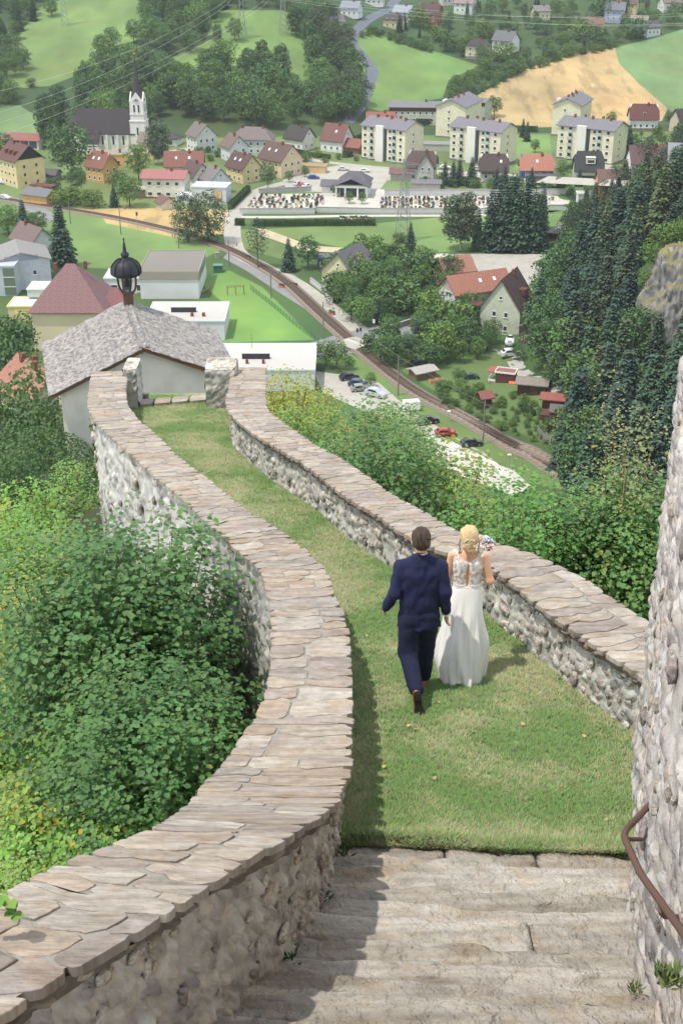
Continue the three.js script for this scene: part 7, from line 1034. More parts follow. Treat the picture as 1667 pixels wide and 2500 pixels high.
// raised beds, playground, hut, platform furniture
for (const [px, py, l] of [[1056, 935, 'left wooden raised bed beside the round dark bush'], [1072, 932, 'right wooden raised bed beside the round dark bush']]) { const t = thing('raised_bed', l, 'planter', G(px, py), 0.25), m = material('#dcae72', 'wood'); for (const [w, d, x, z] of [[1.6, 0.06, 0, 0.7], [1.6, 0.06, 0, -0.7], [0.06, 1.34, 0.77, 0], [0.06, 1.34, -0.77, 0]]) part('plank', box(w, 0.8, d, x, 0.4, z), m, t); part('soil', box(1.5, 0.1, 1.3, 0, 0.6, 0), material('#8c6a4a', 'gravel'), t); }
{
  const m = material('#b09a7c', 'wood'), t = thing('climbing_frame', 'wooden playground frame on the school lawn', 'playground frame', G(576, 720), 0.2), post = new THREE.CylinderGeometry(0.08, 0.08, 2.4, 6).translate(0, 1.2, 0);
  for (const x of [-2.2, 0, 2.2]) for (const z of [-0.6, 0.6]) part('post', post, m, t).position.set(x, 0, z); part('beam', box(4.8, 0.14, 0.14, 0, 2.4, 0.6), m, t); part('beam', box(4.8, 0.14, 0.14, 0, 2.4, -0.6), m, t);
  const s = thing('seesaw_course', 'wooden balancing course beside the gymnasium', 'playground frame', G(505, 712), 1.2); part('plank', box(6, 0.14, 0.4, 0, 0.7, 0), m, s); for (const x of [-2.4, 0, 2.4]) part('post', post, m, s).position.set(x, -1.2, 0);
  const h = thing('green_hut', 'small green hut behind the gymnasium lawn', 'hut', G(533, 664), 0); part('wall', box(2.4, 2, 2, 0, 1, 0), material('#3f6a58', 'plain'), h); part('roof', box(2.7, 0.15, 2.3, 0, 2.08, 0), material('#5d8a74', 'plain'), h);
  const c = thing('relay_cabinet', 'small grey railway cabinet beside the track', 'cabinet', G(531, 630), 0.3); part('body', box(1.2, 1.6, 0.8, 0, 0.8, 0), concrete, c); part('lid', box(1.35, 0.12, 0.95, 0, 1.66, 0), coping, c);
  [[606, 632, 'upper planter box on the platform'], [688, 702, 'middle planter box on the platform'], [810, 768, 'lower planter box on the platform'], [720, 700, 'round island planter box on the platform']].forEach(([px, py, l]) => { const p = thing('planter', l, 'planter', G(px, py), -0.6); part('trough', box(1.6, 0.6, 0.7, 0, 0.3, 0), material('#b5724c', 'plain'), p); part('plants', hedgeGeos[0], farLeaf, p).scale.set(0.75, 0.5, 0.55); p.children[1].position.y = 0.5; });
  [[1240, 1150, 'pole with flat lamp on the verge beside the track'], [1094, 1030, 'low signal pole beside the track near the red car'], [337, 560, 'signal post with dark head in the straw field']].forEach(([px, py, l], i) => { const p = thing('signal_post', l, 'post', G(px, py)), hh = [3.4, 2.4, 5][i]; part('pole', new THREE.CylinderGeometry(0.05, 0.06, hh, 6).translate(0, hh / 2, 0), material('#9a968e', 'plain'), p); part('head', i < 2 ? box(0.7, 0.1, 0.5, 0, hh, 0) : box(0.6, 1.1, 0.4, 0, hh, 0), i < 2 ? frameWhite : darkTrim, p); });
  [[872, 828, 'left crossing signal with dark lamps'], [880, 826, 'right crossing signal with dark lamps'], [912, 806, 'small white sign on a post by the crossing']].forEach(([px, py, l], i) => { const p = thing('crossing_signal', l, 'signal', G(px, py)); part('pole', new THREE.CylinderGeometry(0.06, 0.06, 2.6, 6).translate(0, 1.3, 0), material('#8d8a84', 'plain'), p); part('head', box(0.6, 0.9, 0.2, 0, 2.3, 0.1), i < 2 ? darkTrim : frameWhite, p); });
  // gravel heaps in the yard
  [[1085, 635, 3.4, 'pale gravel heap on the yard'], [1135, 636, 2.2, 'grey rubble heap beside the gravel heap']].forEach(([px, py, s, l], i) => { const g = new THREE.IcosahedronGeometry(1, 6), q = mergeVertices((() => { g.deleteAttribute('normal'); g.deleteAttribute('uv'); return g; })()), p = q.attributes.position; for (let k = 0; k < p.count; k++) { const v = V().fromBufferAttribute(p, k), n = 1 + 0.35 * fbm(v.x * 2 + i * 7, v.y * 2, v.z * 2, 3) ; p.setXYZ(k, v.x * s * n * 1.3, Math.max(-0.1, v.y * s * 0.5 * n), v.z * s * n); } q.computeVertexNormals(); const o = new THREE.Mesh(q, i ? material('#9a9692', 'plain', 1) : material('#c2bcae', 'plain', 1)); o.name = numbered('gravel_heap'); o.position.copy(G(px, py)); scene.add(o); tag(o, l, 'heap'); });
}
// graves
{
  const r = rng(71), stoneM = ['#3c3d42', '#5a5a5e', '#8d8a88', '#d4d2ce', '#7a5f56', '#2e3034'].map((c) => material(c, 'plain', 0.4)), bedM = ['#8a8a80', '#6d7a58', '#b5aca0', '#55604a'].map((c) => material(c, 'plain', 0.9)), flowerM = ['#b5342c', '#d8a83c', '#d6d2c8', '#a8486a', '#4f7a3c', '#5d8a44'].map((c) => material(c, 'plain', 0.9));
  const head = (() => { const s = new THREE.Shape(); s.moveTo(-0.42, 0); s.lineTo(0.42, 0); s.lineTo(0.42, 0.8); s.quadraticCurveTo(0, 1.15, -0.42, 0.8); const g = new THREE.ExtrudeGeometry(s, { depth: 0.16, bevelEnabled: false }); return g; })(), bed = box(1.0, 0.24, 1.7, 0, 0.12, 1.0), tuft = new THREE.IcosahedronGeometry(0.28, 0);
  function grave(px, py, label, group) { const t = thing('grave', label, 'grave', G(px, py), (r() - 0.5) * 0.1, group), m = stoneM[Math.floor(r() * 6)]; const hd = part('headstone', head, m, t); hd.scale.set(0.9 + 0.5 * r(), 0.8 + 0.6 * r(), 1); part('bed', bed, bedM[Math.floor(r() * 4)], t); const f = part('flowers', tuft, flowerM[Math.floor(r() * 6)], t); f.position.set((r() - 0.5) * 0.5, 0.35, 0.6 + r() * 0.9); f.scale.setScalar(0.7 + 0.7 * r()); }
  for (let row = 0; row < 9; row++) for (let k = 0; k < 15; k++) { const py = 480 + row * 4.3, x0 = lerp(622, 596, row / 8), px = lerp(x0, 792, (k + 0.5 + (r() - 0.5) * 0.4) / 15); if (r() < 0.30) continue; grave(px, py, 'small grave with headstone in the left part of the cemetery', 'graves in the left part of the cemetery'); }
  for (let row = 0; row < 7; row++) for (let k = 0; k < 26; k++) { const py = 486 + row * 4.6, px = lerp(926, 1195, (k + 0.5 + (r() - 0.5) * 0.4) / 26); if (r() < 0.22) continue; grave(px, py, 'small grave with dark headstone in the right part of the cemetery', 'graves in the right part of the cemetery'); }
  for (let row = 0; row < 4; row++) for (let k = 0; k < 8; k++) { const py = 486 + row * 5.4, px = lerp(1285, 1352, (k + 0.5) / 8); if (r() < 0.2) continue; grave(px, py, 'small grave behind the spruces at the far right of the cemetery', 'graves at the far right of the cemetery'); }
  for (let k = 0; k < 12; k++) grave(lerp(832, 900, k / 11), 535, 'small grave in the row before the cemetery wall', 'graves in the row before the wall');
  for (const [px, py, l] of [[852, 497, 'left round clipped tree before the cemetery hall'], [884, 498, 'right round clipped tree before the cemetery hall'], [819, 478, 'small round clipped tree by the hall annex'], [706, 445, 'round clipped tree on the car park verge'], [745, 432, 'second round clipped tree on the car park verge']]) single('round', 'clipped_tree', px, py, 4, l, 1.1);
}

// ---------------------------------------------------------------- the couple
function surfaceNet(f, lo, hi, cell) {
  const n = [0, 1, 2].map((k) => Math.ceil((hi[k] - lo[k]) / cell) + 1), [nx, ny, nz] = n, F = new Float32Array(nx * ny * nz), id = new Int32Array(nx * ny * nz).fill(-1), pos = [], idx = []; let q = 0;
  const B = 5, reach = B * cell * 0.87 * 1.4 + 0.02; void q;
  for (let K = 0; K < nz; K += B) for (let J = 0; J < ny; J += B) for (let I = 0; I < nx; I += B) {      // blocks far from the surface need one sample only
    const m = f(lo[0] + (I + (B - 1) / 2) * cell, lo[1] + (J + (B - 1) / 2) * cell, lo[2] + (K + (B - 1) / 2) * cell), far = Math.abs(m) > reach;
    for (let k = K; k < Math.min(nz, K + B); k++) for (let j = J; j < Math.min(ny, J + B); j++) for (let i = I; i < Math.min(nx, I + B); i++) F[(k * ny + j) * nx + i] = far ? m : f(lo[0] + i * cell, lo[1] + j * cell, lo[2] + k * cell);
  }
  const at = (i, j, k) => (k * ny + j) * nx + i, C = [[0, 0, 0], [1, 0, 0], [0, 1, 0], [1, 1, 0], [0, 0, 1], [1, 0, 1], [0, 1, 1], [1, 1, 1]], E = [[0, 1], [2, 3], [4, 5], [6, 7], [0, 2], [1, 3], [4, 6], [5, 7], [0, 4], [1, 5], [2, 6], [3, 7]];
  const v = new Float64Array(8);
  for (let k = 0; k < nz - 1; k++) for (let j = 0; j < ny - 1; j++) for (let i = 0; i < nx - 1; i++) {
    let m = 0; for (let e = 0; e < 8; e++) { const w = F[((k + (e >> 2)) * ny + j + ((e >> 1) & 1)) * nx + i + (e & 1)]; v[e] = w; if (w < 0) m |= 1 << e; } if (m === 0 || m === 255) continue;
    let x = 0, y = 0, z = 0, c = 0; for (const [a, b] of E) if ((v[a] < 0) !== (v[b] < 0)) { const t = v[a] / (v[a] - v[b]); x += lerp(C[a][0], C[b][0], t); y += lerp(C[a][1], C[b][1], t); z += lerp(C[a][2], C[b][2], t); c++; }
    id[at(i, j, k)] = pos.length / 3; pos.push(lo[0] + (i + x / c) * cell, lo[1] + (j + y / c) * cell, lo[2] + (k + z / c) * cell);
  }
  const quad = (a, b, c, d, flip) => { if (Math.min(a, b, c, d) < 0) return; flip ? idx.push(a, c, b, a, d, c) : idx.push(a, b, c, a, c, d); };
  for (let k = 1; k < nz - 1; k++) for (let j = 1; j < ny - 1; j++) for (let i = 1; i < nx - 1; i++) { const s = F[at(i, j, k)] < 0; if (s !== (F[at(i + 1, j, k)] < 0)) quad(id[at(i, j - 1, k - 1)], id[at(i, j, k - 1)], id[at(i, j, k)], id[at(i, j - 1, k)], !s); if (s !== (F[at(i, j + 1, k)] < 0)) quad(id[at(i - 1, j, k - 1)], id[at(i - 1, j, k)], id[at(i, j, k)], id[at(i, j, k - 1)], !s); if (s !== (F[at(i, j, k + 1)] < 0)) quad(id[at(i - 1, j - 1, k)], id[at(i, j - 1, k)], id[at(i, j, k)], id[at(i - 1, j, k)], !s); }
  const g = geoFrom(pos, idx); const uv = []; for (let i = 0; i < pos.length; i += 3) uv.push(pos[i] + pos[i + 2] * 0.5, pos[i + 1]); g.setAttribute('uv', new THREE.Float32BufferAttribute(uv, 2)); return g;
}
const cone = (x, y, z, b) => { const ax = b[0], ay = b[1], az = b[2], ra = b[3], bx = b[4], by = b[5], bz = b[6], rb = b[7], dx = bx - ax, dy = by - ay, dz = bz - az, t = clamp(((x - ax) * dx + (y - ay) * dy + (z - az) * dz) / (dx * dx + dy * dy + dz * dz || 1), 0, 1); return Math.sqrt((x - ax - dx * t) ** 2 + (y - ay - dy * t) ** 2 + (z - az - dz * t) ** 2) - ra - (rb - ra) * t; };
const smin = (a, b, k) => { const h = Math.max(k - Math.abs(a - b), 0) / k; return Math.min(a, b) - h * h * k * 0.25; };
const blob = (bones, k) => (x, y, z) => { let d = 9; for (let i = 0; i < bones.length; i++) d = smin(d, cone(x, y, z, bones[i]), k); return d; };
const ell = (x, y, z, cx, cy, cz, rx, ry, rz) => { const a = (x - cx) / rx, b = (y - cy) / ry, c = (z - cz) / rz, q = Math.sqrt(a * a + b * b + c * c); return (q - 1) * Math.min(rx, ry, rz) * (q > 0.2 ? 1 : 1); };
const chain = (...p) => { const out = []; for (let i = 0; i < p.length - 1; i++) out.push([...p[i], ...p[i + 1]]); return out; };
function handBones(w, dir, side, curl = 0.5) {          // palm and five fingers: wrist, direction of the fingers, side the thumb leaves to
  const D = V(...dir).normalize(), S = V(...side).normalize(), Nn = D.clone().cross(S).normalize(), P = (a, b, c) => { const v = V(...w).addScaledVector(D, a).addScaledVector(S, b).addScaledVector(Nn, c); return [v.x, v.y, v.z]; }, out = [];
  for (const b of [-0.022, 0, 0.022]) out.push([...P(0.0, b * 0.6, 0), 0.017, ...P(0.085, b, 0), 0.015]);
  [[-0.03, 0.055], [-0.011, 0.068], [0.010, 0.074], [0.030, 0.066]].forEach(([b, l]) => { const a1 = P(0.085, b, 0), a2 = P(0.085 + l * 0.55, b * 1.12, curl * 0.012), a3 = P(0.085 + l * 0.92, b * 1.12, curl * 0.04); out.push([...a1, 0.0105, ...a2, 0.0095], [...a2, 0.0095, ...a3, 0.0085]); });
  const t1 = P(0.02, 0.022, 0.004), t2 = P(0.055, 0.05, 0.012), t3 = P(0.085, 0.058, 0.022); out.push([...t1, 0.014, ...t2, 0.0115], [...t2, 0.0115, ...t3, 0.0095]); return out;
}
function headField(cx, cy, cz, s = 1) { return (x, y, z) => { x = (x - cx) / s; y = (y - cy) / s; z = (z - cz) / s; let d = ell(x, y, z, 0, 0.02, 0.005, 0.075, 0.105, 0.094); d = smin(d, ell(x, y, z, 0, -0.06, -0.035, 0.056, 0.058, 0.062), 0.03); d = smin(d, cone(x, y, z, [0, 0.015, -0.092, 0.008, 0, -0.022, -0.108, 0.013]), 0.012); d = smin(d, ell(x, y, z, 0, -0.062, -0.092, 0.024, 0.010, 0.010), 0.008); for (const e of [-1, 1]) { d = smin(d, ell(x, y, z, e * 0.078, -0.005, 0.012, 0.010, 0.030, 0.018), 0.008); d = Math.max(d, -ell(x, y, z, e * 0.030, 0.012, -0.095, 0.016, 0.011, 0.012)); d = Math.min(d, ell(x, y, z, e * 0.030, 0.012, -0.084, 0.012, 0.012, 0.012)); } return d * s; }; }
const skin = new THREE.MeshPhysicalMaterial({ color: '#d9a684', roughness: 0.55, sheen: 0.2 });
const cloth = (c, rough = 0.9, sheen = 0.3) => new THREE.MeshPhysicalMaterial({ color: c, roughness: rough, sheen, sheenRoughness: 0.6, sheenColor: new THREE.Color(c), side: THREE.DoubleSide, bumpMap: scaled(TEX.mottleBump, 6), bumpScale: 0.004 });
const standOn = (px, py) => { const p = hit(px, py, (x, d) => EYE - pathDrop(d), 4, 40, 0.05); return V(p.x, pathY(p.x, -p.z), p.z); };
const creases = (f, amp, sx, sy) => (x, y, z) => { const d = f(x, y, z); return Math.abs(d) > 0.05 ? d : d + amp * fbm(x * sx, y * sy, z * sx, 2); };
{ // groom
  const t = thing('person', 'person in a navy blue suit and brown shoes walking away down the path', 'person', standOn(1016, 1694), 0.06);
  const shL = [-0.175, 1.44, 0, 0.042], elL = [-0.238, 1.205, 0.05, 0.040], wrL = [-0.302, 0.985, -0.07, 0.033], shR = [0.175, 1.44, 0, 0.042], elR = [0.233, 1.20, 0.05, 0.040], wrR = [0.260, 0.945, 0.0, 0.033];
  const hipL = [-0.09, 0.92, 0, 0.09], knL = [-0.10, 0.53, 0.03, 0.058], anL = [-0.045, 0.285, 0.375, 0.042], hipR = [0.09, 0.92, 0, 0.09], knR = [0.10, 0.50, -0.15, 0.058], anR = [0.09, 0.06, -0.22, 0.042];
  const torso = [[-0.07, 1.38, 0, 0.075, -0.06, 1.05, 0, 0.07], [0.07, 1.38, 0, 0.075, 0.06, 1.05, 0, 0.07], [-0.14, 1.45, 0, 0.045, 0.14, 1.45, 0, 0.045], [-0.07, 0.95, 0, 0.08, 0.07, 0.95, 0, 0.08], [0, 1.50, 0, 0.055, 0, 1.62, -0.01, 0.055]];
  const limbs = [...chain(shL, elL, wrL), ...chain(shR, elR, wrR), ...chain(hipL, knL, anL), ...chain(hipR, knR, anR)];
  const body = surfaceNet(blob([...torso, ...limbs], 0.03), [-0.5, -0.05, -0.4], [0.5, 1.70, 0.55], 0.014);
  const hands = [surfaceNet(blob(handBones([0.263, 0.925, -0.005], [0.08, -1, -0.12], [-0.2, 0, -1]), 0.010), [0.16, 0.68, -0.14], [0.37, 0.98, 0.10], 0.005), surfaceNet(blob(handBones([-0.31, 0.965, -0.085], [-0.05, -0.75, -0.65], [0.3, 0, -1]), 0.010), [-0.45, 0.76, -0.32], [-0.21, 1.02, 0.02], 0.005)];
  const head = surfaceNet(headField(0, 1.705, -0.015, 1.06), [-0.13, 1.52, -0.16], [0.13, 1.86, 0.14], 0.006);
  t.add(Object.assign(new THREE.Mesh(merge([body, ...hands, head]), skin), { name: 'body' }));
  const jb = [[-0.105, 1.38, 0.0, 0.105, -0.088, 1.10, 0.0, 0.094], [0.105, 1.38, 0.0, 0.105, 0.088, 1.10, 0.0, 0.094], [0, 1.36, 0.0, 0.112, 0, 1.10, 0.0, 0.10], [-0.172, 1.465, 0, 0.054, -0.05, 1.505, 0, 0.056], [0.172, 1.465, 0, 0.054, 0.05, 1.505, 0, 0.056], [-0.088, 1.10, 0.0, 0.094, -0.112, 0.68, 0.010, 0.108], [0.088, 1.10, 0.0, 0.094, 0.112, 0.68, 0.010, 0.108], [0, 1.10, 0.0, 0.10, 0, 0.68, 0.02, 0.118], [0, 1.48, 0, 0.085, 0, 1.55, -0.005, 0.072]];
  const armL = chain([-0.190, 1.445, 0, 0.066], [-0.240, 1.20, 0.05, 0.057], [-0.305, 0.975, -0.072, 0.048]), armR = chain([0.190, 1.445, 0, 0.066], [0.235, 1.195, 0.05, 0.057], [0.262, 0.95, 0.0, 0.048]);
  const tj = blob(jb, 0.05), aj = blob([...armL, ...armR], 0.03), jf = creases((x, y, z) => { let d = smin(tj(x, y, z), aj(x, y, z), 0.022); d = Math.max(d, 0.80 + 0.012 * Math.sin(x * 14) - y, y < 0.95 ? -1 : -1); d = Math.max(d, -cone(x, y, z, [0, 1.5, -0.02, 0.058, 0, 1.75, -0.03, 0.066])); if (z > 0 && y < 1.0) d = Math.max(d, 0.004 - Math.abs(x)); return d; }, 0.028, 11, 6);
  part('jacket', surfaceNet(jf, [-0.52, 0.76, -0.28], [0.52, 1.66, 0.28], 0.011), cloth('#171f42'), t);
  const tf = creases(blob([[-0.08, 0.93, 0.005, 0.112, 0.08, 0.93, 0.005, 0.112], ...chain([-0.09, 0.88, 0.01, 0.112], [-0.105, 0.525, 0.03, 0.086], [-0.045, 0.30, 0.36, 0.070]), ...chain([0.09, 0.88, 0, 0.112], [0.102, 0.50, -0.15, 0.086], [0.092, 0.085, -0.22, 0.076])], 0.03), 0.018, 8, 9);
  part('trousers', surfaceNet(tf, [-0.32, 0.0, -0.40], [0.32, 1.08, 0.56], 0.012), cloth('#151b38'), t);
  part('shirt_collar', new THREE.CylinderGeometry(0.064, 0.072, 0.055, 24, 1, true).translate(0, 1.575, -0.008), cloth('#f2f3f5', 0.8), t);
  part('jacket_collar', new THREE.CylinderGeometry(0.070, 0.090, 0.06, 24, 1, true).translate(0, 1.548, -0.004), cloth('#141b3a'), t);
  part('cuff', new THREE.CylinderGeometry(0.040, 0.042, 0.03, 14, 1, true).translate(0.263, 0.925, -0.003), cloth('#f2f3f5', 0.8), t);
  const hf = (x, y, z) => Math.max(smin(ell(x, y, z, 0, 1.75, -0.006, 0.090, 0.094, 0.108), ell(x, y, z, 0, 1.705, 0.048, 0.076, 0.066, 0.060), 0.03) + 0.010 * fbm(x * 45, y * 16, z * 45, 2) + 0.005 * Math.sin(x * 160 + y * 60 + z * 90), 1.735 - y - (z + 0.005) * 1.35, 1.648 - y, -ell(x, y, z, 0, 1.66, -0.12, 0.09, 0.09, 0.085));
  part('hair', surfaceNet(hf, [-0.13, 1.58, -0.15], [0.13, 1.88, 0.15], 0.0065), new THREE.MeshPhysicalMaterial({ color: '#3a291d', roughness: 0.55, sheen: 0.5, sheenColor: new THREE.Color('#7a5c40'), bumpMap: scaled(TEX.streakBump, 3, 14), bumpScale: 0.006 }), t);
  const leather = new THREE.MeshPhysicalMaterial({ color: '#9a5228', roughness: 0.35, clearcoat: 0.4 }), soleM = material('#26211f', 'plain', 0.6);
  const shoe = (heel, toe, nrm, s) => { const H0 = V(...heel), T0 = V(...toe), n = V(...nrm).normalize(), d = T0.clone().sub(H0), sd = d.clone().normalize().cross(n), pt = (f, o) => H0.clone().addScaledVector(d, f).addScaledVector(n, o), b = []; for (const [f, ra, o] of [[0, 0.036, -0.035], [0.3, 0.037, -0.04], [0.65, 0.043, -0.035], [0.92, 0.032, -0.022]]) b.push([f, ra, o]); const bones = []; for (let i = 0; i < 3; i++) { const p = pt(b[i][0], b[i][2]), q = pt(b[i + 1][0], b[i + 1][2]); bones.push([p.x, p.y, p.z, b[i][1], q.x, q.y, q.z, b[i + 1][1]]); } const an = V(...s); const h1 = pt(0.08, -0.06); bones.push([h1.x, h1.y, h1.z, 0.038, an.x, an.y, an.z, 0.044]); const fld = blob(bones, 0.02), lo = [Math.min(heel[0], toe[0]) - 0.1, Math.min(heel[1], toe[1], s[1]) - 0.1, Math.min(heel[2], toe[2], s[2]) - 0.12], hi = [Math.max(heel[0], toe[0]) + 0.1, Math.max(heel[1], toe[1], s[1]) + 0.1, Math.max(heel[2], toe[2], s[2]) + 0.12];
    const g = new THREE.Group(); g.name = 'shoe'; t.add(g); part('upper', surfaceNet((x, y, z) => Math.max(fld(x, y, z), (x - H0.x) * n.x + (y - H0.y) * n.y + (z - H0.z) * n.z), lo, hi, 0.007), leather, g);
    const out = new THREE.Shape([[-0.01, 0], [-0.006, 0.028], [0.06, 0.034], [0.13, 0.030], [0.20, 0.046], [0.27, 0.036], [0.295, 0.012], [0.298, 0], [0.295, -0.012], [0.27, -0.036], [0.20, -0.046], [0.13, -0.030], [0.06, -0.034], [-0.006, -0.028]].map(([a, c]) => new THREE.Vector2(a - 0.02, c))), sg = new THREE.ExtrudeGeometry(out, { depth: 0.014, bevelEnabled: true, bevelSize: 0.003, bevelThickness: 0.003, bevelSegments: 1 }), M = new THREE.Matrix4().makeBasis(d.clone().normalize(), sd.clone().negate(), n); M.setPosition(H0); sg.applyMatrix4(M); part('sole', sg, soleM, g); const hg = box(0.07, 0.062, 0.022, 0.02, 0, 0.022); hg.applyMatrix4(M); part('heel', hg, soleM, g); };
  shoe([-0.052, 0.305, 0.435], [-0.02, 0.055, 0.475], [0.06, 0.16, 1], [-0.047, 0.31, 0.372]);
  shoe([0.09, -0.035, -0.17], [0.095, -0.075, -0.42], [0, -1, 0.12], [0.09, 0.08, -0.22]);
}
{ // bride
  const t = thing('person', 'person in a white lace wedding dress with blonde pinned up hair, holding flowers', 'person', standOn(1128, 1648), -0.05);
  const torso = [[-0.06, 1.33, 0, 0.085, -0.05, 1.08, 0, 0.078], [0.06, 1.33, 0, 0.085, 0.05, 1.08, 0, 0.078], [-0.125, 1.405, 0, 0.042, 0.125, 1.405, 0, 0.042], [0, 1.40, 0, 0.050, 0, 1.50, -0.008, 0.044], [-0.05, 0.95, 0, 0.065, 0.05, 0.95, 0, 0.065], [-0.05, 1.30, -0.07, 0.06, 0.05, 1.30, -0.07, 0.06]];
  const armL = chain([-0.158, 1.395, 0, 0.042], [-0.195, 1.14, 0.015, 0.034], [-0.18, 0.93, -0.10, 0.026]), armR = chain([0.158, 1.395, 0, 0.042], [0.222, 1.135, 0.03, 0.036], [0.15, 1.215, -0.20, 0.027]);
  const legs = [...chain([-0.06, 0.9, 0, 0.06], [-0.06, 0.48, -0.02, 0.045], [-0.07, 0.09, 0.02, 0.035]), ...chain([0.06, 0.9, 0, 0.06], [0.06, 0.48, -0.08, 0.045], [0.08, 0.07, -0.12, 0.035])];
  const body = surfaceNet(blob([...torso, ...armL, ...armR, ...legs], 0.03), [-0.32, -0.02, -0.34], [0.34, 1.58, 0.2], 0.012), hands = [surfaceNet(blob(handBones([0.145, 1.222, -0.215], [-0.35, 0.3, -0.9], [0.2, 1, 0], 1.4), 0.009), [-0.02, 1.12, -0.42], [0.26, 1.36, -0.16], 0.005), surfaceNet(blob(handBones([-0.178, 0.91, -0.11], [0.1, -0.95, -0.2], [0.3, 0, -1]), 0.009), [-0.28, 0.68, -0.26], [-0.06, 0.96, 0.0], 0.005)], head = surfaceNet(headField(0, 1.585, -0.01, 0.97), [-0.12, 1.42, -0.15], [0.12, 1.74, 0.13], 0.006);
  t.add(Object.assign(new THREE.Mesh(merge([body, ...hands, head]), new THREE.MeshPhysicalMaterial({ color: '#dcaa88', roughness: 0.5, sheen: 0.2 })), { name: 'body' }));
  // lace bodice: open work over the skin, with a slit down the back
  const n = 512, data = new Uint8Array(n * n * 4), r = rng(9), fl = Array.from({ length: 210 }, () => [r(), r(), 0.022 + 0.022 * r(), r() * 6, 5 + Math.floor(r() * 2)]);
  for (let y = 0; y < n; y++) for (let x = 0; x < n; x++) { const u = x / n, v = y / n, o = (y * n + x) * 4; data[o] = data[o + 1] = data[o + 2] = Math.abs((u * 70) % 1 - 0.5) < 0.09 || Math.abs((v * 70) % 1 - 0.5) < 0.09 ? 140 : 0; data[o + 3] = 255; }
  for (const [fx, fy, fr, ph, pt] of fl) { const w = Math.ceil(fr * 1.2 * n); for (let j = -w; j <= w; j++) for (let i = -w; i <= w; i++) { const q = Math.sqrt(i * i + j * j) / n; if (q < fr * (0.72 + 0.38 * Math.cos(Math.atan2(j, i) * pt + ph)) && q > fr * 0.16) { const o = (((Math.floor(fy * n) + j + n) % n) * n + (Math.floor(fx * n) + i + n) % n) * 4; data[o] = data[o + 1] = data[o + 2] = 255; } } }
  const lace = new THREE.DataTexture(data, n, n); lace.wrapS = lace.wrapT = THREE.RepeatWrapping; lace.magFilter = THREE.LinearFilter; lace.repeat.set(2.6, 2.6); lace.needsUpdate = true;
  const bf = blob(torso.slice(0, 3).concat([torso[5]]).map((b) => { const c = b.slice(); c[3] += 0.007; c[7] += 0.007; return c; }), 0.03);
  const shell = (x, y, z) => { let d = Math.abs(bf(x, y, z)) - 0.0045; d = Math.max(d, -cone(x, y, z, [0, 1.44, 0.0, 0.105, 0, 1.56, 0.0, 0.13])); d = Math.max(d, Math.abs(x) - 0.150); if (z > 0) d = Math.max(d, -(Math.hypot(x / 0.017, (y - 1.215) / 0.125) - 1) * 0.015); return d; };
  const white = new THREE.MeshPhysicalMaterial({ color: '#f4f2ef', roughness: 0.75, sheen: 0.4, side: THREE.DoubleSide });
  const low = (x, y, z) => Math.max(shell(x, y, z), y - 1.115), upper = (x, y, z) => Math.max(shell(x, y, z), 1.112 - y);
  part('lace_bodice', surfaceNet(upper, [-0.2, 1.08, -0.2], [0.2, 1.5, 0.16], 0.0055), new THREE.MeshPhysicalMaterial({ color: '#f6f4f1', roughness: 0.8, alphaMap: lace, alphaTest: 0.4, side: THREE.DoubleSide }), t);
  part('waist_panel', surfaceNet(low, [-0.2, 1.0, -0.2], [0.2, 1.2, 0.16], 0.0055), white, t);
  part('waistband', new THREE.TorusGeometry(1, 0.07, 8, 48).rotateX(Math.PI / 2).scale(0.138, 0.16, 0.094).translate(0, 1.075, -0.004), cloth('#e9e2d6', 0.6), t);
  { const pos = [], idx = [], uv = [], na = 160, ny = 60; for (let j = 0; j <= ny; j++) { const f = j / ny, y = lerp(1.085, 0.012, f); for (let i = 0; i <= na; i++) { const a = i / na * Math.PI * 2, c = Math.cos(a), s = Math.sin(a), w = lerp(0.135, 0.25, Math.pow(f, 0.62)) - 0.035 * sstep(0.75, 1, f), dd = lerp(0.092, 0.23, Math.pow(f, 0.75)), fold = sstep(0.02, 0.7, f) * (0.020 * Math.sin(a * 8 + 2.2 * f + 4 * N3(c * 1.5, f * 1.2, s * 1.5)) + 0.012 * Math.abs(Math.sin(a * 11 - 3 * f)) + 0.05 * N3(c * 2.2, f * 2.0, s * 2.2) + 0.02 * N3(c * 6, f * 2.4 + c * 2, s * 6)); const hem = f > 0.95 ? 0.02 * Math.sin(a * 7) * (f - 0.95) / 0.05 : 0, lift = s > 0.6 ? 0.055 * sstep(0.9, 1, f) * sstep(0.5, 0.0, Math.abs(c + 0.12)) : 0, train = 0.10 * f * f; pos.push(c * (w + fold) - 0.025 * Math.sin(f * 3.0), y + hem + lift - s * 0.035 * f * -1 + 0.0, s * (dd + fold) + train); uv.push(i / na * 2, f * 1.1); } } for (let j = 0; j < ny; j++) for (let i = 0; i < na; i++) { const o = j * (na + 1) + i; idx.push(o, o + 1, o + na + 1, o + 1, o + na + 2, o + na + 1); } part('skirt', geoFrom(pos, idx, null, uv), white, t); }
  const blond = new THREE.MeshPhysicalMaterial({ color: '#cbb083', roughness: 0.45, sheen: 0.6, sheenColor: new THREE.Color('#f0dcae'), bumpMap: scaled(TEX.streakBump, 4, 10), bumpScale: 0.008 });
  const curls = []; for (let k = 0; k < 16; k++) { const a = k * 2.4, q = 0.045 * Math.sqrt(k / 16); curls.push([Math.cos(a) * q * 1.2, 1.535 + Math.sin(a) * q, 0.088 + 0.012 * Math.cos(k * 1.7), 0.017, Math.cos(a + 0.8) * q * 1.4, 1.525 + Math.sin(a + 0.8) * q, 0.098, 0.013]); }
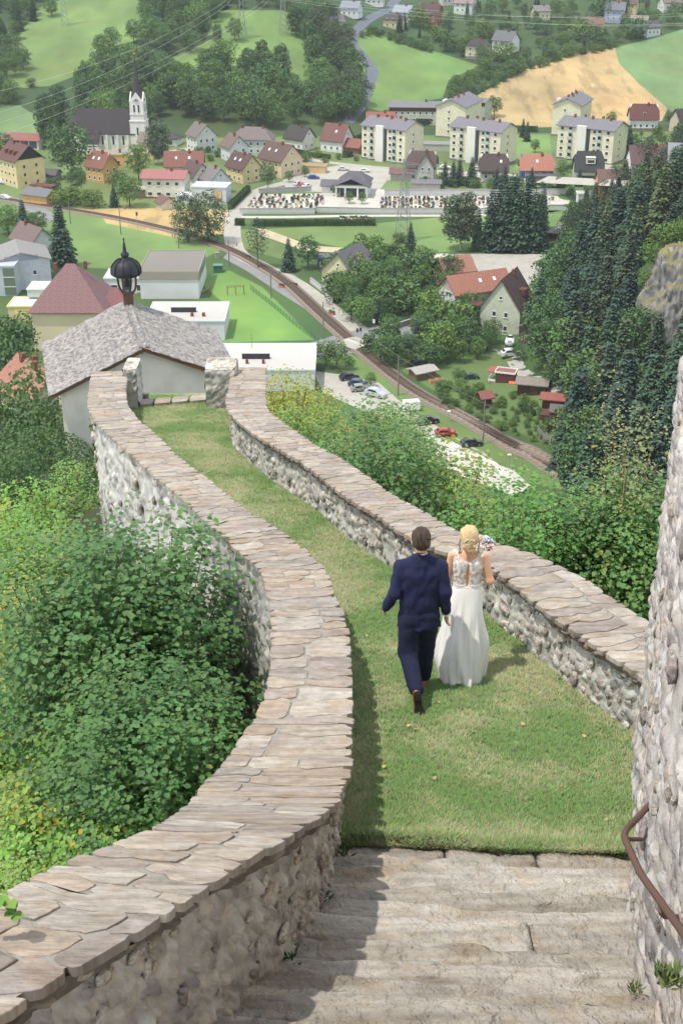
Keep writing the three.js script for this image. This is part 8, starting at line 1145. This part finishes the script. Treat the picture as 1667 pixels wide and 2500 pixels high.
  const cf = blob(curls, 0.010), hairF = (x, y, z) => Math.min(Math.max(smin(ell(x, y, z, 0, 1.625, 0.0, 0.092, 0.092, 0.104), ell(x, y, z, 0, 1.575, 0.055, 0.078, 0.062, 0.055), 0.025) + 0.004 * Math.sin(x * 90 + y * 30) + 0.006 * fbm(x * 30, y * 14, z * 30, 2), 1.60 - y - (z + 0.012) * 1.35), cf(x, y, z) + 0.003 * Math.sin(x * 220 + y * 160));
  part('hair', surfaceNet(hairF, [-0.13, 1.44, -0.15], [0.13, 1.75, 0.16], 0.006), blond, t);
  for (const [x, k] of [[-0.083, 1], [0.085, -1], [-0.078, 0.4]]) part('hair_strand', new THREE.TubeGeometry(new THREE.CatmullRomCurve3([V(x, 1.60, 0.02), V(x * 1.18, 1.53, 0.02 + 0.01 * k), V(x * 1.05, 1.47, 0.035), V(x * 1.3 - 0.02 * k, 1.41, 0.03)]), 14, 0.006, 5), blond, t);
  part('hair_clip', new THREE.TorusGeometry(0.05, 0.005, 5, 20, 2.6).rotateZ(0.27).translate(0, 1.575, 0.105), cloth('#efe6d6', 0.4), t);
  // shoes under the hem
  for (const x of [-0.06, 0.08]) { const g = surfaceNet(blob([[x, 0.05, 0.03, 0.03, x, 0.03, -0.12, 0.028]], 0.02), [x - 0.06, -0.02, -0.2], [x + 0.06, 0.12, 0.1], 0.008); part('shoe', g, material('#5d4a4c', 'plain', 0.5), t); }
  // bouquet in her hand
  const b = thing('bouquet', 'bouquet of white and pale flowers held in front of the lace dress', 'bouquet', t.localToWorld ? V(t.position.x + 0.175, t.position.y + 1.25, t.position.z - 0.33) : t.position), fm = ['#f2efe8', '#f0dcd6', '#e8e4d0', '#c9d2e2', '#efe9e0'].map((c) => cloth(c, 0.8)), q = rng(17); b.scale.setScalar(1.25);
  const petal = (() => { const L = leafSet(); for (let k = 0; k < 14; k++) { const a = k * 2.4, e = 0.25 + 0.055 * k, d = V(Math.cos(a) * e, 1.0 - 0.05 * k, Math.sin(a) * e).normalize(); addLeaf(L, V(0, 0, 0), d, V(-Math.cos(a), 0.6, -Math.sin(a)).normalize(), 0.032, 0.030, [1, 1, 1], true); } return leafGeo(L); })();
  for (let k = 0; k < 22; k++) { const a = k * 2.4, e = 0.088 * Math.sqrt((k + 0.5) / 22), f = part('flower', petal, fm[k % 5], b); f.position.set(Math.cos(a) * e, 0.06 + 0.05 * (1 - e * e / 0.008) + 0.01 * q(), Math.sin(a) * e); f.rotation.set((q() - 0.5) + Math.sin(a) * 0.6, q() * 6, -Math.cos(a) * 0.6); f.scale.setScalar(0.8 + 0.5 * q()); }
  const lf = leafSet(); for (let k = 0; k < 46; k++) { const a = q() * 6.28; addLeaf(lf, V(Math.cos(a) * 0.05, 0.03 + 0.05 * q(), Math.sin(a) * 0.05), V(Math.cos(a), 0.3 + 0.5 * q(), Math.sin(a)).normalize(), V(0, 1, 0), 0.06, 0.025, tint(q, [0.13, 0.20, 0.08], 0.4)); } part('leaves', leafGeo(lf), farLeaf, b); part('stems', new THREE.CylinderGeometry(0.016, 0.022, 0.16, 8).translate(0, -0.04, 0), material('#6f8a52', 'plain', 0.8), b);
}

scene.traverse((o) => { if (o.isMesh) { o.castShadow = true; o.receiveShadow = true; } });
renderer.render(scene, camera);
